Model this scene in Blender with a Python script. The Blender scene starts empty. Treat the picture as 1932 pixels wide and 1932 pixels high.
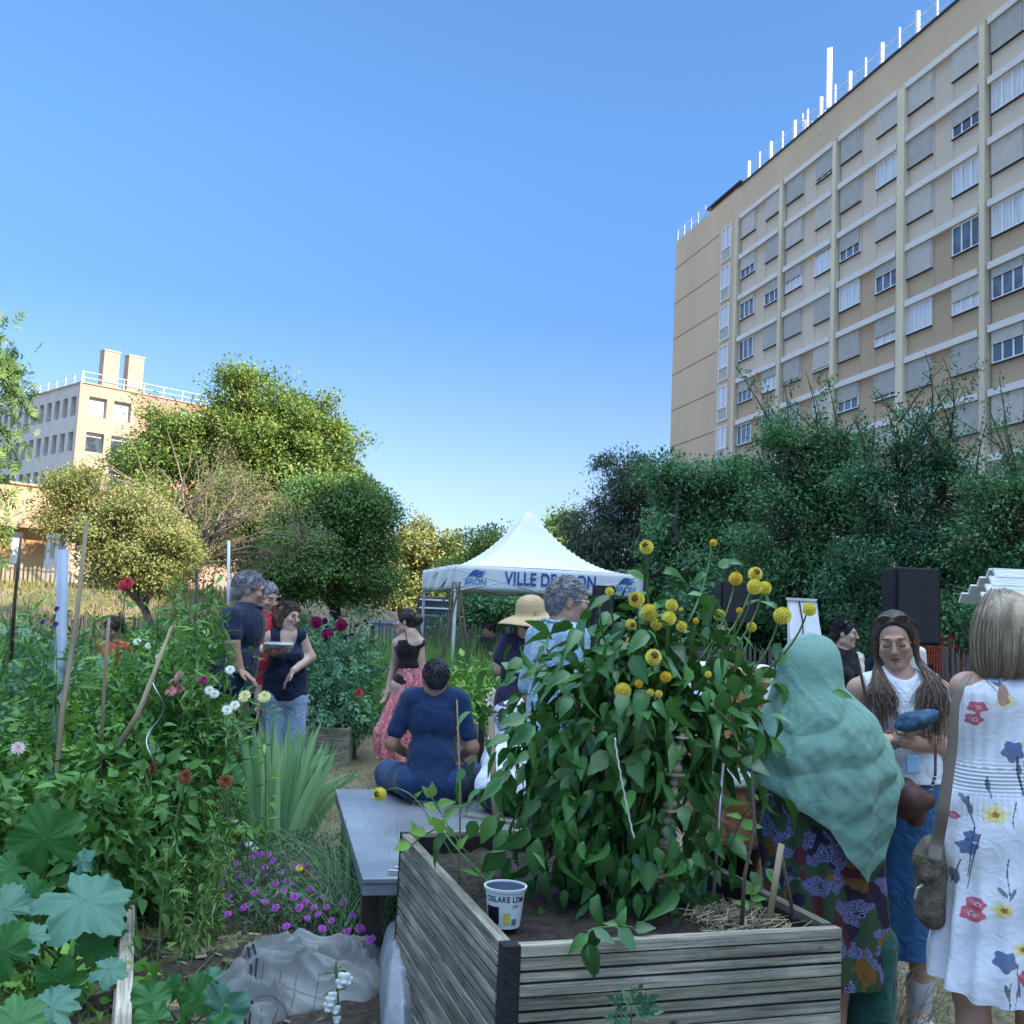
import bpy, math, random
import numpy as np
from mathutils import Vector, Matrix
random.seed(11)
rng = np.random.default_rng(7)
SC = bpy.context.scene
COL = SC.collection
PI = math.pi
R_ = math.radians

# ------------------------------------------------------------ camera
F0 = 1932.0
PITCH, ROLL, CAMH = R_(5.65), R_(2.6), 1.55
FW = np.array([0, math.cos(PITCH), math.sin(PITCH)])
_U = np.array([0, -math.sin(PITCH), math.cos(PITCH)])
_R = np.array([1.0, 0, 0])
RT = math.cos(ROLL) * _R + math.sin(ROLL) * _U
UP = -math.sin(ROLL) * _R + math.cos(ROLL) * _U
cam = bpy.data.cameras.new("camera")
cam.lens = 36.0
cam.sensor_width = 36.0
cam.clip_start = 0.05
cam.clip_end = 2000
camo = bpy.data.objects.new("camera", cam)
COL.objects.link(camo)
camo.matrix_world = Matrix(((RT[0], UP[0], -FW[0], 0), (RT[1], UP[1], -FW[1], 0), (RT[2], UP[2], -FW[2], CAMH), (0, 0, 0, 1)))
SC.camera = camo


def at(px, py, Y):
    d = FW * F0 + RT * (px - 966) + UP * (966 - py)
    return np.array([0, 0, CAMH]) + d * (Y / d[1])


# ------------------------------------------------------------ light
SUN_EL = R_(33.2)
SUN_AZ = math.atan2(0.85, -0.52)          # clockwise from +Y
sdir = Vector((math.sin(SUN_AZ) * math.cos(SUN_EL), math.cos(SUN_AZ) * math.cos(SUN_EL), math.sin(SUN_EL)))
w = bpy.data.worlds.new("World")
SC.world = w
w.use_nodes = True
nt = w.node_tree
nt.nodes.clear()
sky = nt.nodes.new("ShaderNodeTexSky")
sky.sky_type = 'NISHITA'
sky.sun_disc = False
sky.sun_elevation = SUN_EL
sky.sun_rotation = SUN_AZ
sky.altitude = 200
sky.air_density = 1.0
sky.dust_density = 0.0
sky.ozone_density = 3.0
bg = nt.nodes.new("ShaderNodeBackground")
bg.inputs[1].default_value = 0.15
wo = nt.nodes.new("ShaderNodeOutputWorld")
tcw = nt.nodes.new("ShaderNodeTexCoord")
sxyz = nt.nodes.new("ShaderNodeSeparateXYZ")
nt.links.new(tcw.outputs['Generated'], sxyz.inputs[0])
rampw = nt.nodes.new("ShaderNodeValToRGB")          # dims visible sky glare; overhead boosted as added fill light for the shaded garden
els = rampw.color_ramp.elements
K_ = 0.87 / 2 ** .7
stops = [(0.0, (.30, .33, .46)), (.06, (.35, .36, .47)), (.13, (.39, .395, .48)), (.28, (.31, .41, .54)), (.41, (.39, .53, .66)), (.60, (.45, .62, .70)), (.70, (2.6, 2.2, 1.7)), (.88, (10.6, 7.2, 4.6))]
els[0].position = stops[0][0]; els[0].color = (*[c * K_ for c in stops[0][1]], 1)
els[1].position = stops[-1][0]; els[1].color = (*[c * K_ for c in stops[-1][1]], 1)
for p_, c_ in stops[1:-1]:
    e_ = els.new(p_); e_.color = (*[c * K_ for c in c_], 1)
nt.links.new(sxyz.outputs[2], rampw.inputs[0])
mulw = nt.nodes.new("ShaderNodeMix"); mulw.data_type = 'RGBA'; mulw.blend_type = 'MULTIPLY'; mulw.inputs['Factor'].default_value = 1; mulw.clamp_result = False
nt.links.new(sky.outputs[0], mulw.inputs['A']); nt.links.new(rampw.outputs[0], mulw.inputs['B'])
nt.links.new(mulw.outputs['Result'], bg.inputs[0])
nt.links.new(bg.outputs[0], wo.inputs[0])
sl = bpy.data.lights.new("sun", 'SUN')
sl.energy = 2.0
sl.angle = R_(0.55)
sl.color = (1.0, 0.86, 0.68)
so = bpy.data.objects.new("sun", sl)
COL.objects.link(so)
so.rotation_euler = sdir.to_track_quat('Z', 'Y').to_euler()
SC.view_settings.view_transform = 'Standard'
SC.view_settings.look = 'None'
SC.view_settings.exposure = 2.42
SC.view_settings.gamma = 1.0
SC.render.engine = 'CYCLES'
SC.cycles.max_bounces = 6
SC.cycles.transparent_max_bounces = 6


# ------------------------------------------------------------ helpers
def tag(o, label=None, cat=None, group=None, kind=None):
    if label: o["label"] = label
    if cat: o["category"] = cat
    if group: o["group"] = group
    if kind: o["kind"] = kind
    return o


def empty(name, loc=(0, 0, 0), rz=0, label=None, cat=None, group=None):
    o = bpy.data.objects.new(name, None)
    COL.objects.link(o)
    o.location = [float(v) for v in loc]
    o.rotation_euler = (0, 0, rz)
    o.empty_display_size = 0.1
    return tag(o, label, cat, group)


def copy_tree(o, parent=None):
    c = o.copy()
    COL.objects.link(c)
    c.parent = parent
    for ch in [x for x in bpy.data.objects if x.parent == o]:
        copy_tree(ch, c)
    return c


class MB:
    """collects faces, builds ONE mesh object"""
    def __init__(s):
        s.v, s.f, s.t, s.c, s.n = [], [], [], [], 0

    def add(s, v, f, tone=0.5, col=None):
        v = np.asarray(v, dtype=np.float64).reshape(-1, 3)
        fs = f if isinstance(f, list) else [f]
        for a in fs:
            a = np.asarray(a, dtype=np.int64)
            if a.size:
                s.f.append(a + s.n)
        s.v.append(v)
        t = np.broadcast_to(np.asarray(tone, dtype=np.float64), (len(v),))
        s.t.append(t)
        s.c.append(np.broadcast_to(np.asarray((1, 1, 1) if col is None else col, dtype=np.float64), (len(v), 3)))
        s.n += len(v)
        return s

    def box(s, c, d, M=None, tone=0.5, col=None, taper=1.0):
        x, y, z = [q / 2 for q in d]
        v = np.array([[-x, -y, -z], [x, -y, -z], [x, y, -z], [-x, y, -z],
                      [-x * taper, -y * taper, z], [x * taper, -y * taper, z], [x * taper, y * taper, z], [-x * taper, y * taper, z]])
        if M is not None: v = v @ np.asarray(M).T
        v = v + np.asarray(c)
        f = np.array([[0, 3, 2, 1], [4, 5, 6, 7], [0, 1, 5, 4], [1, 2, 6, 5], [2, 3, 7, 6], [3, 0, 4, 7]])
        return s.add(v, f, tone, col)

    def tube(s, P, r, n=6, tone=0.5, cap=True, col=None, flat=1.0):
        P = np.asarray(P, float)
        m = len(P)
        r = np.broadcast_to(np.asarray(r, float), (m,))
        T = np.gradient(P, axis=0)
        T /= np.linalg.norm(T, axis=1)[:, None] + 1e-9
        ref = np.array([0, 0, 1.0]) if abs(T[0][2]) < 0.9 else np.array([1.0, 0, 0])
        a = np.linspace(0, 2 * PI, n, endpoint=False)
        vs = []
        u = np.cross(T[0], ref); u /= np.linalg.norm(u)
        for i in range(m):
            u = u - T[i] * (u @ T[i]); u /= np.linalg.norm(u) + 1e-9
            w_ = np.cross(T[i], u)
            vs.append(P[i] + r[i] * (np.cos(a)[:, None] * u + flat * np.sin(a)[:, None] * w_))
        v = np.concatenate(vs)
        i, j = np.meshgrid(np.arange(m - 1), np.arange(n), indexing='ij')
        f = np.stack([i * n + j, i * n + (j + 1) % n, (i + 1) * n + (j + 1) % n, (i + 1) * n + j], -1).reshape(-1, 4)
        fs = [f]
        if cap and n >= 3:
            fs += [np.arange(n)[::-1][None], ((m - 1) * n + np.arange(n))[None]]
        return s.add(v, fs, tone, col)

    def lathe(s, prof, n=24, c=(0, 0, 0), M=None, tone=0.5, col=None):
        prof = np.asarray(prof, float); m = len(prof)
        a = np.linspace(0, 2 * PI, n, endpoint=False)
        v = np.stack([prof[:, None, 0] * np.cos(a), prof[:, None, 0] * np.sin(a), np.repeat(prof[:, 1:2], n, 1)], -1).reshape(-1, 3)
        if M is not None: v = v @ np.asarray(M).T
        i, j = np.meshgrid(np.arange(m - 1), np.arange(n), indexing='ij')
        f = np.stack([i * n + j, i * n + (j + 1) % n, (i + 1) * n + (j + 1) % n, (i + 1) * n + j], -1).reshape(-1, 4)
        return s.add(v + np.asarray(c), f, tone, col)

    def grid(s, V, tone=0.5, col=None, wrap=False):
        """V (m,n,3)"""
        m, n = V.shape[:2]
        jn = n if wrap else n - 1
        i, j = np.meshgrid(np.arange(m - 1), np.arange(jn), indexing='ij')
        f = np.stack([i * n + j, i * n + (j + 1) % n, (i + 1) * n + (j + 1) % n, (i + 1) * n + j], -1).reshape(-1, 4)
        return s.add(V.reshape(-1, 3), f, tone, None if col is None else np.asarray(col).reshape(-1, 3))

    def build(s, name, mat=None, parent=None, smooth=False, loc=None, rz=None, bevel=0, solid=0):
        me = bpy.data.meshes.new(name)
        if s.n:
            V = np.concatenate(s.v)
            groups = s.f
            nl = sum(g.size for g in groups)
            nf = sum(len(g) for g in groups)
            me.vertices.add(len(V)); me.vertices.foreach_set("co", V.astype(np.float32).ravel())
            me.loops.add(nl); me.polygons.add(nf)
            me.loops.foreach_set("vertex_index", np.concatenate([g.ravel() for g in groups]).astype(np.int32))
            tot = np.concatenate([np.full(len(g), g.shape[1]) for g in groups])
            st = np.concatenate([[0], np.cumsum(tot)[:-1]])
            me.polygons.foreach_set("loop_start", st.astype(np.int32))
            me.polygons.foreach_set("loop_total", tot.astype(np.int32))
            me.polygons.foreach_set("use_smooth", np.full(nf, bool(smooth)))
            me.update(calc_edges=True)
            at_ = me.attributes.new("tone", 'FLOAT', 'POINT')
            at_.data.foreach_set("value", np.concatenate(s.t).astype(np.float32))
            C = np.concatenate(s.c)
            if not np.all(C == 1):
                ca = me.attributes.new("Col", 'FLOAT_COLOR', 'POINT')
                ca.data.foreach_set("color", np.concatenate([C, np.ones((len(C), 1))], 1).astype(np.float32).ravel())
        if mat: me.materials.append(mat)
        o = bpy.data.objects.new(name, me)
        COL.objects.link(o)
        if parent: o.parent = parent
        if loc is not None: o.location = [float(q) for q in loc]
        if rz is not None: o.rotation_euler = (0, 0, rz)
        if solid:
            md = o.modifiers.new("s", 'SOLIDIFY'); md.thickness = solid; md.offset = 0
        if bevel:
            md = o.modifiers.new("b", 'BEVEL'); md.width = bevel; md.segments = 2; md.limit_method = 'ANGLE'
        return o


def rotz(a):
    c, s_ = math.cos(a), math.sin(a)
    return np.array([[c, -s_, 0], [s_, c, 0], [0, 0, 1]])


def rotx(a):
    c, s_ = math.cos(a), math.sin(a)
    return np.array([[1, 0, 0], [0, c, -s_], [0, s_, c]])


def roty(a):
    c, s_ = math.cos(a), math.sin(a)
    return np.array([[c, 0, s_], [0, 1, 0], [-s_, 0, c]])


def snoise(P, f, seed=0):
    """cheap smooth pseudo noise in -1..1"""
    P = np.asarray(P) * f
    o = 0
    r = np.random.default_rng(seed + 100)
    for k in range(4):
        A = r.normal(size=(3, 3)); A /= np.linalg.norm(A, axis=1)[:, None]
        ph = r.uniform(0, 6.28, 3)
        q = P @ A.T * (1 + 0.6 * k) + ph
        o = o + np.sin(q[..., 0] + 1.3 * np.sin(q[..., 1])) * np.cos(q[..., 2]) / (1 + 0.5 * k)
    return o / 2.2


# ------------------------------------------------------------ materials
def _nodes(name):
    m = bpy.data.materials.new(name)
    m.use_nodes = True
    t = m.node_tree
    return m, t, t.nodes["Principled BSDF"], t.nodes, t.links


def mat(name, col, rough=0.75, col2=None, scale=6, var=0.18, bump=0.0, bscale=40, metal=0.0, stretch=(1, 1, 1),
        detail=4, spec=0.4, lo=0.35, hi=0.65, bstretch=None, sub=0.0, attr=False, sheen=0.0, emit=None, trans=0.0):
    m, t, b, N, L = _nodes(name)
    b.inputs['Roughness'].default_value = rough
    b.inputs['Metallic'].default_value = metal
    b.inputs['Specular IOR Level'].default_value = spec
    tc = N.new("ShaderNodeTexCoord")
    mp = N.new("ShaderNodeMapping"); mp.inputs['Scale'].default_value = stretch
    L.new(tc.outputs['Object'], mp.inputs[0])
    nz = N.new("ShaderNodeTexNoise"); nz.inputs['Scale'].default_value = scale; nz.inputs['Detail'].default_value = detail
    L.new(mp.outputs[0], nz.inputs['Vector'])
    cr = N.new("ShaderNodeValToRGB")
    c = np.array(col[:3])
    a = c * (1 - var); d = (c * (1 + var) if col2 is None else np.array(col2))
    if col2 is not None: a = c
    cr.color_ramp.elements[0].position = lo; cr.color_ramp.elements[1].position = hi
    cr.color_ramp.elements[0].color = (*np.clip(a, 0, 1), 1)
    cr.color_ramp.elements[1].color = (*np.clip(d, 0, 1), 1)
    L.new(nz.outputs['Fac'], cr.inputs[0])
    out = cr.outputs[0]
    if attr:
        an = N.new("ShaderNodeAttribute"); an.attribute_name = "Col"
        mx = N.new("ShaderNodeMix"); mx.data_type = 'RGBA'; mx.blend_type = 'MULTIPLY'; mx.inputs['Factor'].default_value = 1
        L.new(out, mx.inputs['A']); L.new(an.outputs['Color'], mx.inputs['B']); out = mx.outputs['Result']
    L.new(out, b.inputs['Base Color'])
    if bump:
        nb = N.new("ShaderNodeTexNoise"); nb.inputs['Scale'].default_value = bscale; nb.inputs['Detail'].default_value = 5
        mp2 = N.new("ShaderNodeMapping"); mp2.inputs['Scale'].default_value = bstretch or stretch
        L.new(tc.outputs['Object'], mp2.inputs[0]); L.new(mp2.outputs[0], nb.inputs['Vector'])
        bp = N.new("ShaderNodeBump"); bp.inputs['Strength'].default_value = bump; bp.inputs['Distance'].default_value = 0.02
        L.new(nb.outputs['Fac'], bp.inputs['Height']); L.new(bp.outputs[0], b.inputs['Normal'])
    if sub:
        b.inputs['Subsurface Weight'].default_value = sub
        b.inputs['Subsurface Radius'].default_value = (0.02, 0.008, 0.004)
        b.inputs['Subsurface Scale'].default_value = 0.3
    if sheen:
        b.inputs['Sheen Weight'].default_value = sheen
    if trans:
        tr = N.new("ShaderNodeBsdfTranslucent"); L.new(out, tr.inputs[0])
        ms = N.new("ShaderNodeMixShader"); ms.inputs[0].default_value = trans
        L.new(b.outputs[0], ms.inputs[1]); L.new(tr.outputs[0], ms.inputs[2])
        L.new(ms.outputs[0], N["Material Output"].inputs[0])
    return m


def leafmat(name, c1, c2, c3=None, rough=0.5, trans=0.2, spec=0.25, vein=None):
    """leaf colour differs leaf by leaf through the 'tone' attribute"""
    m, t, b, N, L = _nodes(name)
    an = N.new("ShaderNodeAttribute"); an.attribute_name = "tone"
    cr = N.new("ShaderNodeValToRGB")
    cr.color_ramp.elements[0].color = (*c1, 1)
    cr.color_ramp.elements[1].color = (*(c3 or c2), 1)
    if c3 is not None:
        e = cr.color_ramp.elements.new(0.8); e.color = (*c2, 1)
    L.new(an.outputs['Fac'], cr.inputs[0])
    b.inputs['Roughness'].default_value = rough
    b.inputs['Specular IOR Level'].default_value = spec
    L.new(cr.outputs[0], b.inputs['Base Color'])
    tr = N.new("ShaderNodeBsdfTranslucent")
    hs = N.new("ShaderNodeHueSaturation"); hs.inputs['Hue'].default_value = 0.48; hs.inputs['Saturation'].default_value = 1.15; hs.inputs['Value'].default_value = 1.3
    L.new(cr.outputs[0], hs.inputs['Color']); L.new(hs.outputs[0], tr.inputs[0])
    ms = N.new("ShaderNodeMixShader"); ms.inputs[0].default_value = trans
    L.new(b.outputs[0], ms.inputs[1]); L.new(tr.outputs[0], ms.inputs[2])
    L.new(ms.outputs[0], N["Material Output"].inputs[0])
    return m


M = {}
M['bark'] = mat('bark', (.07, .055, .042), .9, scale=12, var=.4, bump=.5, bscale=30, stretch=(1, 1, .25))
M['bark_pale'] = mat('bark_pale', (.20, .165, .12), .9, scale=12, var=.35, bump=.4, bscale=30, stretch=(1, 1, .3))
M['wood_grey'] = mat('wood_grey', (.17, .165, .135), .85, col2=(.30, .285, .235), scale=5, bump=.5, bscale=14, stretch=(1, 14, 14), lo=.3, hi=.7)
M['white_paint'] = mat('white_paint', (.75, .75, .74), .5, var=.06)
M['metal_white'] = mat('metal_white', (.62, .63, .64), .4, var=.06)
M['black'] = mat('black_plastic', (.012, .012, .015), .55, var=.2)
M['dark_metal'] = mat('dark_metal', (.03, .03, .033), .5, var=.2, metal=.5)
M['steel'] = mat('steel', (.45, .46, .48), .35, var=.1, metal=.8)
M['bamboo'] = mat('bamboo', (.23, .17, .10), .7, col2=(.34, .27, .17), scale=8, stretch=(1, 1, .3), bump=.2)
M['soil'] = mat('soil', (.022, .016, .012), .95, col2=(.06, .045, .033), scale=25, bump=1.0, bscale=60)

# ============================================================ GROUND
AL = R_(13.9)
GU = np.array([math.cos(AL), math.sin(AL), 0]); GV = np.array([-math.sin(AL), math.cos(AL), 0])


def ground_material():
    m, t, b, N, L = _nodes('dry_ground')
    tc = N.new("ShaderNodeTexCoord")
    n1 = N.new("ShaderNodeTexNoise"); n1.inputs['Scale'].default_value = 0.5; n1.inputs['Detail'].default_value = 5
    n2 = N.new("ShaderNodeTexNoise"); n2.inputs['Scale'].default_value = 22; n2.inputs['Detail'].default_value = 6
    for n in (n1, n2): L.new(tc.outputs['Object'], n.inputs['Vector'])
    r1 = N.new("ShaderNodeValToRGB")
    r1.color_ramp.elements[0].position = .42; r1.color_ramp.elements[0].color = (.23, .18, .115, 1)
    r1.color_ramp.elements[1].position = .62; r1.color_ramp.elements[1].color = (.10, .115, .045, 1)
    r2 = N.new("ShaderNodeValToRGB")
    r2.color_ramp.elements[0].position = .35; r2.color_ramp.elements[0].color = (.45, .45, .45, 1)
    r2.color_ramp.elements[1].position = .65; r2.color_ramp.elements[1].color = (1.25, 1.2, 1.15, 1)
    L.new(n1.outputs[0], r1.inputs[0]); L.new(n2.outputs[0], r2.inputs[0])
    mx = N.new("ShaderNodeMix"); mx.data_type = 'RGBA'; mx.blend_type = 'MULTIPLY'; mx.inputs['Factor'].default_value = 1
    L.new(r1.outputs[0], mx.inputs['A']); L.new(r2.outputs[0], mx.inputs['B']); L.new(mx.outputs['Result'], b.inputs['Base Color'])
    bp = N.new("ShaderNodeBump"); bp.inputs['Strength'].default_value = .8; bp.inputs['Distance'].default_value = .03
    L.new(n2.outputs[0], bp.inputs['Height']); L.new(bp.outputs[0], b.inputs['Normal'])
    b.inputs['Roughness'].default_value = .95
    return m


mb = MB()
gx = np.concatenate([np.linspace(-900, -40, 12), np.linspace(-38, 38, 90), np.linspace(40, 900, 12)])
gy = np.concatenate([np.linspace(-200, -6, 8), np.linspace(-5, 60, 90), np.linspace(64, 1500, 14)])
X, Y = np.meshgrid(gx, gy, indexing='ij')


def smooth01(t):
    t = np.clip(t, 0, 1); return t * t * (3 - 2 * t)


def bank(x, y):
    return 1.72 * smooth01((y - 17.5) / 8.0) * smooth01((-x - 4.2) / 3.0) * (1 - 0.5 * smooth01((y - 50) / 30))


Z = bank(X, Y) + 0.03 * np.sin(X * 1.3 + Y) * np.cos(Y * 1.7) * (np.hypot(X, Y) < 40)
mb.grid(np.stack([X, Y, Z], -1).transpose(1, 0, 2))
tag(mb.build('ground', ground_material(), smooth=True), kind='structure')


def gz(x, y): return float(bank(np.array(x), np.array(y)))


# sunny lawn on the bank: short grass blades as stuff
def blades(n, xs, ys, h, wd, zfun=None, lean=.35):
    x = xs(n); y = ys(n)
    z = np.zeros(n) if zfun is None else zfun(x, y)
    hh = h * rng.uniform(.5, 1.2, n); a = rng.uniform(0, 2 * PI, n); l = rng.normal(0, lean, (n, 2)) * hh[:, None]
    dx, dy = np.cos(a) * wd, np.sin(a) * wd
    v = np.stack([np.stack([x - dx, y - dy, z - .01], -1), np.stack([x + dx, y + dy, z - .01], -1),
                  np.stack([x + l[:, 0], y + l[:, 1], z + hh], -1)], 1).reshape(-1, 3)
    return v, np.arange(3 * n).reshape(n, 3), np.repeat(rng.uniform(0, 1, n), 3)


M['lawn'] = leafmat('lawn', (.16, .17, .045), (.30, .27, .09), rough=.7)
M['drygrass'] = leafmat('drygrass', (.20, .16, .10), (.36, .30, .19), (.12, .15, .05), rough=.8, trans=.2)
mb = MB()
mb.add(*blades(26000, lambda n: rng.uniform(-20, -4.5, n), lambda n: rng.uniform(16, 30, n), .12, .02, bank))
tag(mb.build('lawn', M['lawn']), kind='stuff', label='sunlit short grass covering the bank behind the left fence', cat='grass')
mb = MB()
mb.add(*blades(30000, lambda n: rng.uniform(-2.4, 4.4, n), lambda n: 3.0 + 9.5 * rng.uniform(0, 1, n) ** 1.3, .05, .004, None, .9))
tag(mb.build('dry_grass', M['drygrass']), kind='stuff', label='dry trodden grass on the garden path between the beds', cat='grass')
# bare garden soil of the plots
mb = MB()
sx, sy = np.meshgrid(np.linspace(-4.8, -.15, 70), np.linspace(1.2, 6.2, 70), indexing='ij')
sv = np.stack([sx, sy, .02 + .03 * snoise(np.stack([sx, sy, sx * 0], -1), 9, 3) + .02 * snoise(np.stack([sx, sy, sx * 0], -1), 31, 5)], -1)
mb.grid(sv.transpose(1, 0, 2))
tag(mb.build('garden_soil', M['soil'], smooth=True), kind='structure')

# ============================================================ RIGHT BUILDING
P0 = np.array([32.0, 0, 0]); NV = np.array([-math.cos(AL), -math.sin(AL), 0])
# building local frame: x = along facade (s), y = outward normal, z up
def bpt(s, o, z): return P0 + GV * s + NV * o + np.array([0, 0, z])
BM = np.stack([GV, NV, [0, 0, 1]], 1)


def stucco(name, c, c2, streak=True):
    return mat(name, c, .9, col2=c2, scale=.35, bump=.15, bscale=8, stretch=(1, 1, .22) if streak else (1, 1, 1), lo=.3, hi=.75)


M['b_ochre'] = stucco('ochre_render', (.50, .395, .28), (.57, .45, .325))
M['b_parapet'] = stucco('parapet_render', (.48, .385, .27), (.56, .45, .32))
M['b_panel'] = stucco('panel_grey', (.50, .44, .36), (.57, .50, .42))
M['b_panel2'] = stucco('panel_brown', (.39, .30, .21), (.45, .345, .245))
M['b_pilaster'] = mat('pilaster_yellow', (.60, .54, .41), .85, scale=.8, var=.1, stretch=(1, 1, .3))
M['b_band'] = mat('band_white', (.62, .62, .62), .8, col2=(.47, .47, .47), scale=.6, lo=.5, hi=.9, stretch=(.5, 1, 4))
M['b_frame'] = mat('window_frame_white', (.72, .73, .75), .45, var=.04)
M['shutter'] = mat('roller_shutter', (.34, .345, .33), .6, col2=(.40, .405, .39), scale=3, bump=.0)
M['shutter2'] = mat('roller_shutter_pale', (.44, .43, .40), .6, col2=(.50, .49, .455), scale=3)


def glassmat(name, c, rough=.08):
    m, t, b, N, L = _nodes(name)
    tc = N.new("ShaderNodeTexCoord"); nz = N.new("ShaderNodeTexNoise"); nz.inputs['Scale'].default_value = 1.3
    L.new(tc.outputs['Object'], nz.inputs['Vector'])
    cr = N.new("ShaderNodeValToRGB"); cr.color_ramp.elements[0].position = .42; cr.color_ramp.elements[1].position = .6
    cr.color_ramp.elements[0].color = (*[q * .45 for q in c], 1); cr.color_ramp.elements[1].color = (*c, 1)
    L.new(nz.outputs[0], cr.inputs[0]); L.new(cr.outputs[0], b.inputs['Base Color'])
    b.inputs['Roughness'].default_value = rough; b.inputs['Specular IOR Level'].default_value = .8
    return m


M['glass'] = glassmat('window_glass', (.10, .13, .17))
M['curtain'] = mat('curtain', (.42, .46, .52), .3, col2=(.62, .66, .70), scale=9, stretch=(6, 1, .1), spec=.8)
M['dark_open'] = mat('dark_room', (.02, .022, .026), .8)

blk = empty('apartment_block', (0, 0, 0), 0, 'tall ochre apartment block with white bands and rows of roller shutters', 'building')
ZT, PITCHF = 31.9, 2.9
SL, SR = 82.3, -30.0
mb = MB()
def bx(mb, s0, s1, o0, o1, z0, z1, **k):
    c = bpt((s0 + s1) / 2, (o0 + o1) / 2, (z0 + z1) / 2)
    mb.box(c, (abs(s1 - s0), abs(o1 - o0), abs(z1 - z0)), BM, **k)
bx(mb, SR, SL, -14, -0.35, 0, ZT - .1)
mb.build('wall', M['b_ochre'], blk)
mb = MB(); bx(mb, 71.3, SL, -.35, 0, 0, ZT)                      # blank end bay
# opening for stair windows is framed by proud pieces
mb.build('end_wall', M['b_ochre'], blk)
mb = MB()
for k in range(0, 10):
    z = 29.62 - k * PITCHF
    bx(mb, 74.3, SL, 0.0, .012, z - .035, z + .035)
mb.build('joint', mat('joint_line', (.22, .15, .09), .9), blk)
mb = MB(); bx(mb, SR, 71.3, -.35, 0.04, 29.8, ZT); mb.build('parapet', M['b_parapet'], blk)
mb = MB(); bx(mb, SR, 71.25, -.5, 0.12, ZT, ZT + .12); mb.build('coping', M['dark_metal'], blk)
for (s_, z_) in ((60.3, 30.9), (61.1, 30.9), (60.3, 30.2), (61.1, 30.2), (56.0, 31.0), (56.8, 31.0), (56.3, 30.6)):
    mb = MB(); bx(mb, s_, s_ + .42, .04, .055, z_, z_ + .12); mb.build('vent_slot', M['b_panel'], blk)
# bands
mb = MB()
tops = [29.75 - k * PITCHF for k in range(0, 9)]
for z in tops:
    for k in range(17):
        s1 = 71.0 - k * 6.2; s0 = s1 - 6.2
        if z == tops[0]:
            bx(mb, s0 + .35, s1 - .3, -.1, .2, z - .32, z)
        else:
            bx(mb, s0 + .35, s1 - .3, -.1, .2, z - .32, z)
mb.build('band', M['b_band'], blk)
# pilasters
mb = MB()
for k in range(17):
    s = 71.0 - k * 6.2
    wd = .20 if k != 3 else .42
    bx(mb, s - wd, s + .18, -.2, .26, 0, 29.6)
mb.build('pilaster', M['b_pilaster'], blk)
# infill panels
mbA, mbB, mbJ = MB(), MB(), MB()
for k in range(17):
    s1 = 71.0 - k * 6.2 - .35
    for i, z in enumerate(tops):
        t_ = MB
        zt, zb = z - .32, z - PITCHF
        tgt = mbA if i < 4 - (k in (1, 2)) * 0 else mbB
        if i == 3: tgt = mbA if k in (0, 1) else (mbB if k > 1 else mbA)
        bx(tgt, s1 - 5.5, s1, -.2, -.02, zb, zt)
        for ss in (s1 - 2.15, s1 - 3.55): bx(tgt, ss - .03, ss + .03, -.02, 0.0, zb, zt)
mbA.build('facade_panel', M['b_panel'], blk)
mbB.build('facade_panel', M['b_panel2'], blk)

# windows: shutter fraction per (floor, bay, side)
rs = random.Random(5)
fixed = {
    (0, 0, 0): 1.0, (0, 0, 1): .95, (0, 1, 0): .95, (0, 1, 1): .88, (0, 2, 0): 1, (0, 2, 1): 1, (0, 3, 0): 1, (0, 3, 1): 1, (0, 4, 0): 1,
    (1, 0, 0): .6, (1, 0, 1): 1, (1, 1, 0): 1, (1, 1, 1): 1, (1, 2, 0): .95, (1, 2, 1): 0, (1, 3, 0): 1, (1, 3, 1): .6, (1, 4, 0): 0,
    (2, 0, 0): .25, (2, 0, 1): .5, (2, 1, 0): .5, (2, 1, 1): .1, (2, 2, 0): .6, (2, 2, 1): 1, (2, 3, 0): 1, (2, 3, 1): 0, (2, 4, 0): 1,
    (3, 0, 0): 0, (3, 0, 1): 1, (3, 1, 0): 1, (3, 1, 1): 1, (3, 2, 0): 0, (3, 2, 1): .4, (3, 3, 0): 1, (3, 3, 1): 0, (3, 4, 0): 0,
    (4, 0, 0): .5, (4, 0, 1): .35, (4, 1, 0): .9, (4, 1, 1): .9, (4, 2, 0): 1, (4, 2, 1): .65, (4, 3, 0): 0, (4, 3, 1): .55, (4, 4, 0): .3,
    (5, 0, 0): .1, (5, 0, 1): .9, (5, 1, 0): .9, (5, 1, 1): 1, (5, 2, 0): .6, (5, 2, 1): .85, (5, 3, 0): 1, (5, 3, 1): 1, (5, 4, 0): .4,
    (6, 3, 0): 0, (6, 3, 1): 1, (6, 4, 0): 1, (7, 4, 0): 0, (7, 3, 1): .2}


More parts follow.
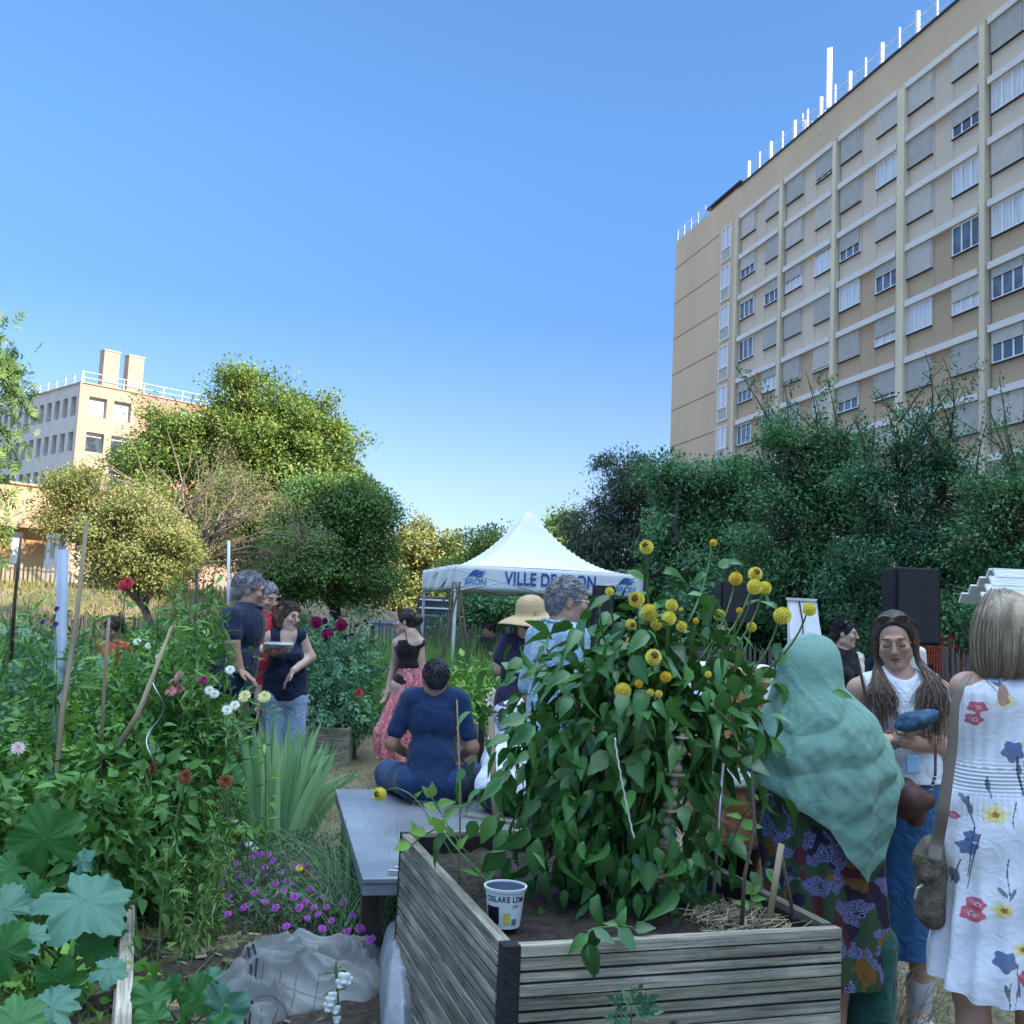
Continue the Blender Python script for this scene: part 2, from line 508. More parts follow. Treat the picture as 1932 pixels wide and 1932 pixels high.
def window(s0, s1, z0, z1, frac, dark=False):
    w_ = MB()                                             # frame
    f = .07
    bx(w_, s0, s1, -.02, .05, z1 - f, z1); bx(w_, s0, s1, -.02, .05, z0, z0 + f)
    for a in (s0, s1 - f): bx(w_, a, a + f, -.02, .05, z0 + f, z1 - f)
    n = 3 if s1 - s0 > 1.7 else 2
    for i in range(1, n):
        a = s0 + (s1 - s0) * i / n
        bx(w_, a - .045, a + .045, -.02, .04, z0 + f, z1 - f)
    fr = w_.build('window', M['b_frame'], blk)
    g = MB(); bx(g, s0 + f, s1 - f, -.02, .005, z0 + f, z1 - f)
    rr = rs.random()
    g.build('pane', M['curtain'] if rr < .45 else M['glass'], fr)
    q = MB(); bx(q, s0 - .03, s1 + .03, .0, .1, z0 - .05, z0 - .001); q.build('sill', M['dark_metal'], fr)
    if frac > 0:
        q = MB()
        zb = z1 - (z1 - z0) * frac
        nl = max(2, int((z1 - zb) / .07))
        for i in range(nl):
            za = z1 - (z1 - zb) * i / nl; zc = z1 - (z1 - zb) * (i + .93) / nl
            bx(q, s0 + .02, s1 - .02, .052, .082 + .004 * (i % 2), zc, za)
        bx(q, s0 + .02, s1 - .02, .051, .075, zb, z1)
        q.build('shutter', M['shutter'] if rs.random() < .6 else M['shutter2'], fr)


for k in range(0, 6):
    s1 = 71.0 - k * 6.2
    for i, z in enumerate(tops[:8]):
        zt = z - .34
        for side, (a, b_) in enumerate(((2.35, .4), (5.88, 4.0))):
            fr_ = fixed.get((i, k, side))
            if fr_ is None: fr_ = rs.choice([0, .3, .6, 1, 1, 1, .9])
            window(s1 - b_ - 2.0 if side == 0 else s1 - 5.9, s1 - b_ if side == 0 else s1 - 3.9, zt - 1.42, zt, fr_)
# stair windows in the blank end
for k in range(0, 8):
    z1 = 29.75 - k * PITCHF
    w_ = MB(); s0, s1 = 72.2, 73.7
    for (a, b_, c, d) in ((s0, s1, z1 - .07, z1), (s0, s1, z1 - 2.5, z1 - 2.43), (s0, s0 + .09, z1 - 2.43, z1 - .07), (s1 - .09, s1, z1 - 2.43, z1 - .07), (s0 + .09, s1 - .09, z1 - 1.62, z1 - 1.54), (s0 + .7, s0 + .79, z1 - 1.54, z1 - .07)):
        bx(w_, a, b_, 0.0, .09, c, d)
    fr = w_.build('stair_window', M['b_frame'], blk)
    g = MB(); bx(g, s0 + .09, s1 - .09, .0, .03, z1 - 1.54, z1 - .07); g.build('pane', M['curtain'], fr)
    g = MB(); bx(g, s0 + .09, s1 - .09, .0, .04, z1 - 2.43, z1 - 1.62); g.build('panel', M['shutter'], fr)
# roof railing with tall light stanchions
for i in range(36):
    mb = MB(); s = 70.0 - i * 1.55
    p = bpt(s, -.1, ZT + .1)
    mb.tube([p, p + [0, 0, 1.35]], .13 if i % 2 == 0 else .07, 5); mb.build('railing_post', M['white_paint'], blk)
mb = MB()
for z in (.55, 1.1): mb.tube([bpt(70.5, -.1, ZT + z), bpt(12, -.1, ZT + z)], .022, 5)
for z in (.5, .95): mb.tube([bpt(76.8, -.1, ZT + z), bpt(SL, -.1, ZT + z)], .022, 5)
for i in range(5): mb.tube([bpt(77 + i * 1.3, -.1, ZT), bpt(77 + i * 1.3, -.1, ZT + 1)], .035, 5)
mb.build('railing', M['metal_white'], blk)
mb = MB(); bx(mb, 71.3, 76.6, -6, -.4, ZT, ZT + .55); mb.build('roof_house', M['b_parapet'], blk)
mb = MB(); bx(mb, 71.2, 76.9, -6.1, -.1, ZT + .55, ZT + .68); mb.build('roof_slab', M['dark_metal'], blk)
# antenna
an = MB()
c = bpt(62.0, -1.5, ZT)
an.tube([c, c + [0, 0, 5.6]], .07, 6)
an.box(c + np.array([-.16, .0, 3.6]), (.2, .2, 3.8))
an.build('antenna_mast', M['white_paint'], blk)
an = MB()
for d in (-1, -.3, .5, 1.2):
    q = bpt(62.4 + d, -1.2, ZT)
    an.tube([q, q + [0, 0, 1.5]], .04, 5); an.box(q + np.array([0, 0, .6]), (.35, .3, .5))
q = bpt(64.8, -1.2, ZT); an.tube([q, q + [0, 0, 2.6]], .05, 5); an.tube([q + [.2, 0, .7], q + [.2, 0, 2.1]], .2, 8)
q = bpt(66.6, -1.2, ZT); an.tube([q, q + [0, 0, 1.2]], .03, 5)
an.build('antenna_equipment', M['metal_white'], blk)

# ============================================================ LEFT OFFICE BUILDING
M['l_pink'] = stucco('pink_render', (.40, .235, .175), (.44, .265, .20))
M['l_cream'] = stucco('cream_render', (.40, .30, .225), (.44, .335, .255))
M['l_pale'] = mat('pale_panel', (.52, .50, .49), .85, var=.07, scale=1)
lb = empty('office_building', (0, 0, 0), 0, 'pale pink office building with deep square windows and two roof chimneys', 'building')
C0 = at(155, 722, 88); ZL = float(C0[2]); C0 = np.array([C0[0], C0[1], 0])
d1 = np.array([math.sin(R_(44)), math.cos(R_(44)), 0]); n1 = np.array([d1[1], -d1[0], 0])      # right face
d2 = np.array([-d1[1], d1[0], 0]); n2 = np.array([-d1[0], -d1[1], 0])                            # left face
LM = np.stack([d1, n1, [0, 0, 1]], 1)
def lbx(mb, a0, a1, b0, b1, z0, z1):       # a along right face, b depth inward along left face direction
    c = C0 + d1 * (a0 + a1) / 2 + d2 * (b0 + b1) / 2; c[2] = (z0 + z1) / 2
    mb.box(c, (abs(a1 - a0), abs(b1 - b0), abs(z1 - z0)), np.stack([d1, d2, [0, 0, 1]], 1))
LA, LB = 19.0, 34.0
mb = MB(); lbx(mb, .5, LA, .5, LB, 0, ZL - .3); mb.build('core', M['l_pale'], lb)
FP = 3.15
rows = [ZL - 1.05 - k * FP for k in range(6)]           # window tops
wt = 1.75
# right face, cream part (0-4.6) with openings, pink rest
def facewall(mbs, openings, a0, a1, face):
    zs = [ZL] + sum([[t, t - wt] for t in rows], []) + [0]
    for i in range(0, len(zs) - 1, 2):
        z1, z0 = zs[i], zs[i + 1]
        (lbx(mbs, a0, a1, 0, .5, z0, z1) if face == 0 else lbx(mbs, 0, .5, a0, a1, z0, z1))
    for i in range(1, len(zs) - 1, 2):
        z1, z0 = zs[i], zs[i + 1]
        e = a0
        for (u0, u1) in openings + [(a1, a1)]:
            if u0 > e: (lbx(mbs, e, u0, 0, .5, z0, z1) if face == 0 else lbx(mbs, 0, .5, e, u0, z0, z1))
            e = u1
m1 = MB(); facewall(m1, [(.75, 2.35), (3.0, 4.6)], 0, 5.0, 0); m1.build('wall', M['l_cream'], lb)
m1 = MB(); lbx(m1, 5.0, LA, .0, .5, 0, ZL); m1.build('wall', M['l_pink'], lb)
op2 = [(.9 + i * 1.75, 1.95 + i * 1.75) for i in range(18)]
m1 = MB(); facewall(m1, op2, .5, LB, 1); m1.build('wall', M['l_pale'], lb)
m1 = MB(); lbx(m1, -.1, LA, -.1, LB, ZL, ZL + .12); m1.build('coping', M['l_cream'], lb)
for k, t_ in enumerate(rows[:4]):
    for (u0, u1) in ((.75, 2.35), (3.0, 4.6)):
        m1 = MB(); lbx(m1, u0, u1, .42, .46, t_ - wt, t_); w0 = m1.build('window', M['b_frame'], lb)
        m1 = MB(); lbx(m1, u0 + .08, u1 - .08, .39, .425, t_ - wt + .1, t_ - (.35 if k else .1)); m1.build('pane', M['curtain'] if k == 0 else M['glass'], w0)
    for (u0, u1) in op2:
        m1 = MB(); lbx(m1, .4, .46, u0, u1, t_ - wt, t_); m1.build('window', M['glass'], lb)
m1 = MB(); lbx(m1, 9.3, 11.6, -.06, 0, ZL - 3.3, ZL - .9); m1.build('shutter', M['white_paint'], lb)
for u in (2.1, 4.4):
    m1 = MB(); lbx(m1, u, u + 1.45, .8, 1.7, ZL + .1, ZL + 3.5); ch = m1.build('chimney', M['l_cream'], lb)
    m1 = MB(); lbx(m1, u - .06, u + 1.51, .74, 1.76, ZL + 3.5, ZL + 3.6); m1.build('cap', M['l_pale'], ch)
m1 = MB()
def lp(a, b, z): return C0 + d1 * a + d2 * b + np.array([0, 0, z])
for z in (.55, 1.05):
    m1.tube([lp(0, .1, ZL + z), lp(LA, .1, ZL + z)], .035, 4); m1.tube([lp(.1, 0, ZL + z), lp(.1, LB, ZL + z)], .035, 4)
for i in range(11): m1.tube([lp(i * 1.9, .1, ZL), lp(i * 1.9, .1, ZL + 1.05)], .05, 4)
for i in range(18): m1.tube([lp(.1, i * 1.9, ZL), lp(.1, i * 1.9, ZL + 1.05)], .05, 4)
m1.build('railing', M['metal_white'], lb)
m1 = MB(); m1.tube([lp(-.15, -.15, 0), lp(-.15, -.15, ZL)], .11, 6); m1.build('drain_pipe', M['l_cream'], lb)

# low orange building
M['l_orange'] = stucco('orange_render', (.46, .26, .12), (.50, .30, .14))
M['l_peach'] = stucco('peach_render', (.48, .32, .205), (.52, .35, .23))
ob = empty('low_building', (0, 0, 0), 0, 'low orange building with peach parapet at the left edge', 'building')
q0 = at(-60, 985, 46); q1 = at(150, 985, 50); zt = float(at(60, 917, 48)[2]); zm = float(q0[2])
dd = np.array([q1[0] - q0[0], q1[1] - q0[1], 0]); LN = np.linalg.norm(dd); dd /= LN; dn = np.array([dd[1], -dd[0], 0])
OM = np.stack([dd, -dn, [0, 0, 1]], 1)
m1 = MB(); m1.box(q0 * [1, 1, 0] + dd * LN / 2 - dn * 3 + [0, 0, (zt + zm) / 2], (LN, 6, zt - zm), OM); m1.build('parapet', M['l_peach'], ob)
m1 = MB(); m1.box(q0 * [1, 1, 0] + dd * LN / 2 - dn * 3 + [0, 0, zt + .06], (LN + .2, 6.2, .12), OM); m1.build('coping', M['l_cream'], ob)
m1 = MB(); m1.box(q0 * [1, 1, 0] + dd * (LN / 2 - .6) - dn * 3.4 + [0, 0, zm / 2], (LN - 1.2, 5.2, zm), OM); m1.build('wall', M['l_orange'], ob)
for i, u in enumerate((1.2, 2.6)):
    m1 = MB(); m1.box(q0 * [1, 1, 0] + dd * u - dn * .78 + [0, 0, zm - .95], (.5, .08, 1.5), OM); m1.build('window', M['b_frame'], ob)

# ============================================================ LEAVES AND TREES
def leaf_t(w=.5, n=3, fold=.15, curl=.2, point=1.0, serr=0.0, notch=0.0):
    """leaf template: y along (0..1), x across; (n+1) stations x 3"""
    ys = np.linspace(0, 1, n + 1)
    half = w / 2 * np.sin(PI * ys ** (0.75)) ** (1.0) * (1 - .25 * ys * point)
    half[0] = 0.0; half[-1] = 0.0
    v = []; f = []
    for i, y in enumerate(ys):
        z = -curl * y * y
        h = half[i] * (1 + serr * (1 if i % 2 else -1))
        yy = y - (notch * .15 if i == 0 else 0) * 0
        v += [[-h, yy, z + fold * h], [0, yy, z], [h, yy, z + fold * h]]
    for i in range(n):
        a = i * 3
        f += [[a, a + 1, a + 4, a + 3], [a + 1, a + 2, a + 5, a + 4]]
    return np.array(v), np.array(f)


LT_SIMPLE = (np.array([[0, 0, 0], [.28, .45, .06], [0, 1, -.1], [-.28, .45, .06]]), np.array([[0, 1, 2], [0, 2, 3]]))
LT_NARROW = (np.array([[0, 0, 0], [.13, .45, .03], [0, 1, -.15], [-.13, .45, .03]]), np.array([[0, 1, 2], [0, 2, 3]]))


def compound(nl=3, w=.42, L=.36):
    """pinnate leaf of several leaflets"""
    tv, tf = leaf_t(w, 3, .2, .25)
    V, Fc, n = [], [], 0
    def put(y, ang, s):
        nonlocal n
        R = rotz(ang); q = (tv * s) @ R.T + [0, y, -.25 * y * y]
        V.append(q); Fc.append(tf + n); n += len(q)
    for i in range(nl):
        y = .18 + i * .62 / nl
        s = L * (.8 + .3 * (i > 0))
        put(y, -1.1 + .15 * i, s); put(y, 1.1 - .15 * i, s)
    put(.66, 0, L * 1.25)
    rib = np.array([[-.012, 0, 0], [.012, 0, 0], [.012, .7, -.12], [-.012, .7, -.12]])
    V.append(rib); Fc.append(np.array([[0, 1, 2, 3]]) + n)
    return np.concatenate(V), np.concatenate(Fc)


LT_TOMATO = compound(3)
LT_OVATE = leaf_t(.62, 4, .22, .3)
LT_LONG = leaf_t(.26, 4, .2, .4)
LT_ROUND = leaf_t(.9, 4, .25, .25, .3)


def norm(v): return v / (np.linalg.norm(v, axis=-1, keepdims=True) + 1e-9)


def scatter(mb, T, P, D, Nn, S, tone=None):
    tv, tf = T
    P = np.asarray(P); n = len(P)
    if n == 0: return
    D = norm(D); Nn = Nn - D * np.sum(D * Nn, -1, keepdims=True); Nn = norm(Nn)
    Xv = np.cross(D, Nn)
    S = np.broadcast_to(S, (n,)); zc = rng.uniform(.1, 2.2, n)[:, None, None] if len(tv) > 6 else 1.0; wc = rng.uniform(.8, 1.15, n)[:, None, None]
    V = P[:, None] + S[:, None, None] * (wc * tv[None, :, 0:1] * Xv[:, None] + tv[None, :, 1:2] * D[:, None] + zc * tv[None, :, 2:3] * Nn[:, None])
    k = len(tv)
    F = (tf[None] + (np.arange(n) * k)[:, None, None]).reshape(-1, tf.shape[1])
    if tone is None: tone = rng.uniform(0, 1, n)
    tn = np.repeat(tone, k)
    if T is globals().get('LT_DAHLIA'):
        rib = np.tile(np.arange(k) % 3 == 1, n); tn = np.clip(tn + np.where(rib, .16, -.05), 0, 1)
    mb.add(V.reshape(-1, 3), F, tn)


def rdir(n, zb=0.0):
    v = rng.normal(size=(n, 3)); v[:, 2] += zb
    return norm(v)


def crown_points(lobes, n, shell=.55):
    """points through ellipsoid lobes, denser near the surface"""
    vol = np.array([l[1][0] * l[1][1] * l[1][2] for l in lobes]) ** .75
    idx = rng.choice(len(lobes), n, p=vol / vol.sum())
    c = np.array([lobes[i][0] for i in idx]); r = np.array([lobes[i][1] for i in idx])
    u = rdir(n)
    rad = 1 - (rng.uniform(0, 1, n) ** 1.5) * shell
    rad *= 1 + .12 * snoise(u * 2 + c, 1.7, 2)
    P = c + u * r * rad[:, None]
    return P, u


def tree(name, base, lobes, leaf, lmat, bmat, label, cat='tree', group=None, nclump=160, per=70, clump=.5, size=.14,
         trunk=.2, T=LT_SIMPLE, droop=0.0, limbs=16, shell=.6, toneg=.6, extra=None, sprays=0):
    base = np.array([base[0], base[1], base[2] if len(base) > 2 else gz(base[0], base[1])], float)
    root = empty(name, base, 0, label, cat, group)
    L_ = [(np.array(c, float) - base, np.array(r, float)) for c, r in lobes]
    for c, r in list(L_):
        for d in rdir(9, .2): L_.append((c + d * r * rng.uniform(.8, 1.3), r * rng.uniform(.18, .42)))
    L_[:len(lobes)] = [(c, r * .88) for c, r in L_[:len(lobes)]]
    CP, U = crown_points(L_, nclump, shell)
    CP = CP[CP[:, 2] > .25]
    cen = np.mean([c for c, _ in L_], 0)
    # limbs
    tb = MB()
    fork = np.array([cen[0] * .35, cen[1] * .35, max(.6, cen[2] * .42)])
    tb.tube([[0, 0, -.1], fork * [.3, .3, .5], fork], [trunk * 1.15, trunk * .85, trunk * .7], 9)
    nodes = []
    for i in range(min(limbs, len(CP))):
        e = CP[i]; m_ = fork + (e - fork) * .5 + rng.normal(0, .08, 3) * np.linalg.norm(e - fork)
        m_[2] += .1 * np.linalg.norm(e - fork)
        P = np.array([fork * .92, fork + (m_ - fork) * .5 + rng.normal(0, .03, 3), m_, m_ + (e - m_) * .6 + rng.normal(0, .04, 3), e])
        tb.tube(P, np.array([.5, .4, .28, .16, .05]) * trunk, 6)
        nodes += [P[2], P[3], P[1]]
    nodes = np.array(nodes)
    for e in CP[limbs:]:
        j = np.argmin(np.linalg.norm(nodes - e, axis=1))
        s_ = nodes[j]
        if np.linalg.norm(e - s_) < .1: continue
        tb.tube([s_, (s_ + e) / 2 + rng.normal(0, .06, 3), e], np.array([.13, .08, .03]) * trunk, 4, cap=False)
    if extra is not None: extra(tb)
    tb.build('trunk', bmat, root, smooth=True)
    lb_ = MB()
    n = len(CP)
    cnt = rng.integers(int(per * .5), int(per * 1.5), n)
    idx = np.repeat(np.arange(n), cnt)
    off = rdir(len(idx)) * (rng.uniform(0, 1, len(idx)) ** .45)[:, None] * [1, 1, .7]
    off = off * (clump * rng.uniform(.5, 1.25, n))[idx][:, None] * .95
    P = CP[idx] + off
    out = norm(CP[idx] - cen + off * 1.5)
    D = norm(rdir(len(idx)) + out * .7 + [0, 0, -droop])
    Nn = norm(rdir(len(idx)) * .8 + [0, 0, .8] + out * .5)
    tc = rng.uniform(0, 1, n)
    tone = np.clip(toneg * tc[idx] + (1 - toneg) * rng.uniform(0, 1, len(idx)), 0, 1)
    scatter(lb_, T, P, D, Nn, size * rng.uniform(.6, 1.25, len(idx)), tone)
    if sprays:
        # long leafy shoots standing out of the crown
        top = CP[np.argsort(-(CP[:, 2] + rng.uniform(0, .8, len(CP))))[:sprays]]
        for e in top:
            d = norm(np.array([rng.normal(0, .55), rng.normal(0, .3), 1.0])); ln = rng.uniform(.4, 1.25)
            t = np.linspace(0, 1, 7)[:, None]
            Q = e + d * ln * t + np.array([rng.normal(0, .2), 0, 0]) * t ** 2 * ln
            tb2 = MB(); tb2.tube(Q, np.linspace(.014, .004, 7), 4); tb2.build('shoot', bmat, root)
            m_ = int(95 * ln)
            tt = rng.uniform(0.05, 1, m_); q = e + d * ln * tt[:, None] + rng.normal(0, .045, (m_, 3))
            scatter(lb_, T, q, norm(d + rdir(m_) * 1.1), rdir(m_, .6), size * rng.uniform(.6, 1.1, m_))
    lb_.build('crown', lmat, root)
    return root


def lobe(px, py, Y, rx, rz, ry=None):
    """lobe centred where it stands; rx, rz in photo px converted to metres at that distance"""
    k = Y / F0
    return (at(px, py, Y), (rx * k, (ry if ry else (rx + rz) * .5 * k), rz * k))


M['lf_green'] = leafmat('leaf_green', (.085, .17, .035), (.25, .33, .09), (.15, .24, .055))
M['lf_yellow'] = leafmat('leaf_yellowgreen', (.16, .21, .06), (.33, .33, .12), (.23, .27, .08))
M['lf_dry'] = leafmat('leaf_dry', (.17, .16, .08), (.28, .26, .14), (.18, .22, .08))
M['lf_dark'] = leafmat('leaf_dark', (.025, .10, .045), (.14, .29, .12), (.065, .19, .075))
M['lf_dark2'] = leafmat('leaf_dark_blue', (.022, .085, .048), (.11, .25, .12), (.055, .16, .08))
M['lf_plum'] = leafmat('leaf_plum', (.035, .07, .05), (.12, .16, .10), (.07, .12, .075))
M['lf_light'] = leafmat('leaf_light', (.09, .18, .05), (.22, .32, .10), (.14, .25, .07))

M['lf_shaded'] = leafmat('leaf_green_shaded', (.03, .10, .03), (.16, .27, .08), (.08, .18, .05))  # darker green leaf mix, the tall tree's shade put into the colour
# --- far and left trees
b = at(560, 1120, 45)
tree('tree', (b[0], 45), [lobe(495, 750, 45, 85, 55), lobe(585, 800, 45, 62, 60), lobe(430, 830, 45, 105, 75), lobe(330, 850, 44, 85, 75), lobe(510, 830, 45, 90, 75), lobe(625, 880, 45, 62, 70), lobe(665, 960, 44, 50, 60), lobe(600, 950, 43, 70, 60), lobe(290, 900, 43, 45, 70),
     lobe(545, 880, 46, 120, 95), lobe(640, 955, 47, 55, 60), lobe(420, 960, 44, 120, 80), lobe(530, 1010, 45, 130, 80), lobe(650, 1020, 46, 55, 70), lobe(350, 1020, 43, 110, 60)],
     'ovate', M['lf_green'], M['bark'], 'tall broad green tree lit at the top, beside the pale pink office building', nclump=820, per=170, clump=1.0, size=.17, trunk=.5, limbs=26, shell=.5)
b = at(640, 1150, 30)
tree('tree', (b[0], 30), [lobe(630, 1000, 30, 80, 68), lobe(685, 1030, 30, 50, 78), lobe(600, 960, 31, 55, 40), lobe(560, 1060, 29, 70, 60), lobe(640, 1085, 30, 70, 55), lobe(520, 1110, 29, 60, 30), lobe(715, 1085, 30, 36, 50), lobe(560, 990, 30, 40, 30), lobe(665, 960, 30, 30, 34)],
     'ovate', M['lf_shaded'], M['bark'], 'dense dark shaded tree right of the tall broad green tree, behind the three talking people', nclump=380, per=160, clump=.7, size=.11, trunk=.22)
b = at(790, 1150, 135)
tree('tree', (b[0], 135), [lobe(790, 1040, 135, 62, 55), lobe(820, 1060, 134, 42, 40), lobe(750, 1070, 135, 48, 50), lobe(720, 1090, 135, 40, 60), lobe(800, 1110, 135, 60, 45), lobe(745, 1130, 134, 65, 35)],
     'ovate', M['lf_yellow'], M['bark'], 'far sunlit yellow-green tree left of the white tent', nclump=300, per=70, clump=2.2, size=.65, trunk=.6, shell=.5)
b = at(660, 1130, 125)
tree('bush', (b[0], 125), [lobe(680, 1125, 125, 60, 38), lobe(640, 1140, 125, 40, 30), lobe(600, 1145, 125, 40, 25)],
     'ovate', M['lf_dry'], M['bark'], 'sunlit dry yellowish bush in front of the far yellow-green tree', 'bush', nclump=90, per=70, clump=1.8, size=.6, trunk=.25)
b = at(925, 1110, 48)
tree('tree', (b[0], 48), [lobe(925, 1045, 48, 42, 45), lobe(900, 1085, 48, 40, 45), lobe(950, 1080, 48, 45, 45), lobe(930, 1130, 48, 62, 45)],
     'ovate', M['lf_green'], M['bark'], 'green tree rising behind the left slope of the tent roof', nclump=190, per=130, clump=.85, size=.18, trunk=.25)
b = at(1060, 1100, 120)
tree('tree', (b[0], 120), [lobe(1055, 1030, 120, 38, 48), lobe(1080, 1060, 120, 35, 45), lobe(1060, 1120, 120, 60, 50)],
     'ovate', M['lf_light'], M['bark'], 'sunlit light green tree rising behind the right slope of the tent roof', nclump=150, per=80, clump=2, size=.62, trunk=.5)
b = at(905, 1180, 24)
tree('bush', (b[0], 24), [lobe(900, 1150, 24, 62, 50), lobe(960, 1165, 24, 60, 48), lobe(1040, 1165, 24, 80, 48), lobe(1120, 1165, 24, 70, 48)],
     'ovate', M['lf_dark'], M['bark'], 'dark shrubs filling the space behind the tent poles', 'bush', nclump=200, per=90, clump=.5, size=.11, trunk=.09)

# bare-branched tree in front of the big one
b = at(330, 1150, 24)
def bare(tb):
    for i in range(46):
        a = rng.uniform(-1.0, 1.1); ln = rng.uniform(1.6, 3.4)
        s_ = np.array([rng.normal(0, .3), rng.normal(0, .3), rng.uniform(.6, 2.0)])
        d = np.array([math.sin(a), rng.normal(0, .35), math.cos(a) * .75])
        t = np.linspace(0, 1, 6)[:, None]
        Q = s_ + d * ln * t + np.array([rng.normal(0, .25), rng.normal(0, .2), -.25]) * t ** 2 + rng.normal(0, .03, (6, 3))
        tb.tube(Q, np.linspace(.035, .007, 6), 4)
tree('tree', (b[0], 24), [lobe(480, 960, 24, 80, 50), lobe(560, 1000, 24, 50, 40), lobe(420, 900, 24, 60, 50), lobe(380, 1000, 24, 70, 60), lobe(460, 1050, 24, 70, 50)],
     'narrow', M['lf_dry'], M['bark_pale'], 'half bare tree with pale twigs in front of the tall broad green tree', nclump=190, per=34, clump=.5, size=.08, trunk=.11, T=LT_NARROW, limbs=22, extra=bare, shell=.7)
b = at(300, 1170, 20)
tree('tree', (b[0], 20), [lobe(230, 950, 20, 75, 55), lobe(300, 1010, 20, 70, 55), lobe(200, 1030, 20, 70, 55), lobe(140, 920, 20, 50, 45), lobe(330, 1070, 20, 55, 40), lobe(240, 1080, 20, 80, 35), lobe(110, 980, 20, 35, 40)],
     'ovate', M['lf_yellow'], M['bark_pale'], 'small sunlit yellow-green tree with forked pale trunk by the left fence', nclump=330, per=130, clump=.42, size=.068, trunk=.1, limbs=20, shell=.75)

# --- right row, in the shade
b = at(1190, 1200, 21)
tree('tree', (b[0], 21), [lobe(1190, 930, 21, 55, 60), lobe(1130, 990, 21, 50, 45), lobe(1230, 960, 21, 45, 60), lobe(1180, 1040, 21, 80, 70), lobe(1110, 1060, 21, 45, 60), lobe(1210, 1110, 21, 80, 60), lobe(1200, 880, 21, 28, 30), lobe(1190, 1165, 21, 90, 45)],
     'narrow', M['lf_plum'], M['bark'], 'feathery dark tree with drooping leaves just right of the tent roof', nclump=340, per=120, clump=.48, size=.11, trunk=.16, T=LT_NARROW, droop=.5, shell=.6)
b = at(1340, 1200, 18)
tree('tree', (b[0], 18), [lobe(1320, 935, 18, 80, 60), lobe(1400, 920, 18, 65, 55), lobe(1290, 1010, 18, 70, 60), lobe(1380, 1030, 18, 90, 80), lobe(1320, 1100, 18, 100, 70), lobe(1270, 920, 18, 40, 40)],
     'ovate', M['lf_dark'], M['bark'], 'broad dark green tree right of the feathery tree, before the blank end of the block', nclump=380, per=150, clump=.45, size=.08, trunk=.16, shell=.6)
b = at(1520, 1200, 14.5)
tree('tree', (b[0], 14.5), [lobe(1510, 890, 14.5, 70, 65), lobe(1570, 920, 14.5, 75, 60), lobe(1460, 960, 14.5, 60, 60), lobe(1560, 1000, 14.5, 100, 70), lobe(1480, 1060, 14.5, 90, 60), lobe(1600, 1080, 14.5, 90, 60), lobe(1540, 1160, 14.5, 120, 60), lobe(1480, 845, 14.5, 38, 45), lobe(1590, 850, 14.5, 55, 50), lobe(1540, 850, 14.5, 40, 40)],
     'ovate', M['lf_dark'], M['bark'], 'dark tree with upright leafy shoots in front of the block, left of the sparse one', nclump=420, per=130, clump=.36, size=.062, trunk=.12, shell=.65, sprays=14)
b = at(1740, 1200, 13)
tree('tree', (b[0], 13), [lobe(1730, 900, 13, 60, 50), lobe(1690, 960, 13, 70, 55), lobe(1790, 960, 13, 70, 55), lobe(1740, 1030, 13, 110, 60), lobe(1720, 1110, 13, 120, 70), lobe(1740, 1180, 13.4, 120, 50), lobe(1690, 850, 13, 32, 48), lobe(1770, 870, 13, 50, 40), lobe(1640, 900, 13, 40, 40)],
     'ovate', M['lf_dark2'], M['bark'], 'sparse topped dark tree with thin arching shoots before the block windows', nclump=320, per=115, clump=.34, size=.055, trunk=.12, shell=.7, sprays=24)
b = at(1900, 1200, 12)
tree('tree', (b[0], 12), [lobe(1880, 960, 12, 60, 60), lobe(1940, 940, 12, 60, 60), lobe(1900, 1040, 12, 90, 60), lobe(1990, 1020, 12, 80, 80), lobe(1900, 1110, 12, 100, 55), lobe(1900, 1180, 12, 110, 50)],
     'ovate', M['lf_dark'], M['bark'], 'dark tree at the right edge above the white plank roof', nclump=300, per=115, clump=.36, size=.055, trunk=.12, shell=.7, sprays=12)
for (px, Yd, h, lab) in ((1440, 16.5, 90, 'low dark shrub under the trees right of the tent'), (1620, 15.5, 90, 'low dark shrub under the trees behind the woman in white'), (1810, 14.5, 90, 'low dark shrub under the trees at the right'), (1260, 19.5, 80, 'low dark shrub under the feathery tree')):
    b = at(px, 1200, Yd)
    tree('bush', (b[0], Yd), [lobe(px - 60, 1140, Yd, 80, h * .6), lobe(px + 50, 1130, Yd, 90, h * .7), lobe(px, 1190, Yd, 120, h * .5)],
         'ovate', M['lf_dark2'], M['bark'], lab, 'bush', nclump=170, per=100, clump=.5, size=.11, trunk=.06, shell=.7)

# hanging branch from a tree standing just outside the left edge
tb_root = empty('tree', (at(-190, 1150, 10)[0], 10, 0), 0, 'tree at the left edge with drooping feathery green branches', 'tree')
bo = np.array(tb_root.location)
tb, lf = MB(), MB()
tb.tube([[0, 0, 0], [.05, 0, 2], [.1, 0, 4.2]], [.12, .1, .06], 8)
for (px, py, s0) in ((15, 700, 3.9), (60, 790, 3.6), (35, 870, 3.2), (15, 955, 2.9), (10, 1035, 2.2), (40, 740, 3.8)):
    e = at(px, py, 10 + rng.uniform(-.3, .3)) - bo; s_ = np.array([.08, 0, s0])
    t = np.linspace(0, 1, 8)[:, None]
    Q = s_ + (e - s_) * t + np.array([0, 0, .35]) * np.sin(t * PI)
    tb.tube(Q, np.linspace(.03, .006, 8), 5)
    for i in range(150):
        tt = rng.uniform(.35, 1.0); q = s_ + (e - s_) * tt + np.array([0, 0, .35]) * math.sin(tt * PI) + rng.normal(0, .09, 3)
        scatter(lf, LT_TOMATO, q[None], norm(rdir(1) + [0, 0, -.3]), rdir(1, 1), .16 * rng.uniform(.6, 1.2))
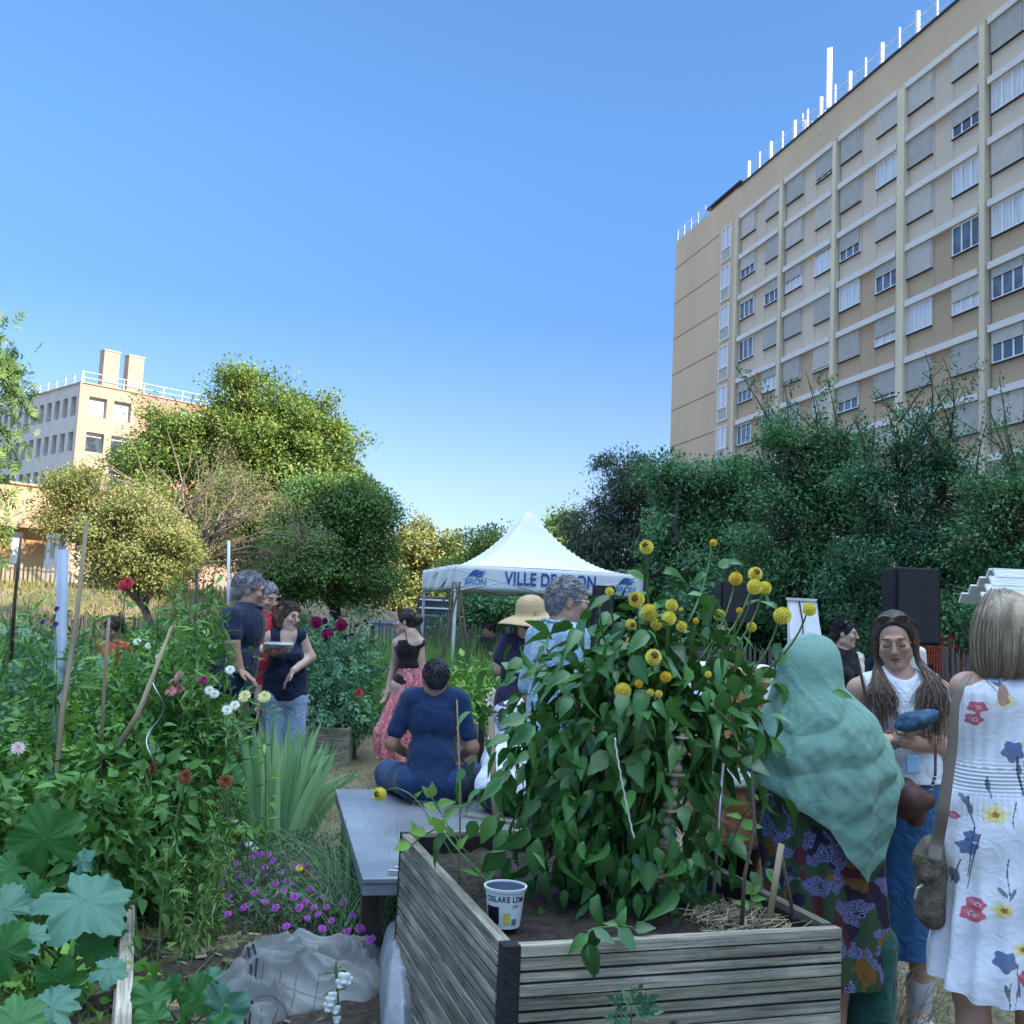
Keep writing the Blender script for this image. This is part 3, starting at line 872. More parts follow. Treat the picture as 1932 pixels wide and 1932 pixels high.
tb.build('trunk', M['bark'], tb_root, smooth=True); lf.build('crown', M['lf_light'], tb_root)

# ============================================================ FENCES AND FAR THINGS
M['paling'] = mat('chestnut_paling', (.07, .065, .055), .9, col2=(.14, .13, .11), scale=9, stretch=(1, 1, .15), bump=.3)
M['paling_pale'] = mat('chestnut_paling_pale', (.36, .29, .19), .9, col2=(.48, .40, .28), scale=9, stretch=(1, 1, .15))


def paling(p0, p1, h, pitch, label, m_, group=None, wire=True, w_=.035, slope=None):
    p0 = np.array(p0, float); p1 = np.array(p1, float)
    L = np.linalg.norm((p1 - p0)[:2]); n = int(L / pitch); d = (p1 - p0) / L
    r = empty('paling_fence', p0, 0, label, 'fence', group)
    mb = MB(); rz_ = math.atan2(d[1], d[0])
    for i in range(n + 1):
        q = d * (i * pitch) + np.array([0, 0, 0]); hh = h * rng.uniform(.93, 1.05)
        Mx = rotz(rz_) @ roty(rng.normal(0, .03)) @ rotx(rng.normal(0, .03))
        wd = w_ * rng.uniform(.8, 1.2)
        mb.box(q + [0, 0, hh / 2], (wd, .016, hh), Mx)
        mb.add((np.array([[-wd / 2, 0, 0], [wd / 2, 0, 0], [0, 0, .05]]) @ Mx.T) + q + [0, 0, hh], np.array([[0, 1, 2]]))
    mb.build('slats', m_, r)
    mb = MB()
    nrm = np.array([-d[1], d[0], 0])
    for z in (.25, .6, .88):
        t = np.linspace(0, L, 60)[:, None]
        mb.tube(d * t + nrm * .015 + [0, 0, h * z], .004, 4)
    mb.build('wire', M['dark_metal'], r)
    for i in range(int(L / 2) + 1):
        mb = MB(); mb.tube([d * i * 2 + nrm * .05, d * i * 2 + nrm * .05 + [0, 0, h * 1.02]], .035, 6); mb.build('post', m_, r)
    return r


fa = at(60, 1130, 26); fb = at(420, 1140, 26.5)
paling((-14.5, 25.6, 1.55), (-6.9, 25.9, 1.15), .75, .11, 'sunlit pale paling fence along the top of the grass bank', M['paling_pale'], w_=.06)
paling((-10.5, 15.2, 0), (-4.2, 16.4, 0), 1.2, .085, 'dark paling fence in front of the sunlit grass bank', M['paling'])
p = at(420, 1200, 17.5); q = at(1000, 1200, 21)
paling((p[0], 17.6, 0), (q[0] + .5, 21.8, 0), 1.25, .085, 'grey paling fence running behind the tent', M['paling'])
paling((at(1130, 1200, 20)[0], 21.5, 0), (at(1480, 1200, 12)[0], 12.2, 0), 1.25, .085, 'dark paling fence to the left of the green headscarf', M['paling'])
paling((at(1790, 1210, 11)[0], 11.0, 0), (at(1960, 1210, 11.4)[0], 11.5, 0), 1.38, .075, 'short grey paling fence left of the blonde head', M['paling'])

# low wall and far road things
m1 = MB(); a_ = at(560, 1170, 42); b_ = at(960, 1165, 44)
for z, hh, th in ((1.0, .12, .5), (.45, .9, .3)):
    cc = (a_ + b_) / 2; cc[2] = z
    m1.box(cc, (np.linalg.norm((b_ - a_)[:2]), th, hh), rotz(math.atan2(b_[1] - a_[1], b_[0] - a_[0])))
tag(m1.build('low_wall', mat('far_wall', (.30, .31, .33), .9, var=.1, scale=1)), 'long low grey wall far behind the paling fence', 'wall')
sg = at(864, 1163, 40)
sr = empty('road_sign', (sg[0], sg[1], 0), 0, 'round red no entry sign beside the front tent pole', 'sign')
m1 = MB(); m1.tube([[0, 0, 0], [0, 0, sg[2] + .1]], .035, 6); m1.build('post', M['steel'], sr)
Mv = rotx(R_(90))
m1 = MB(); m1.lathe([(0, 0), (.34, 0), (.34, .03), (0, .03)], 28, (0, -.05, sg[2]), Mv); m1.build('disc', mat('sign_red', (.55, .03, .03), .4, var=.05), sr)
m1 = MB(); m1.box((0, -.085, sg[2]), (.46, .006, .1)); m1.build('bar', M['white_paint'], sr)
vn = at(832, 1152, 42)
vr = empty('parked_van', (vn[0], 43.5, 0), 0, 'dark box van with white lines seen between the left tent poles', 'van')
m1 = MB(); m1.box((0, 0, 1.35), (1.9, 4, 1.5)); m1.box((0, -2.3, .9), (1.8, .9, .9), taper=.85); m1.build('body', mat('van_dark', (.05, .05, .06), .4), vr, bevel=.06)
m1 = MB(); m1.box((0, -2.02, 1.95), (1.7, .04, .06)); m1.box((0, -2.02, 1.62), (1.7, .04, .06)); m1.build('stripe', M['white_paint'], vr)
m1 = MB()
for sx in (-.75, .75):
    for sy in (-1.6, 1.4): m1.lathe([(0, -.1), (.33, -.1), (.33, .1), (0, .1)], 16, (sx, sy, .33), roty(R_(90)))
m1.build('wheel', M['black'], vr)

# ============================================================ THINGS IN THE GARDEN
def at_z(px, py, z):
    d = FW * F0 + RT * (px - 966) + UP * (966 - py)
    return np.array([0, 0, CAMH]) + d * ((z - CAMH) / d[2])


def text_mesh(txt, size, extrude=.002, offset=0.0, sx=1.0, sp=1.0):
    cu = bpy.data.curves.new("txt", 'FONT'); cu.body = txt; cu.size = size; cu.extrude = extrude; cu.offset = offset
    cu.align_x = 'CENTER'; cu.space_character = sp
    ob_ = bpy.data.objects.new("txt", cu); COL.objects.link(ob_)
    dg = bpy.context.evaluated_depsgraph_get()
    me = bpy.data.meshes.new_from_object(ob_.evaluated_get(dg))
    bpy.data.objects.remove(ob_)
    for v in me.vertices: v.co.x *= sx
    return me


def text_obj(name, txt, size, m_, parent, O, X, Zd, offset=0.0, sx=1.0, sp=1.0):
    """text lettering lying in the plane spanned by X (right) and Zd (up)"""
    me = text_mesh(txt, size, .001, offset, sx, sp)
    X = np.array(X); Zd = np.array(Zd); Nn = np.cross(X, Zd)
    me.transform(Matrix(((X[0], Zd[0], Nn[0], O[0]), (X[1], Zd[1], Nn[1], O[1]), (X[2], Zd[2], Nn[2], O[2]), (0, 0, 0, 1))))
    me.materials.append(m_)
    o = bpy.data.objects.new(name, me); COL.objects.link(o); o.parent = parent
    return o


# ---------------- tent
M['canvas'] = mat('tent_canvas', (.74, .75, .77), .7, var=.04, scale=3, bump=.15, bscale=5, trans=.12)
M['print_blue'] = mat('print_blue', (.02, .09, .33), .6, var=.1)
M['print_light'] = mat('print_light_blue', (.03, .22, .50), .6, var=.1)
fl = at(857, 1115, 16.0); TW = 3.12
T0 = np.array([fl[0], fl[1], 0])
tent = empty('pop_up_tent', T0, AL, 'white pop-up tent with pointed roof and blue lettering on its valance', 'tent')
ZE, ZB, ZP = 2.27, 1.90, 3.45
n = 49
uu, vv = np.meshgrid(np.linspace(0, TW, n), np.linspace(0, TW, n), indexing='ij')
a = (uu - TW / 2) / (TW / 2); b_ = (vv - TW / 2) / (TW / 2)
r = np.maximum(abs(a), abs(b_)); rr = np.sqrt(r * r + .0015)
prof = np.clip(1 - rr, 0, 1) ** 2.25
ang = np.minimum(abs(a), abs(b_)) / np.maximum(r, 1e-3)
z = ZE + (ZP - ZE) * prof - .07 * (1 - ang ** 2) * np.sin(PI * np.clip(r, 0, 1)) + .015 * (1 - ang) * (r > .9)
mb = MB(); mb.grid(np.stack([uu, vv, z], -1))
mb.build('roof', M['canvas'], tent, smooth=True)
mb = MB()
t = np.linspace(0, 1, 60)
def side(p, q, ripple):
    P_ = np.array(p)[None] + (np.array(q) - np.array(p))[None] * t[:, None]
    d = norm(np.array(q, float) - np.array(p)); nrm = np.array([d[1], -d[0], 0])
    rows_ = []
    for k, zz in enumerate((ZE + .0, ZE - .06, ZE - .14, ZE - .24, ZB + .05, ZB)):
        sag = ripple * np.sin(t * 21 + k * .7) * (k / 5) + .004 * (k > 0)
        dz = (.015 * np.sin(t * PI)) * (k == 5) - .012 * np.sin(t * 13 + k) * ripple * 20 * (k / 5)
        rows_.append(P_ + nrm * sag[:, None] + np.stack([0 * t, 0 * t, zz - dz], -1))
    return np.array(rows_)
mb.grid(side((0, 0, 0), (TW, 0, 0), .004)); mb.grid(side((0, TW, 0), (0, 0, 0), .03)); mb.grid(side((TW, 0, 0), (TW, TW, 0), .01)); mb.grid(side((TW, TW, 0), (0, TW, 0), .01))
mb.build('valance', M['canvas'], tent, smooth=True, solid=.004)
for (u, v_) in ((.03, .03), (TW - .03, .03), (.03, TW - .03), (TW - .03, TW - .03)):
    mb = MB(); mb.box((u, v_, 1.0), (.045, .045, 2.0)); mb.box((u, v_, 2.1), (.055, .055, .3)); mb.box((u, v_, .01), (.1, .1, .02))
    mb.build('leg', M['metal_white'], tent)
mb = MB()
for k in range(4):
    P0_, P1_ = [((0, 0), (TW, 0)), ((0, TW), (TW, TW)), ((0, 0), (0, TW)), ((TW, 0), (TW, TW))][k]
    P0_, P1_ = np.array([*P0_, 0.]), np.array([*P1_, 0.]); mid = (P0_ + P1_) / 2
    for s_, e in ((P0_, mid), (mid, P1_)):
        mb.tube([s_ + [0, 0, 2.2], e + [0, 0, 1.86]], .012, 4); mb.tube([s_ + [0, 0, 1.86], e + [0, 0, 2.2]], .012, 4)
mb.build('truss', M['steel'], tent)
text_obj('lettering', 'VILLE DE BRON', .285, M['print_blue'], tent, (TW * .50, -.016, ZB + .105), (1, 0, 0), (0, 0, 1), .006, .74, 1.05)
for u in (.33, TW - .30):
    text_obj('lettering', 'BRON', .135, M['print_light'], tent, (u, -.016, ZB + .075), (1, 0, 0), (0, 0, 1), .002, .95)
    mb = MB()
    for k in range(3):
        tt = np.linspace(0, 1, 12)
        x = u - .14 + .26 * tt + .02 * k; zz = ZB + .185 + .033 * k + .055 * tt + .022 * np.sin(tt * 6.3 - .5)
        wd = .012 * np.sin(PI * tt) + .004
        V = np.stack([np.stack([x, x * 0 - .018, zz - wd], -1), np.stack([x, x * 0 - .018, zz + wd], -1)])
        mb.grid(V)
    mb.build('wave_emblem', M['print_blue'], tent, solid=.002)

# ---------------- loudspeakers on tripods
def speaker(px, ytop, Yd, w_, h, label, face=0.0):
    p = at(px, ytop, Yd); zt = float(p[2])
    r = empty('loudspeaker', (p[0], p[1], 0), face, label, 'loudspeaker', 'black loudspeakers on stands')
    mb = MB(); mb.box((0, 0, zt - h / 2), (w_, w_ * .9, h)); mb.build('cabinet', M['black'], r, bevel=.02)
    mb = MB(); mb.box((0, -w_ * .45 - .006, zt - h / 2), (w_ * .88, .012, h * .92)); mb.build('grille', mat('grille', (.02, .021, .026), .7, scale=90, bump=.6, bscale=180), r)
    mb = MB(); mb.tube([[0, 0, .25], [0, 0, zt - h]], .018, 8)
    mb.tube([[0, 0, .8], [0, 0, .92]], .03, 8); mb.build('pole', M['dark_metal'], r)
    for k in range(3):
        a = 2.1 * k + .4
        mb = MB(); mb.tube([[0, 0, .85], [math.cos(a) * .5, math.sin(a) * .5, .02]], .013, 6)
        mb.tube([[0, 0, .35], [math.cos(a) * .28, math.sin(a) * .28, .39]], .009, 6); mb.build('leg', M['dark_metal'], r)
    return r
M['black'].node_tree.nodes['Principled BSDF'].inputs['Specular IOR Level'].default_value = .15
speaker(1718, 1073, 8.4, .37, .62, 'large black loudspeaker above and behind the dark haired woman in white')
speaker(1388, 1098, 11.0, .38, .45, 'black loudspeaker half hidden behind the yellow dahlias')
speaker(1139, 1105, 15.0, .31, .62, 'black loudspeaker in front of the right end of the tent valance')

# ---------------- flip chart
p = at(1512, 1133, 10.2)
r = empty('display_board', (p[0], p[1], 0), .15, 'white display board on legs behind the green headscarf', 'board')
mb = MB(); zt = float(p[2])
V = np.array([[-.14, 0, zt], [.15, 0, zt], [.19, -.12, zt - .48], [-.15, -.12, zt - .48]])
mb.add(np.concatenate([V, V + [0, .02, 0]]), np.array([[3, 2, 1, 0], [4, 5, 6, 7], [0, 1, 5, 4], [1, 2, 6, 5], [2, 3, 7, 6], [3, 0, 4, 7]])); mb.build('panel', M['white_paint'], r)
mb = MB(); mb.tube([[-.03, -.012, zt], [-.01, -.06, zt - .2], [-.03, -.13, zt - .44]], .006, 5); mb.build('cord', M['black'], r)
mb = MB(); mb.box((0, 0, zt + .01), (.31, .04, .025)); mb.build('top_rail', M['metal_white'], r)
for sx in (-.15, .17):
    mb = MB(); mb.tube([[sx * .9, 0, zt - .02], [sx * 1.5, -.3, 0]], .012, 6); mb.build('leg', M['metal_white'], r)
mb = MB(); mb.tube([[0, .03, zt - .02], [0, .45, 0]], .012, 6); mb.build('leg', M['metal_white'], r)

# ---------------- white plank roof at the right
p = at(1850, 1134, 5.6)
M['plank_white'] = mat('weathered_white_plank', (.55, .56, .55), .8, col2=(.68, .69, .68), scale=6, stretch=(1, 12, 12), bump=.35, bscale=12)
r = empty('notice_shelter', (p[0] + .9, p[1] + .1, 0), .05, 'small shelter with a sloping roof of whitewashed planks behind the blonde head', 'shelter')
zt = float(p[2])
for i in range(4):
    f = i / 3.0
    mb = MB(); mb.box((.0, -.10 + .028 * i, zt + .046 * i + .02), (1.84 - .075 * i, .062, .014), rotx(R_(56)))
    mb.build('plank', M['plank_white'], r)
for i in range(4):
    mb = MB(); mb.box((.0, .14 - .028 * i, zt + .02 + .046 * i), (1.84 - .075 * i, .062, .014), rotx(R_(-56))); mb.build('plank', M['plank_white'], r)
for sx in (-.62, .62):
    mb = MB(); mb.box((sx, .02, (zt + .04) / 2), (.08, .08, zt + .04)); mb.build('post', M['wood_grey'], r)
mb = MB(); mb.box((0, .02, zt - .35), (1.16, .03, .5)); mb.build('board', M['wood_grey'], r)

# ---------------- near raised bed
def plankmat(name, ax):
    m, t, b, N, L = _nodes(name)
    tc = N.new("ShaderNodeTexCoord")
    def nz(sc, st, det=6, rgh=.6):
        mp = N.new("ShaderNodeMapping"); mp.inputs['Scale'].default_value = st; L.new(tc.outputs['Object'], mp.inputs[0])
        n_ = N.new("ShaderNodeTexNoise"); n_.inputs['Scale'].default_value = sc; n_.inputs['Detail'].default_value = det; n_.inputs['Roughness'].default_value = rgh; n_.inputs['Distortion'].default_value = .4
        L.new(mp.outputs[0], n_.inputs['Vector']); return n_.outputs[0]
    def ramp(i_, p0, c0, p1, c1):
        r = N.new("ShaderNodeValToRGB"); r.color_ramp.elements[0].position = p0; r.color_ramp.elements[1].position = p1; r.color_ramp.elements[0].color = (*c0, 1); r.color_ramp.elements[1].color = (*c1, 1); L.new(i_, r.inputs[0]); return r.outputs[0]
    def mul(a, c):
        x = N.new("ShaderNodeMix"); x.data_type = 'RGBA'; x.blend_type = 'MULTIPLY'; x.inputs['Factor'].default_value = 1; L.new(a, x.inputs['A']); L.new(c, x.inputs['B']); return x.outputs['Result']
    st = (1, 26, 26) if ax == 'x' else (26, 1, 26)
    g = nz(3.2, st, 9, .7)
    col = ramp(g, .34, (.10, .092, .075), .64, (.40, .385, .32))
    col = mul(col, ramp(nz(2.2, (1, 1, 2.5)), .33, (.50, .50, .46), .60, (1.12, 1.08, 1.0)))
    vo = N.new("ShaderNodeTexVoronoi"); mp = N.new("ShaderNodeMapping"); mp.inputs['Scale'].default_value = (1, 2.2, 2.2) if ax == 'x' else (2.2, 1, 2.2); L.new(tc.outputs['Object'], mp.inputs[0]); L.new(mp.outputs[0], vo.inputs['Vector']); vo.inputs['Scale'].default_value = 4.2
    col = mul(col, ramp(vo.outputs['Distance'], .04, (.22, .19, .15), .10, (1, 1, 1)))
    an = N.new("ShaderNodeAttribute"); an.attribute_name = "Col"; col = mul(col, an.outputs['Color'])
    L.new(col, b.inputs['Base Color']); b.inputs['Roughness'].default_value = .88; b.inputs['Specular IOR Level'].default_value = .2
    bp = N.new("ShaderNodeBump"); bp.inputs['Strength'].default_value = .55; bp.inputs['Distance'].default_value = .006; L.new(g, bp.inputs['Height']); L.new(bp.outputs[0], b.inputs['Normal'])
    return m
M['plank_x'] = plankmat('bed_plank_long', 'x'); M['plank_y'] = plankmat('bed_plank_side', 'y')
M['rim'] = mat('bed_rim', (.33, .32, .27), .85, col2=(.50, .49, .43), scale=6, bump=.4, bscale=20, stretch=(3, 3, 3), attr=True)
M['felt'] = mat('dark_felt', (.018, .017, .016), .95, scale=20, bump=.5)
ZT_B = .66
A_ = at_z(950, 1785, ZT_B); B_ = at_z(1590, 1750, ZT_B); C_ = at_z(750, 1567, ZT_B)
ang_b = math.atan2(B_[1] - A_[1], B_[0] - A_[0]); BW = float(np.linalg.norm((B_ - A_)[:2]))
ev = np.array([-math.sin(ang_b), math.cos(ang_b), 0]); BL = float((C_ - A_) @ ev)
print('BED', A_, ang_b, BW, BL)
def bed(name, O, rz, W, Ln, H, ph, label, cat='planter', depth=.08, th=.035, group=None):
    r = empty(name, (O[0], O[1], 0), rz, label, cat, group)
    nb = int(round(H / ph)); ph = H / nb
    for nm, L_, mk in (('front_boards', W, 'f'), ('back_boards', W, 'b'), ('side_boards', Ln, 'l'), ('side_boards', Ln, 'r')):
        mb = MB()
        for i in range(nb):
            zc = ph * (i + .5); g = .0022 + .004 * ((nb - i) % 3 == 0)
            jig = rng.normal(0, .0012); cl = (.66 + .6 * rng.uniform()) * np.array([1, 1, .97 + .06 * rng.uniform()])
            if mk in 'fb':
                y = (th / 2 if mk == 'f' else Ln - th / 2) + jig
                mb.box((W / 2 + .024, y, zc), (L_ - .054, th, ph - 2 * g), col=cl)
            else:
                x = (th / 2 if mk == 'l' else W - th / 2) + jig
                mb.box((x, Ln / 2 + (.0 if mk == 'l' else .0), zc), (th, L_ - .11, ph - 2 * g), col=cl)
        mb.build(nm, M['plank_x'] if mk in 'fb' else M['plank_y'], r, bevel=.0015)
    for (x, y) in ((.03, .03), (W - .03, .03), (.03, Ln - .03), (W - .03, Ln - .03)):
        mb = MB(); mb.box((x, y, H / 2 - .002), (.052, .052, H - .004)); mb.build('corner_post', M['felt'], r)
    mb = MB()   # dark inner lining so no light shows through the gaps
    for (c, d) in (((W / 2, th + .006, H / 2 - .01), (W - .12, .008, H - .02)), ((W / 2, Ln - th - .006, H / 2 - .01), (W - .12, .008, H - .02)),
                   ((th + .006, Ln / 2, H / 2 - .01), (.008, Ln - .12, H - .02)), ((W - th - .006, Ln / 2, H / 2 - .01), (.008, Ln - .12, H - .02))): mb.box(c, d)
    mb.build('lining', M['felt'], r)
    mb = MB()
    gx_, gy_ = np.meshgrid(np.linspace(th + .011, W - th - .011, 60), np.linspace(th + .011, Ln - th - .011, 60), indexing='ij')
    q = np.stack([gx_, gy_, gx_ * 0], -1)
    zz = H - depth + .018 * snoise(q, 14, 1) + .012 * snoise(q, 45, 2)
    mb.grid(np.stack([gx_, gy_, zz], -1)[::-1].transpose(1, 0, 2)[:, ::-1].transpose(1, 0, 2).transpose(1, 0, 2))
    mb.build('soil', M['soil'], r, smooth=True)
    return r
bed1 = bed('raised_bed', A_, ang_b, BW, BL, ZT_B, .0347, 'large weathered wooden raised bed holding the yellow dahlia plant')
def bedp(x, y, z): return np.array([A_[0], A_[1], 0]) + np.array([math.cos(ang_b), math.sin(ang_b), 0]) * x + ev * y + np.array([0, 0, z])

# straw in the bed
mb = MB()
for i in range(420):
    x, y = rng.uniform(.72, BW - .06), rng.uniform(.06, .42); a = rng.uniform(0, PI); l = rng.uniform(.03, .09)
    c = bedp(x, y, ZT_B - .07 + rng.uniform(0, .045)); d = np.array([math.cos(a), math.sin(a), rng.normal(0, .25)]) * l
    mb.tube([c - d / 2, c + d / 2 + [0, 0, .004]], .0016, 3, tone=rng.uniform())
tag(mb.build('straw', leafmat('straw', (.22, .17, .10), (.48, .40, .26), rough=.8, trans=.1)), 'loose dry straw mulch at the right end of the near raised bed', 'straw', kind='stuff')

# bucket
p = at_z(948, 1736, ZT_B - .055)
bp_ = empty('plastic_pot', (p[0] + .005, p[1] - .005, p[2] - .012), 0, 'white yoghurt pot with handwriting on it, standing in the near raised bed', 'pot')
k_ = p[1] / F0; rt = 39 * k_; hb = 70 * k_
mb = MB(); mb.lathe([(0, 0), (rt * .74, 0), (rt * .93, hb * .93), (rt, hb * .93), (rt * 1.02, hb), (rt * .93, hb), (rt * .71, .006), (0, .006)], 40)
M['pot_white'] = mat('pot_white', (.60, .64, .64), .45, var=.06)
mb.build('body', M['pot_white'], bp_, smooth=False)
mb = MB(); mb.lathe([(0, .007), (rt * .70, .007), (rt * .92, hb * .96)], 40); mb.build('inside', mat('pot_inside', (.10, .13, .18), .6), bp_, smooth=True)
def on_pot(a0, a1, f0, f1, n_=16):
    mb = MB(); aa = np.linspace(a0, a1, n_); zz = np.linspace(f0, f1, 6)
    V = np.array([[[(rt * (.74 + .19 * f / .93) + .0012) * math.sin(q), -(rt * (.74 + .19 * f / .93) + .0012) * math.cos(q), hb * f] for q in aa] for f in zz])
    mb.grid(V); return mb
on_pot(-.05, .33, .12, .42).build('yellow_patch', mat('patch_yellow', (.60, .47, .06), .5), bp_).location = (0, 0, 0)
on_pot(-1.15, -.32, .12, .56).build('dark_patch', mat('patch_dark', (.012, .013, .02), .5), bp_)
on_pot(.45, .75, .10, .26).build('barcode', mat('patch_slate', (.10, .14, .17), .5), bp_)
on_pot(.42, .80, .55, .62).build('small_print', mat('patch_grey', (.25, .32, .33), .5), bp_)
me = text_mesh('CISLAKE LDM', hb * .2, .0003, .0003, .86, 1.1)
for v in me.vertices:
    q = v.co.x / (rt * .9) * 1.0; f = .70 + (v.co.y - abs(v.co.x) * .05) / hb
    rad = rt * (.74 + .19 * f / .93) + .0014 + v.co.z
    v.co = Vector((rad * math.sin(q), -rad * math.cos(q), hb * f))
me.materials.append(M['black']); o = bpy.data.objects.new('handwriting', me); COL.objects.link(o); o.parent = bp_

# stakes in the bed
def stick(name, pts, r0, m_, label, cat='stake', group=None, n_=7):
    mb = MB(); P = np.array(pts, float); base = P[0].copy()
    mb.tube(P - base, r0, n_)
    o = mb.build(name, m_, None, smooth=True, loc=base)
    return tag(o, label, cat, group)
Yb = lambda x, y: bedp(x, y, 0)[1]
stick('stake', [at(1399, 1745, 3.15), at(1405, 1650, 3.16), at(1424, 1560, 3.2), at(1418, 1455, 3.2)], [.007, .006, .006, .004], M['bark'], 'tall dark bent stick at the right of the near raised bed')
stick('stake', [at(1452, 1730, 3.0), at(1474, 1592, 3.02)], [.010, .0095], M['bamboo'], 'short thick cane cut straight, leaning in the near raised bed')
stick('stake', [at(1498, 1735, 3.05), at(1474, 1612, 3.06)], [.006, .005], M['bark'], 'thin short dark stick beside the thick cane')
stick('stake', [at(1346, 1690, 3.45), at(1364, 1440, 3.5)], [.006, .006], M['steel'], 'thin straight grey rod right of the dahlia plant')
stick('stake', [at(938, 1560, 5.0), at(932, 1500, 5.0), at(927, 1352, 5.0)], [.017, .016, .015], M['bamboo'], 'brown wooden pole between the seated man in blue and the dahlia plant')
stick('stake', [at(868, 1800, 3.7) * [1, 1, 0], at(869, 1500, 3.7), at(862, 1320, 3.7)], [.0035, .0035, .003], M['bamboo'], 'very thin cane standing in front of the seated man in blue')

# bead stake
r = empty('beaded_stake', at_z(1243, 1722, ZT_B - .07), 0, 'garden stake strung with wooden beads beside the dahlia stems', 'ornament')
M['bead'] = mat('bead_wood', (.20, .16, .11), .7, col2=(.34, .28, .19), scale=30, bump=.3)
mb = MB(); top = at(1288, 1385, 3.42) - np.array(r.location); mb.tube([[0, 0, -.02], top * .5 + [-.01, 0, 0], top], .008, 8); mb.build('rod', M['bamboo'], r, smooth=True)
f = 0.02; i = 0
while f < .98:
    rr_ = rng.uniform(.014, .024); c = top * f + np.array([-.01, 0, 0]) * math.sin(f * PI)
    mb = MB(); pr = [(math.sin(q) * rr_, -math.cos(q) * rr_ * .85) for q in np.linspace(0.05, PI - .05, 9)]
    if i % 4 == 3: pr = [(math.sin(q) * rr_ * 1.5, -math.cos(q) * rr_ * .35) for q in np.linspace(0.05, PI - .05, 9)]
    mb.lathe(pr, 14, c); mb.build('bead', M['bead'], r, smooth=True); f += (rr_ * 1.75 if i % 4 != 3 else rr_ * .9) / np.linalg.norm(top); i += 1
# string
P = []
for t_ in np.linspace(0, 1, 40):
    c = at(1160 + 36 * t_ ** 1.2 + .8 * math.sin(t_ * 60), 1392 + 190 * t_, 2.93); P.append(c)
o = stick('string', P, .0024, mat('string_white', (.55, .55, .50), .9), 'white twisted string hanging down the front of the dahlia plant', 'string', n_=5)

# ---------------- metal topped platform
PA = at_z(683, 1668, .42); PB = at_z(632, 1486, .45)
pd = PB - PA; pl = float(np.linalg.norm(pd[:2])); pa = math.atan2(pd[1], pd[0]) - PI / 2
pw = .86
plat = empty('low_table', (PA[0], PA[1], 0), pa, 'long low table topped with grey metal sheet where the man in blue sits', 'table')
M['zinc'] = mat('zinc_sheet', (.19, .205, .23), .42, col2=(.30, .32, .35), scale=3, bump=.12, bscale=25, metal=.35, spec=.6)
mb = MB(); mb.box((pw / 2, pl / 2, .43), (pw, pl, .022)); mb.build('top', M['zinc'], plat, bevel=.004)
mb = MB()
mb.box((pw / 2, .02, .395), (pw - .01, .03, .045)); mb.box((pw / 2, pl - .02, .395), (pw - .01, .03, .045)); mb.box((.02, pl / 2, .395), (.03, pl - .08, .045)); mb.box((pw - .02, pl / 2, .395), (.03, pl - .08, .045))
mb.build('apron', mat('zinc_edge', (.20, .23, .26), .5, metal=.3), plat)
for (x, y) in ((.08, .35), (pw - .08, .35), (.08, pl - .3), (pw - .08, pl - .3), (.08, pl / 2), (pw - .08, pl / 2)):
    mb = MB(); mb.box((x, y, .187), (.09, .09, .372)); mb.build('leg', M['bark'], plat)
def platp(x, y, z): return np.array(plat.location) + rotz(pa) @ np.array([x, y, z])
mb = MB(); mb.box((0, 0, .011), (.10, .10, .022)); mb.box((0, -.0, .027), (.06, .055, .008))
tag(mb.build('metal_latch', M['steel'], None, loc=platp(.17, .09, .441), bevel=.004), 'small metal fitting on the near end of the low table', 'fitting')

# ---------------- middle and far raised beds
p = at_z(905, 1368, .45)
bed2 = bed('raised_bed', (p[0], p[1]), AL, 1.5, 2.6, .45, .15, 'old grey wooden raised bed with lilies behind the seated man in blue', depth=.05)
p2 = p
p = at_z(572, 1372, .36); q = at_z(655, 1372, .36)
bed3 = bed('raised_bed', (p[0] - .35, p[1]), .06, q[0] - p[0] + .4, 2.4, .36, .17, 'dark wooden raised bed with magenta dahlias behind the woman in the navy top', depth=.05)
p3 = p
# plank edging at left
a0 = at_z(244, 1700, .16); a1 = at_z(230, 1960, .16)
o = MB(); L_ = float(np.linalg.norm((a1 - a0)[:2])); o.box((0, 0, 0), (.055, L_, .03), col=(1.5, 1.5, 1.5)); o.box((-.02, 0, -.09), (.03, L_, .15), col=(1, 1, 1))
c = (a0 + a1) / 2
tag(o.build('edging_board', M['plank_y'], None, loc=c - [0, 0, .016], rz=math.atan2(a0[1] - a1[1], a0[0] - a1[0]) - PI / 2, bevel=.003), 'weathered pale edging board of the left plot', 'board')

# tall stakes in the left plot
stick('stake', [at(107, 1560, 5.2), at(112, 1300, 5.2), at(119, 1037, 5.2)], [.03, .03, .03], mat('pale_post', (.36, .42, .50), .7, var=.15), 'pale blue-white square post standing in the left plot', n_=4)
stick('stake', [at(90, 1640, 4.6), at(118, 1340, 4.7), at(143, 1180, 4.8), at(164, 985, 4.8)], [.011, .012, .011, .009], M['bamboo'], 'long brown cane leaning beside the pale square post')
stick('stake', [at(20, 1250, 6), at(28, 1130, 6), at(40, 1010, 6)], [.012, .01, .008], M['bark'], 'dark crooked branch used as a stake at the far left')
stick('stake', [at(222, 1410, 4.6), at(262, 1345, 4.65), at(325, 1180, 4.8)], [.014, .013, .007], M['bamboo'], 'broken slanting cane in the middle of the left plot')
stick('stake', [at(188, 1500, 5.0), at(196, 1300, 5.0), at(206, 1165, 5.0)], [.009, .009, .008], M['bamboo'], 'thin upright cane right of the long brown cane')
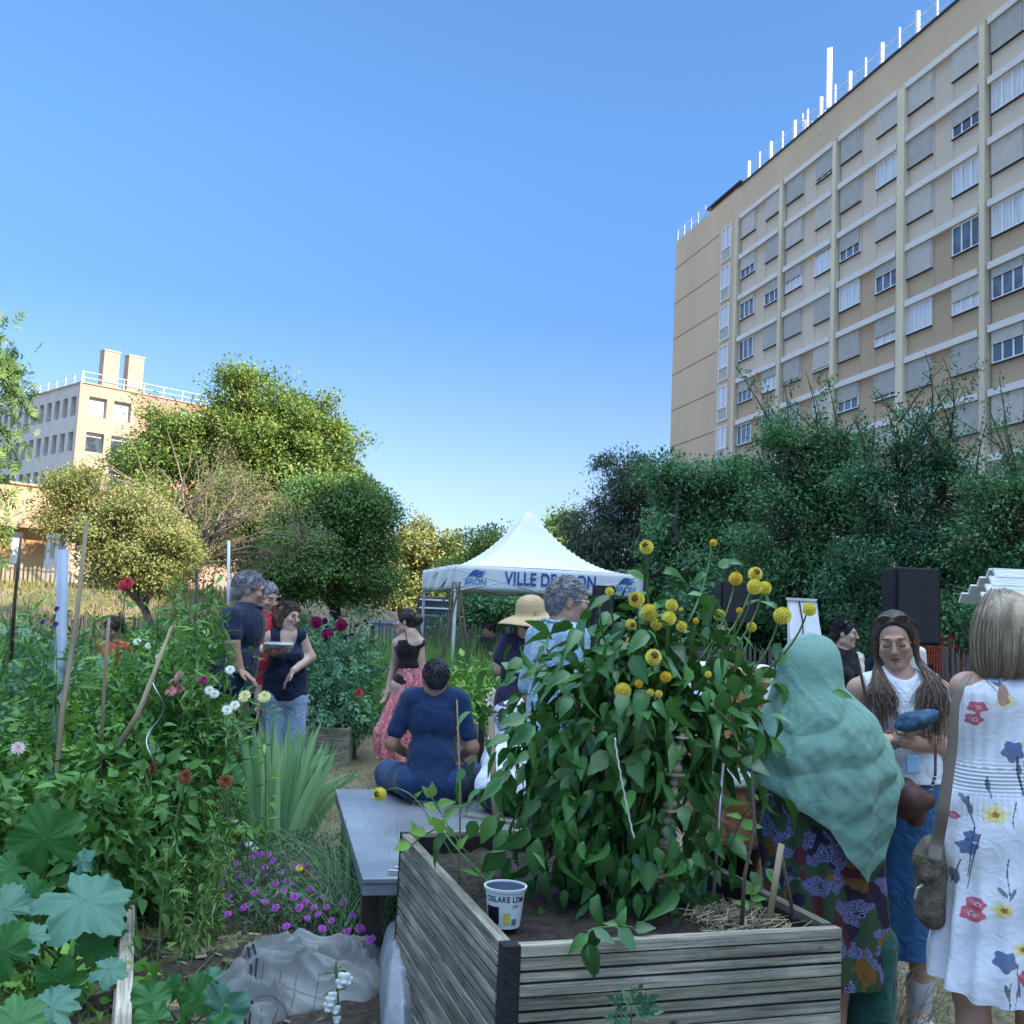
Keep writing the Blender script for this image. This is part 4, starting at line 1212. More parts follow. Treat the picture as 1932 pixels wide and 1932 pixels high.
for (xa, ya, xb, yb, lab) in ((365, 1290, 372, 1075, 'rusty upright rod left of the man in the navy polo'), (430, 1190, 432, 1020, 'white thin post behind the man in the navy polo')):
    stick('stake', [at(xa, ya, 8), at(xb, yb, 8)], [.012, .012], M['white_paint'] if xa == 430 else M['bark'], lab)
# galvanised spiral stake
P = [at(300 - 36 * math.sin(t_ * 13) * .35 - 60 * (t_ ** 2) * .5, 1250 + 240 * t_, 4.9 + .04 * math.cos(t_ * 13)) for t_ in np.linspace(0, 1, 60)]
stick('spiral_stake', P, .0035, M['steel'], 'shiny wavy metal plant support in the left plot', 'plant support', n_=6)
# bean pole wigwam by the tent
for (x0, x1, lab) in ((800, 868, 'far left leaning pole of the wigwam by the tent'), (822, 855, 'second leaning pole of the wigwam by the tent'), (893, 860, 'third pole of the wigwam, right of the tent leg'), (905, 866, 'rightmost pole of the wigwam, right of the tent leg')):
    a0 = at(x0, 1345, 13.5) * [1, 1, 0]; a1 = at(x1, 1098, 14)
    stick('bean_pole', [a0, a1], [.022, .013], M['bark'], lab, 'pole', 'bean poles leaning together by the tent')

# pots
def pot(loc, r1, r0, h, m_, label):
    mb = MB(); mb.lathe([(0, 0), (r0, 0), (r1, h * .82), (r1 * 1.08, h * .82), (r1 * 1.1, h), (r1 * .95, h), (r1 * .9, h * .85), (0, h * .83)], 28)
    return tag(mb.build('plant_pot', m_, None, loc=loc), label, 'pot')
p = at(1377, 1590, 4.25)
cr_ = MB()
for sx in (-1, 1):
    for k in range(3): cr_.box((sx * .16, 0, .05 + .13 * k), (.02, .34, .1)); cr_.box((0, sx * .16, .05 + .13 * k), (.3, .02, .1))
cr_.box((0, 0, .42), (.36, .36, .015))
tag(cr_.build('crate', M['wood_grey'], None, loc=(p[0], p[1], 0)), 'slatted crate carrying the black pot behind the near raised bed', 'crate')
pot((p[0], p[1], .43), .115, .09, float(p[2]) - .43, M['black'], 'black plastic plant pot behind the dahlia plant')
p = at(943, 1372, 8.6); pot((p[0], p[1], .40), .09, .07, .16, mat('terracotta', (.42, .15, .06), .8), 'terracotta pot on the corner of the old grey raised bed')

# cars beyond the right fence
def car(px, Yd, col, rz, label):
    p = at(px, 1200, Yd); r = empty('parked_car', (p[0], p[1], 0), rz, label, 'car')
    paint = mat('car_paint', col, .25, var=.02, spec=.6)
    xs = np.array([-2.1, -2.05, -1.6, -.95, -.2, .9, 1.5, 1.95, 2.1]); hs = np.array([.45, .72, .86, .93, .95, .95, .92, .8, .45])
    mb = MB()
    V = []
    for x, h_ in zip(xs, hs):
        wd = .86 * (1 - .12 * (abs(x) / 2.1) ** 3)
        V.append([[x, -wd, .22], [x, -wd * 1.03, h_ * .7], [x, -wd * .93, h_], [x, wd * .93, h_], [x, wd * 1.03, h_ * .7], [x, wd, .22]])
    mb.grid(np.array(V), wrap=True); mb.add(np.array(V[0]), np.arange(6)[None]); mb.add(np.array(V[-1]), np.arange(6)[::-1][None])
    mb.build('body', paint, r, smooth=True)
    ca = [(-1.15, .93, .80), (-.45, 1.38, .66), (.2, 1.43, .64), (.9, 1.36, .64), (1.6, .93, .76)]
    mb = MB(); V = np.array([[[x, -wd, .92], [x, -wd * .96, h_], [x, wd * .96, h_], [x, wd, .92]] for x, h_, wd in ca]); mb.grid(V, wrap=True); mb.build('glasshouse', M['glass'], r)
    mb = MB(); mb.grid(np.array([[[x, -wd, h_ + .01], [x, 0, h_ + .04], [x, wd, h_ + .01]] for x, h_, wd in ca[1:4]])); 
    for k in (0, 2, 4):
        x, h_, wd = ca[k]
    mb.build('roof', paint, r, smooth=True)
    for sx in (-1.3, 1.3):
        for sy in (-.82, .82):
            mb = MB(); mb.lathe([(0, -.1), (.3, -.1), (.31, 0), (.3, .1), (0, .1)], 20, (sx, sy, .31), rotx(R_(90))); mb.build('wheel', M['black'], r)
    for sy in (-.6, .6):
        mb = MB(); mb.box((-2.08, sy, .62), (.06, .3, .13)); mb.build('headlight', M['metal_white'], r, bevel=.02)
    return r
car(1790, 13.5, (.62, .64, .66), .5, 'white car parked beyond the garden, seen past the woman in the white top')
car(1870, 16.0, (.42, .015, .02), .3, 'red car parked beyond the garden, left of the blonde head')
# orange safety mesh
p = at(1700, 1200, 12); q = at(1800, 1200, 12.3)
r = empty('safety_barrier', (p[0], 12, 0), 0, 'orange-red mesh barrier behind the woman in the white top', 'barrier')
mb = MB(); L_ = q[0] - p[0]
for i in range(24): mb.box((L_ * i / 23, 0, .75), (.012, .008, 1.5))
for k in range(14): mb.box((L_ / 2, .01, .1 + k * .108), (L_, .008, .012))
mb.build('mesh', mat('orange_mesh', (.55, .07, .03), .6), r)
for x in (0, L_):
    mb = MB(); mb.tube([[x, .03, 0], [x, .03, 1.55]], .02, 8); mb.build('post', M['steel'], r)

# ============================================================ PEOPLE: bodies are one smooth surface grown from a signed distance field
class SDF:
    def __init__(s, vox=.008, k=.025):
        s.vox, s.k, s.p, s.cuts, s.subs = vox, k, [], [], []

    def rc(s, a, b, ra, rb, k=None, sc=None):
        s.p.append(('c', np.array(a, float), np.array(b, float), ra, rb, k)); return s

    def el(s, c, r, R=None, k=None):
        s.p.append(('e', np.array(c, float), np.array(r, float), np.eye(3) if R is None else np.asarray(R), k)); return s

    def cut(s, pt, nrm): s.cuts.append((np.array(pt, float), norm(np.array(nrm, float)))); return s

    def sub(s, c, r, R=None, k=.01): s.subs.append((np.array(c, float), np.array(r, float), np.eye(3) if R is None else np.asarray(R), k)); return s

    @staticmethod
    def _el(P, c, r, R):
        q = (P - c) @ R
        k0 = np.linalg.norm(q / r, axis=-1); k1 = np.linalg.norm(q / (r * r), axis=-1) + 1e-9
        return k0 * (k0 - 1) / k1

    def mesh(s, fold=None):
        lo = np.full(3, 1e9); hi = -lo
        for p in s.p:
            if p[0] == 'c':
                m = max(p[3], p[4]); lo = np.minimum(lo, np.minimum(p[1], p[2]) - m); hi = np.maximum(hi, np.maximum(p[1], p[2]) + m)
            else:
                m = p[2].max(); lo = np.minimum(lo, p[1] - m); hi = np.maximum(hi, p[1] + m)
        v = s.vox; lo -= 3 * v; hi += 3 * v
        n = np.ceil((hi - lo) / v).astype(int) + 1
        F = np.full(n, 1.0, np.float32)
        ax = [lo[i] + v * np.arange(n[i]) for i in range(3)]
        for p in s.p:
            k = p[-1] or s.k
            if p[0] == 'c':
                m = max(p[3], p[4]) + 3 * k + 3 * v; a = np.minimum(p[1], p[2]) - m; b = np.maximum(p[1], p[2]) + m
            else:
                m = p[2].max() + 3 * k + 3 * v; a = p[1] - m; b = p[1] + m
            i0 = np.clip(((a - lo) / v).astype(int), 0, n - 1); i1 = np.clip(((b - lo) / v).astype(int) + 1, 1, n)
            sl_ = tuple(slice(i0[i], i1[i]) for i in range(3))
            P = np.stack(np.meshgrid(*[ax[i][sl_[i]] for i in range(3)], indexing='ij'), -1)
            if p[0] == 'c':
                ab = p[2] - p[1]; L2 = ab @ ab + 1e-12
                t = np.clip((P - p[1]) @ ab / L2, 0, 1)
                d = np.linalg.norm(P - p[1] - t[..., None] * ab, axis=-1) - (p[3] + (p[4] - p[3]) * t)
            else:
                d = s._el(P, p[1], p[2], p[3])
            f = F[sl_]
            h = np.clip(.5 + .5 * (f - d) / k, 0, 1)
            F[sl_] = f * (1 - h) + d * h - k * h * (1 - h)
        if s.subs or s.cuts:
            P = np.stack(np.meshgrid(*ax, indexing='ij'), -1)
            for (c, r, R, k) in s.subs:
                d = -s._el(P, c, r, R); h = np.clip(.5 - .5 * (F - d) / k, 0, 1)
                F = F * (1 - h) + d * h + k * h * (1 - h)
            for (pt, nr) in s.cuts: F = np.maximum(F, (P - pt) @ nr)
        F = F.astype(np.float64); F[F == 0] = 1e-6
        S_ = F < 0
        nx, ny, nz = [q - 1 for q in F.shape]
        cn = S_[:-1, :-1, :-1].astype(np.int8)
        tot = np.zeros((nx, ny, nz), np.int8)
        offs = [(i, j, k) for i in (0, 1) for j in (0, 1) for k in (0, 1)]
        for (i, j, k) in offs: tot += S_[i:nx + i, j:ny + j, k:nz + k]
        act = (tot > 0) & (tot < 8)
        I = np.argwhere(act); m = len(I)
        idm = np.full((nx, ny, nz), -1, np.int64); idm[act] = np.arange(m)
        acc = np.zeros((m, 3)); cnt = np.zeros(m)
        for axis in range(3):
            o = [q for q in range(3) if q != axis]
            for a in (0, 1):
                for b in (0, 1):
                    c0 = np.zeros(3, int); c0[o[0]] = a; c0[o[1]] = b; c1 = c0.copy(); c1[axis] = 1
                    A = F[tuple((I + c0).T)]; B = F[tuple((I + c1).T)]
                    x = (A < 0) != (B < 0); t = np.where(x, A / np.where(A == B, 1, A - B), 0)
                    pt = c0 + 0.0 * I; pt[:, axis] = t
                    acc[x] += pt[x]; cnt[x] += 1
        V = lo + v * (I + acc / np.maximum(cnt, 1)[:, None])
        Q = []
        for axis in range(3):
            sh = [slice(None)] * 3; sh2 = [slice(None)] * 3
            sh[axis] = slice(0, -1); sh2[axis] = slice(1, None)
            a = S_[tuple(sh)]; b = S_[tuple(sh2)]
            E = np.argwhere(a != b); inside = a[tuple(E.T)]
            o = [q for q in range(3) if q != axis]
            ok = (E[:, o[0]] > 0) & (E[:, o[1]] > 0) & (E[:, o[0]] < F.shape[o[0]] - 1) & (E[:, o[1]] < F.shape[o[1]] - 1)
            E = E[ok]; inside = inside[ok]
            q = []
            for (da, db) in ((0, 0), (-1, 0), (-1, -1), (0, -1)):
                e = E.copy(); e[:, o[0]] += da; e[:, o[1]] += db; q.append(idm[tuple(e.T)])
            q = np.stack(q, -1)
            flip = inside if axis != 1 else ~inside
            q[flip] = q[flip][:, ::-1]
            Q.append(q)
        Q = np.concatenate(Q)[:, ::-1]
        if fold is not None: V = fold(V)
        return V, Q

    def build(s, name, m_, parent=None, fold=None, colf=None):
        V, Q = s.mesh(fold)
        mb = MB(); mb.add(V, Q, .5, None if colf is None else colf(V))
        return mb.build(name, m_, parent, smooth=True)


def folds(amp=.006, f=14, seed=0, aniso=(1, 1, .45), zlo=None):
    def g(V):
        n1 = snoise(V * aniso, f, seed); n2 = snoise(V * aniso, f * 2.3, seed + 1)
        d = np.stack([snoise(V, 5, seed + 3), snoise(V, 5, seed + 4), 0 * n1], -1)
        c = V.mean(0) * [1, 1, 0]; out = norm((V - c) * [1, 1, .1])
        return V + out * ((1 - abs(n1)) ** 2 - .4)[:, None] * amp + out * n2[:, None] * amp * .4
    return g


def skinmat(name, c):
    return mat(name, c, .5, var=.09, scale=14, bump=.06, bscale=160, sub=.12, spec=.35)


M['skin'] = skinmat('skin_light', (.46, .27, .19)); M['skin_tan'] = skinmat('skin_tan', (.36, .19, .12)); M['skin_pale'] = skinmat('skin_pale', (.52, .34, .26))
M['hair_dark'] = mat('hair_dark', (.010, .008, .008), .45, col2=(.035, .025, .02), scale=40, stretch=(1, 1, .15), bump=.4, bscale=90)
M['hair_black'] = mat('hair_black', (.006, .006, .008), .4, col2=(.02, .02, .024), scale=40, bump=.5, bscale=90)
M['hair_brown'] = mat('hair_brown', (.03, .018, .012), .5, col2=(.10, .06, .035), scale=40, stretch=(1, 1, .15), bump=.4, bscale=90)
M['hair_grey'] = mat('hair_grey', (.13, .13, .135), .6, col2=(.30, .30, .31), scale=30, bump=.6, bscale=90)
M['hair_blonde'] = mat('hair_blonde', (.20, .145, .09), .5, col2=(.42, .34, .23), scale=30, stretch=(1, 1, .12), bump=.4, bscale=90)
M['lip'] = mat('lip', (.30, .10, .09), .4, var=.1); M['eye_white'] = mat('eye_white', (.26, .22, .20), .2, var=.02); M['iris'] = mat('iris', (.03, .02, .015), .2)
M['brow'] = mat('brow', (.03, .02, .015), .8)


def Jd(h=1.70, fem=False, wide=1.0):
    """default standing joints, facing -y; +x is the figure's left"""
    s = h / 1.70; sw = (.138 if fem else .155) * wide; hw = .088
    J = {'pel': (0, 0, .93), 'waist': (0, 0, 1.09), 'chest': (0, 0, 1.27), 'neck': (0, .012, 1.43), 'head': (0, -.008, 1.585),
         'shL': (sw, .005, 1.39), 'shR': (-sw, .005, 1.39), 'elL': (sw + .05, .03, 1.11), 'elR': (-sw - .05, .03, 1.11),
         'wrL': (sw + .06, -.05, .87), 'wrR': (-sw - .06, -.05, .87), 'haL': (sw + .05, -.09, .78), 'haR': (-sw - .05, -.09, .78),
         'hiL': (hw, 0, .90), 'hiR': (-hw, 0, .90), 'knL': (.095, -.015, .48), 'knR': (-.095, -.015, .48), 'anL': (.09, .015, .09), 'anR': (-.09, .015, .09),
         'toL': (.105, -.15, .035), 'toR': (-.105, -.15, .035)}
    return {k: np.array(v, float) * s for k, v in J.items()}


class Fig:
    def __init__(s, label, pos, face, h=1.70, fem=False, wide=1.0, lean=0, side_=0, twist=0, hyaw=0, hpitch=0, hroll=0, group=None, z0=0, vox=.008, **J):
        s.root = empty('person', (pos[0], pos[1], z0), R_(face), label, 'person', group)
        s.h, s.fem, s.w, s.s, s.vox = h, fem, wide, h / 1.70, vox
        s.J = Jd(h, fem, wide)
        Rm = rotz(R_(twist)) @ rotx(R_(lean)) @ roty(R_(side_))
        s.Rm = Rm; pv = s.J['pel'].copy()
        for k in ('waist', 'chest', 'neck', 'head', 'shL', 'shR', 'elL', 'elR', 'wrL', 'wrR', 'haL', 'haR'):
            s.J[k] = Rm @ (s.J[k] - pv) + pv
        for k, v in J.items(): s.J[k] = np.array(v, float)
        s.Hr = rotz(R_(hyaw)) @ rotx(R_(hpitch)) @ roty(R_(hroll))
        s.bits = {}

    def up(s, x, y, z):
        """a point of the upper body given in upright coordinates of a 1.70 figure"""
        p = np.array([x, y, z]) * s.s; pv = Jd(s.h, s.fem, s.w)['pel']
        d = s.J['pel'] - pv
        return s.Rm @ (p - pv) + pv + d

    def hd(s, x, y, z): return s.J['head'] + s.Hr @ (np.array([x, y, z]) * s.s * 1.0)

    def torso(s, f, e=0.0, bust=True):
        S = s.s; w = s.w * .95; R = s.Rm
        if s.fem:
            f.el(s.up(0, .01, .94), np.array((.160 * w, .112, .12)) * S + e, R); f.el(s.up(0, 0, 1.10), np.array((.118 * w, .088, .13)) * S + e, R)
            f.el(s.up(0, 0, 1.27), np.array((.137 * w, .095, .155)) * S + e, R)
            if bust:
                for q in (-1, 1): f.el(s.up(q * .066, -.078, 1.25), np.array((.058, .055, .058)) * S + e, R)
        else:
            f.el(s.up(0, .01, .94), np.array((.155 * w, .115, .12)) * S + e, R); f.el(s.up(0, -.005, 1.09), np.array((.142 * w, .11, .14)) * S + e, R)
            f.el(s.up(0, 0, 1.28), np.array((.165 * w, .112, .165)) * S + e, R)
        f.rc(s.J['shL'] + s.Rm @ np.array([-.03, 0, 0]), s.J['shR'] + s.Rm @ np.array([.03, 0, 0]), .052 * S + e, .052 * S + e)
        for k in ('shL', 'shR'): f.rc(s.J['neck'] + R @ np.array([0, 0, -.01]), s.J[k], .050 * S + e, .046 * S + e, k=.04)

    def arm(s, f, sd, t0=0, t1=2.0, e=0, w=1.0):
        """t: 0 shoulder, 1 elbow, 2 wrist"""
        S = s.s; a, b, c = s.J['sh' + sd], s.J['el' + sd], s.J['wr' + sd]
        r = (np.array([.050, .038, .027]) if not s.fem else np.array([.044, .034, .024])) * S * w
        if t0 < 1:
            u = min(t1, 1); f.rc(a + (b - a) * t0, a + (b - a) * u, r[0] + e, r[0] + (r[1] - r[0]) * u + e)
        if t1 > 1:
            u = t1 - 1; m_ = b + (c - b) * .3
            f.rc(b, b + (c - b) * u, r[1] + e, r[1] + (r[2] - r[1]) * u + e)

    def hand(s, f, sd, curl=.35, fingers=True):
        S = s.s; wr, tip = s.J['wr' + sd], s.J['ha' + sd]
        d = norm(tip - wr); q = 1 if sd == 'L' else -1
        fwd = s.Rm @ np.array([0, -1.0, 0]); n = norm(fwd - d * (fwd @ d)) if abs(fwd @ d) < .9 else norm(np.cross(d, [0, 0, 1]))
        side_ = np.cross(d, n) * q                        # towards the little finger or away
        L = .085 * S
        ax = np.stack([n, side_, d], 1)
        f.el(wr + d * L * .55, (.036 * S, .017 * S, L * .62), ax, k=.012)
        if fingers:
            for i in range(4):
                o = wr + d * L + n * (.027 - .018 * i) * S; ln = (.066, .074, .069, .054)[i] * S
                b1 = norm(d + side_ * -curl * .4); b2 = norm(d + side_ * -curl * 1.6)
                f.rc(o - d * .02, o + b1 * ln * .55, .0092 * S, .0086 * S, k=.004); f.rc(o + b1 * ln * .55, o + b1 * ln * .55 + b2 * ln * .5, .0086 * S, .0072 * S, k=.004)
            o = wr + d * L * .3 + n * .022 * S; t1 = norm(d * .75 + n * .75 - side_ * .3)
            f.rc(o, o + t1 * .045 * S, .0125 * S, .0105 * S, k=.008); f.rc(o + t1 * .045 * S, o + t1 * .045 * S + norm(d + n * .25 - side_ * .2) * .032 * S, .0105 * S, .0085 * S, k=.005)

    def leg(s, f, sd, t0=0, t1=2.0, e=0, foot=True, wide_=(0, 0, 0)):
        S = s.s; a, b, c = s.J['hi' + sd], s.J['kn' + sd], s.J['an' + sd]
        r = (np.array([.086, .054, .036])) * S + np.array(wide_)
        u = min(t1, 1); f.rc(a, a + (b - a) * u, r[0] + e, r[0] + (r[1] - r[0]) * u + e, k=.04)
        if t1 > 1:
            u = t1 - 1; m_ = b + (c - b) * .32 + s.Rm @ np.array([0, .0, 0])
            f.rc(b, b + (c - b) * u, r[1] + e, r[1] + (r[2] - r[1]) * u + e)
            if e == 0: f.el(m_ + norm(a * 0 + np.array([0, .018, 0])) * .016 * S, (.05 * S, .05 * S, .11 * S))
        if foot and e == 0: f.rc(c - [0, 0, .03 * S], s.J['to' + sd], .036 * S, .026 * S)

    def head_sdf(s, f, eyes_closed=False, fine=True):
        S = s.s; R = s.Hr; g = .94 if s.fem else 1.0
        E = lambda c, r, k=None, Rr=None: f.el(s.hd(*c), np.array(r) * S * g, R if Rr is None else R @ Rr, k)
        f.rc(s.J['neck'] - s.Rm @ np.array([0, 0, .05]), s.J['head'] + R @ (np.array([0, .02, -.04]) * S), (.052 if s.fem else .060) * S, (.048 if s.fem else .056) * S)
        E((0, .014, .028), (.074, .094, .084)); E((0, -.020, -.028), (.060, .068, .080), .02)
        f.rc(s.hd(0, -.052, -.088), s.hd(.044, .004, -.062), .024 * S, .024 * S, .02); f.rc(s.hd(0, -.052, -.088), s.hd(-.044, .004, -.062), .024 * S, .024 * S, .02)
        for q in (-1, 1):
            E((q * .073, .010, -.006), (.009, .017, .030), .008, rotz(q * .35))
            if fine: E((q * .038, -.064, -.020), (.024, .02, .02), .012)
        f.rc(s.hd(0, -.084, .016), s.hd(0, -.104, -.024), .0075 * S, .0105 * S, .007)
        E((0, -.074, -.092), (.018, .016, .015), .012)
        if fine:
            f.rc(s.hd(-.032, -.079, .026), s.hd(.032, -.079, .026), .0085 * S, .0085 * S, .012)
            for q in (-1, 1): E((q * .0115, -.096, -.029), (.0075, .009, .0065), .005)
            E((0, -.0905, -.052), (.022, .0075, .0055), .004); E((0, -.089, -.0615), (.018, .0085, .0065), .004)

    def eyes(s, closed=False):
        S = s.s
        if closed:
            mb = MB()
            for q in (-1, 1):
                pts = [s.hd(q * (.031 + .0145 * t), -.0845 + .006 * t * t + .002 * abs(t), -.0015 - .0045 * (1 - t * t)) for t in np.linspace(-1, 1, 9)]
                mb.tube(np.array(pts), .0017 * S, 5)
            mb.build('eyelashes', M['brow'], s.root)
        else:
            mb = MB(); m2 = MB()
            for q in (-1, 1):
                prof = [(math.sin(a) * .0102 * S, -math.cos(a) * .0102 * S) for a in np.linspace(.02, PI - .02, 9)]
                mb.lathe(prof, 12, s.hd(q * .031, -.0715, .004)); m2.lathe([(p[0] * .62, p[1] * .5) for p in prof], 10, s.hd(q * .031, -.0775, .004))
            mb.build('eyes', M['eye_white'], s.root, smooth=True); m2.build('iris', M['iris'], s.root, smooth=True)
        mb = MB()
        for q in (-1, 1):
            pts = [s.hd(q * (.033 + .020 * t), -.0895 + .010 * t * t + (.006 if t > .6 else 0), .0295 - .004 * t * t * (1 if t > 0 else .3)) for t in np.linspace(-.9, 1, 8)]
            mb.tube(np.array(pts), np.array([.0032, .0036, .0036, .0034, .003, .0026, .002, .0012]) * S, 5, flat=.6)
        mb.build('eyebrows', M['brow'], s.root)

    def lips(s):
        S = s.s; f = SDF(.0022, .003)
        f.el(s.hd(0, -.0925, -.0525), np.array((.0215, .0068, .0048)) * S, s.Hr); f.el(s.hd(0, -.0915, -.0620), np.array((.0175, .0078, .0058)) * S, s.Hr)
        f.build('lips', M['lip'], s.root)
        mb = MB(); pts = [s.hd(.022 * t, -.0985 + .007 * t * t, -.0565 - .001 * (1 - t * t) + .002 * t * t) for t in np.linspace(-1, 1, 9)]
        mb.tube(np.array(pts), .0011 * S, 5); mb.build('mouth_line', M['brow'], s.root)

    def tufts(s, m_, n=700, vol=.012, L=.020, name='hair_tufts'):
        S = s.s; g = .94 if s.fem else 1.0; mb = MB(); c = s.hd(0, .018, .034); a_ = (np.array((.074, .094, .084)) + vol) * S * g
        for i in range(n):
            d = norm(rng.normal(size=3)); 
            if d[2] < -.55: continue
            l = d * a_
            if l[1] < -.05 * S and l[2] < .045 * S: continue
            if abs(l[0]) > .05 * S and l[2] < -.01 * S and l[1] < .02 * S: continue
            t = np.array([d[0] * .3, .55 - .2 * d[2], -.5 + .1 * rng.normal()]) + rng.normal(0, .25, 3); t = norm(t - d * (t @ d))
            P = np.array([l, l + t * L * .5 * S + d * .004, l + t * L * S + d * .001]); P = P @ s.Hr.T + c
            mb.tube(P, np.array([.0035, .003, .0008]) * S, 3, tone=rng.uniform())
        mb.build(name, m_, s.root)

    def body(s, m_, arms=(2, 2), legs=(2, 2), hands=(True, True), curl=.35, feet=True, fine=False, awide=1.0):
        f = SDF(s.vox, .028)
        s.torso(f)
        for sd, a, h_ in zip('LR', arms, hands):
            s.arm(f, sd, 0, a, 0, awide)
            if h_: s.hand(f, sd, curl)
        for sd, l in zip('LR', legs):
            if l: s.leg(f, sd, 0, l, 0, foot=feet)
        s.head_sdf(f, fine=fine)
        s.bits['body'] = f.build('body', m_, s.root)
        return s

    def hair_short(s, m_, vol=.012, back=0.0, face=True, name='hair', curly=0, rec=0.0, long_=0.0, tuft=True):
        S = s.s; g = .94 if s.fem else 1.0; f = SDF(.006, .015)
        f.el(s.hd(0, .018, .034), (np.array((.074, .094, .084)) + vol) * S * g, s.Hr)
        f.el(s.hd(0, .055, -.015 - long_), (np.array((.062, .055, .060)) + vol * .8) * S * g, s.Hr)
        f.sub(s.hd(0, -.115 - .0, -.045 + rec), np.array((.10, .10, .115)) * S, s.Hr, .01)
        for q in (-1, 1): f.sub(s.hd(q * .085, .003, -.02), np.array((.028, .024, .036)) * S, s.Hr, .008)
        c = s.J['head']
        def fo(V):
            d = norm(V - c); return V + d * (snoise(V, 38 if curly else 22, 4) * (.007 if curly else .0025))[:, None]
        o = f.build(name, m_, s.root, fold=fo)
        if tuft and not curly: s.tufts(m_, 900, vol, .030)
        if curly:
            V = np.array([v.co[:] for v in o.data.vertices])[::1]
            idx = rng.choice(len(V), curly); mb = MB()
            for i in idx:
                p = V[i]; d = norm(p - c); t = norm(np.cross(d, rng.normal(size=3)))
                if (s.Hr.T @ (p - c))[2] < -.07 * S: continue
                a = np.linspace(0, 1, 5)[:, None]
                Q = p - d * .005 + d * .008 * np.sin(a * 2.6) + t * .022 * a
                mb.tube(Q, np.array([.0034, .0032, .0028, .002, .0008]), 4, tone=rng.uniform())
            mb.build('curls', m_, s.root)
        return o

    def shirt(s, m_, e=.010, sleeves=(.6, .6), hem=.90, neck=1.50, fold=(.005, 13), name='shirt', colf=None, scoop=None, armhole=None, flare=0, k=.018, sl_e=.010, hemfwd=0, boxy=0.0):
        f = SDF(max(.007, s.vox * .9), k)
        s.torso(f, e)
        if boxy: 
            f.el(s.up(0, .0, 1.06), np.array((.155 * s.w + boxy, .115 + boxy * .5, .20)) * s.s, s.Rm); f.el(s.up(0, .0, .95), np.array((.165 * s.w + boxy, .12 + boxy * .5, .16)) * s.s, s.Rm)
        for sd, t in zip('LR', sleeves):
            if t: s.arm(f, sd, 0, t, e + sl_e)
        f.sub(s.J['neck'] + s.Rm @ np.array([0, -.008, .075 * s.s]), np.array((.062, .072, .075)) * s.s, s.Rm, .008)
        f.cut(s.up(0, 0, neck), s.Rm @ np.array([0, -.12, 1.0])); f.cut(s.up(0, hemfwd, hem), s.Rm @ np.array([0, 0, -1.0]))
        # square off the sleeve ends
        if scoop: f.sub(s.up(0, scoop[0], scoop[1]), np.array(scoop[2]) * s.s, s.Rm, .008)
        if armhole:
            for sd, q in (('L', 1), ('R', -1)): f.sub(s.up(q * armhole[0], 0, armhole[1]), np.array(armhole[2]) * s.s, s.Rm, .008)
        o = f.build(name, m_, s.root, fold=folds(fold[0], fold[1], int(rng.integers(50))), colf=colf)
        return o

    def trousers(s, m_, e=.012, ends=(1.9, 1.9), top=1.02, wide_=(-.008, .008, .018), name='trousers', colf=None, fold=(.005, 12)):
        f = SDF(max(.008, s.vox), .03)
        f.el(s.up(0, .01, .94), np.array((.160 * s.w, .118, .12)) * s.s + e, None)
        for sd, t in zip('LR', ends): s.leg(f, sd, 0, t, e, foot=False, wide_=wide_)
        f.cut(s.up(0, 0, top), (s.Rm @ np.array([0, 0, 1.0])))
        return f.build(name, m_, s.root, fold=folds(fold[0], fold[1], int(rng.integers(50))), colf=colf)

    def shoes(s, m_, sole=True):
        f = SDF(.008, .015)
        for sd in 'LR':
            c, t = s.J['an' + sd], s.J['to' + sd]
            f.rc(c * [1, 1, 0] + [0, .02, .045 * s.s], t * [1, 1, 0] + [0, -.01, .036 * s.s], .044 * s.s, .036 * s.s)
        f.cut((0, 0, .004), (0, 0, -1)); f.build('shoes', m_, s.root)

    def skirt(s, m_, rings, nfold=18, amp=.02, name='skirt', nz=90, na=220, colf=None, smooth_noise=.01, center=True):
        """rings: (z, cx, cy, rx, ry) in upright coordinates of the figure"""
        Rg = np.array(rings, float); t = np.linspace(0, 1, nz); zt = np.linspace(0, 1, len(Rg))
        G = np.stack([np.interp(t, zt, Rg[:, i]) for i in range(5)], -1)
        a = np.linspace(0, 2 * PI, na, endpoint=False)
        A, T = np.meshgrid(a, t)
        ph = 1.1 * np.sin(T * 2.2 + A) + .5 * np.sin(2 * A + T * 3)
        fo = amp * T ** .8 * np.sin(nfold * A + ph * 1.6) * (.55 + .45 * np.sin(3 * A + 2 * T)) + smooth_noise * np.sin(5 * A + 9 * T) * np.sin(T * 7)
        X_ = G[:, 1][:, None] + (G[:, 3][:, None] + fo) * np.sin(A); Y_ = G[:, 2][:, None] - (G[:, 4][:, None] + fo) * np.cos(A); Z_ = G[:, 0][:, None] + 0 * A + .006 * np.sin(nfold * A) * T
        V = np.stack([X_, Y_, Z_], -1) * s.s
        mb = MB(); c = None if colf is None else colf(A, T)
        mb.grid(V[:, ::-1], col=None if c is None else c[:, ::-1], wrap=True)
        return mb.build(name, m_, s.root, smooth=True)


def strands(mb, roots, guide, n, jit=.01, r=.0018, seg=10, tonef=None):
    """hair locks following guide(root) -> (seg,3)"""
    for i in range(n):
        P = guide(i) + rng.normal(0, jit, 3)
        mb.tube(P, r * np.linspace(1, .3, len(P)), 3, tone=rng.uniform(), cap=False)

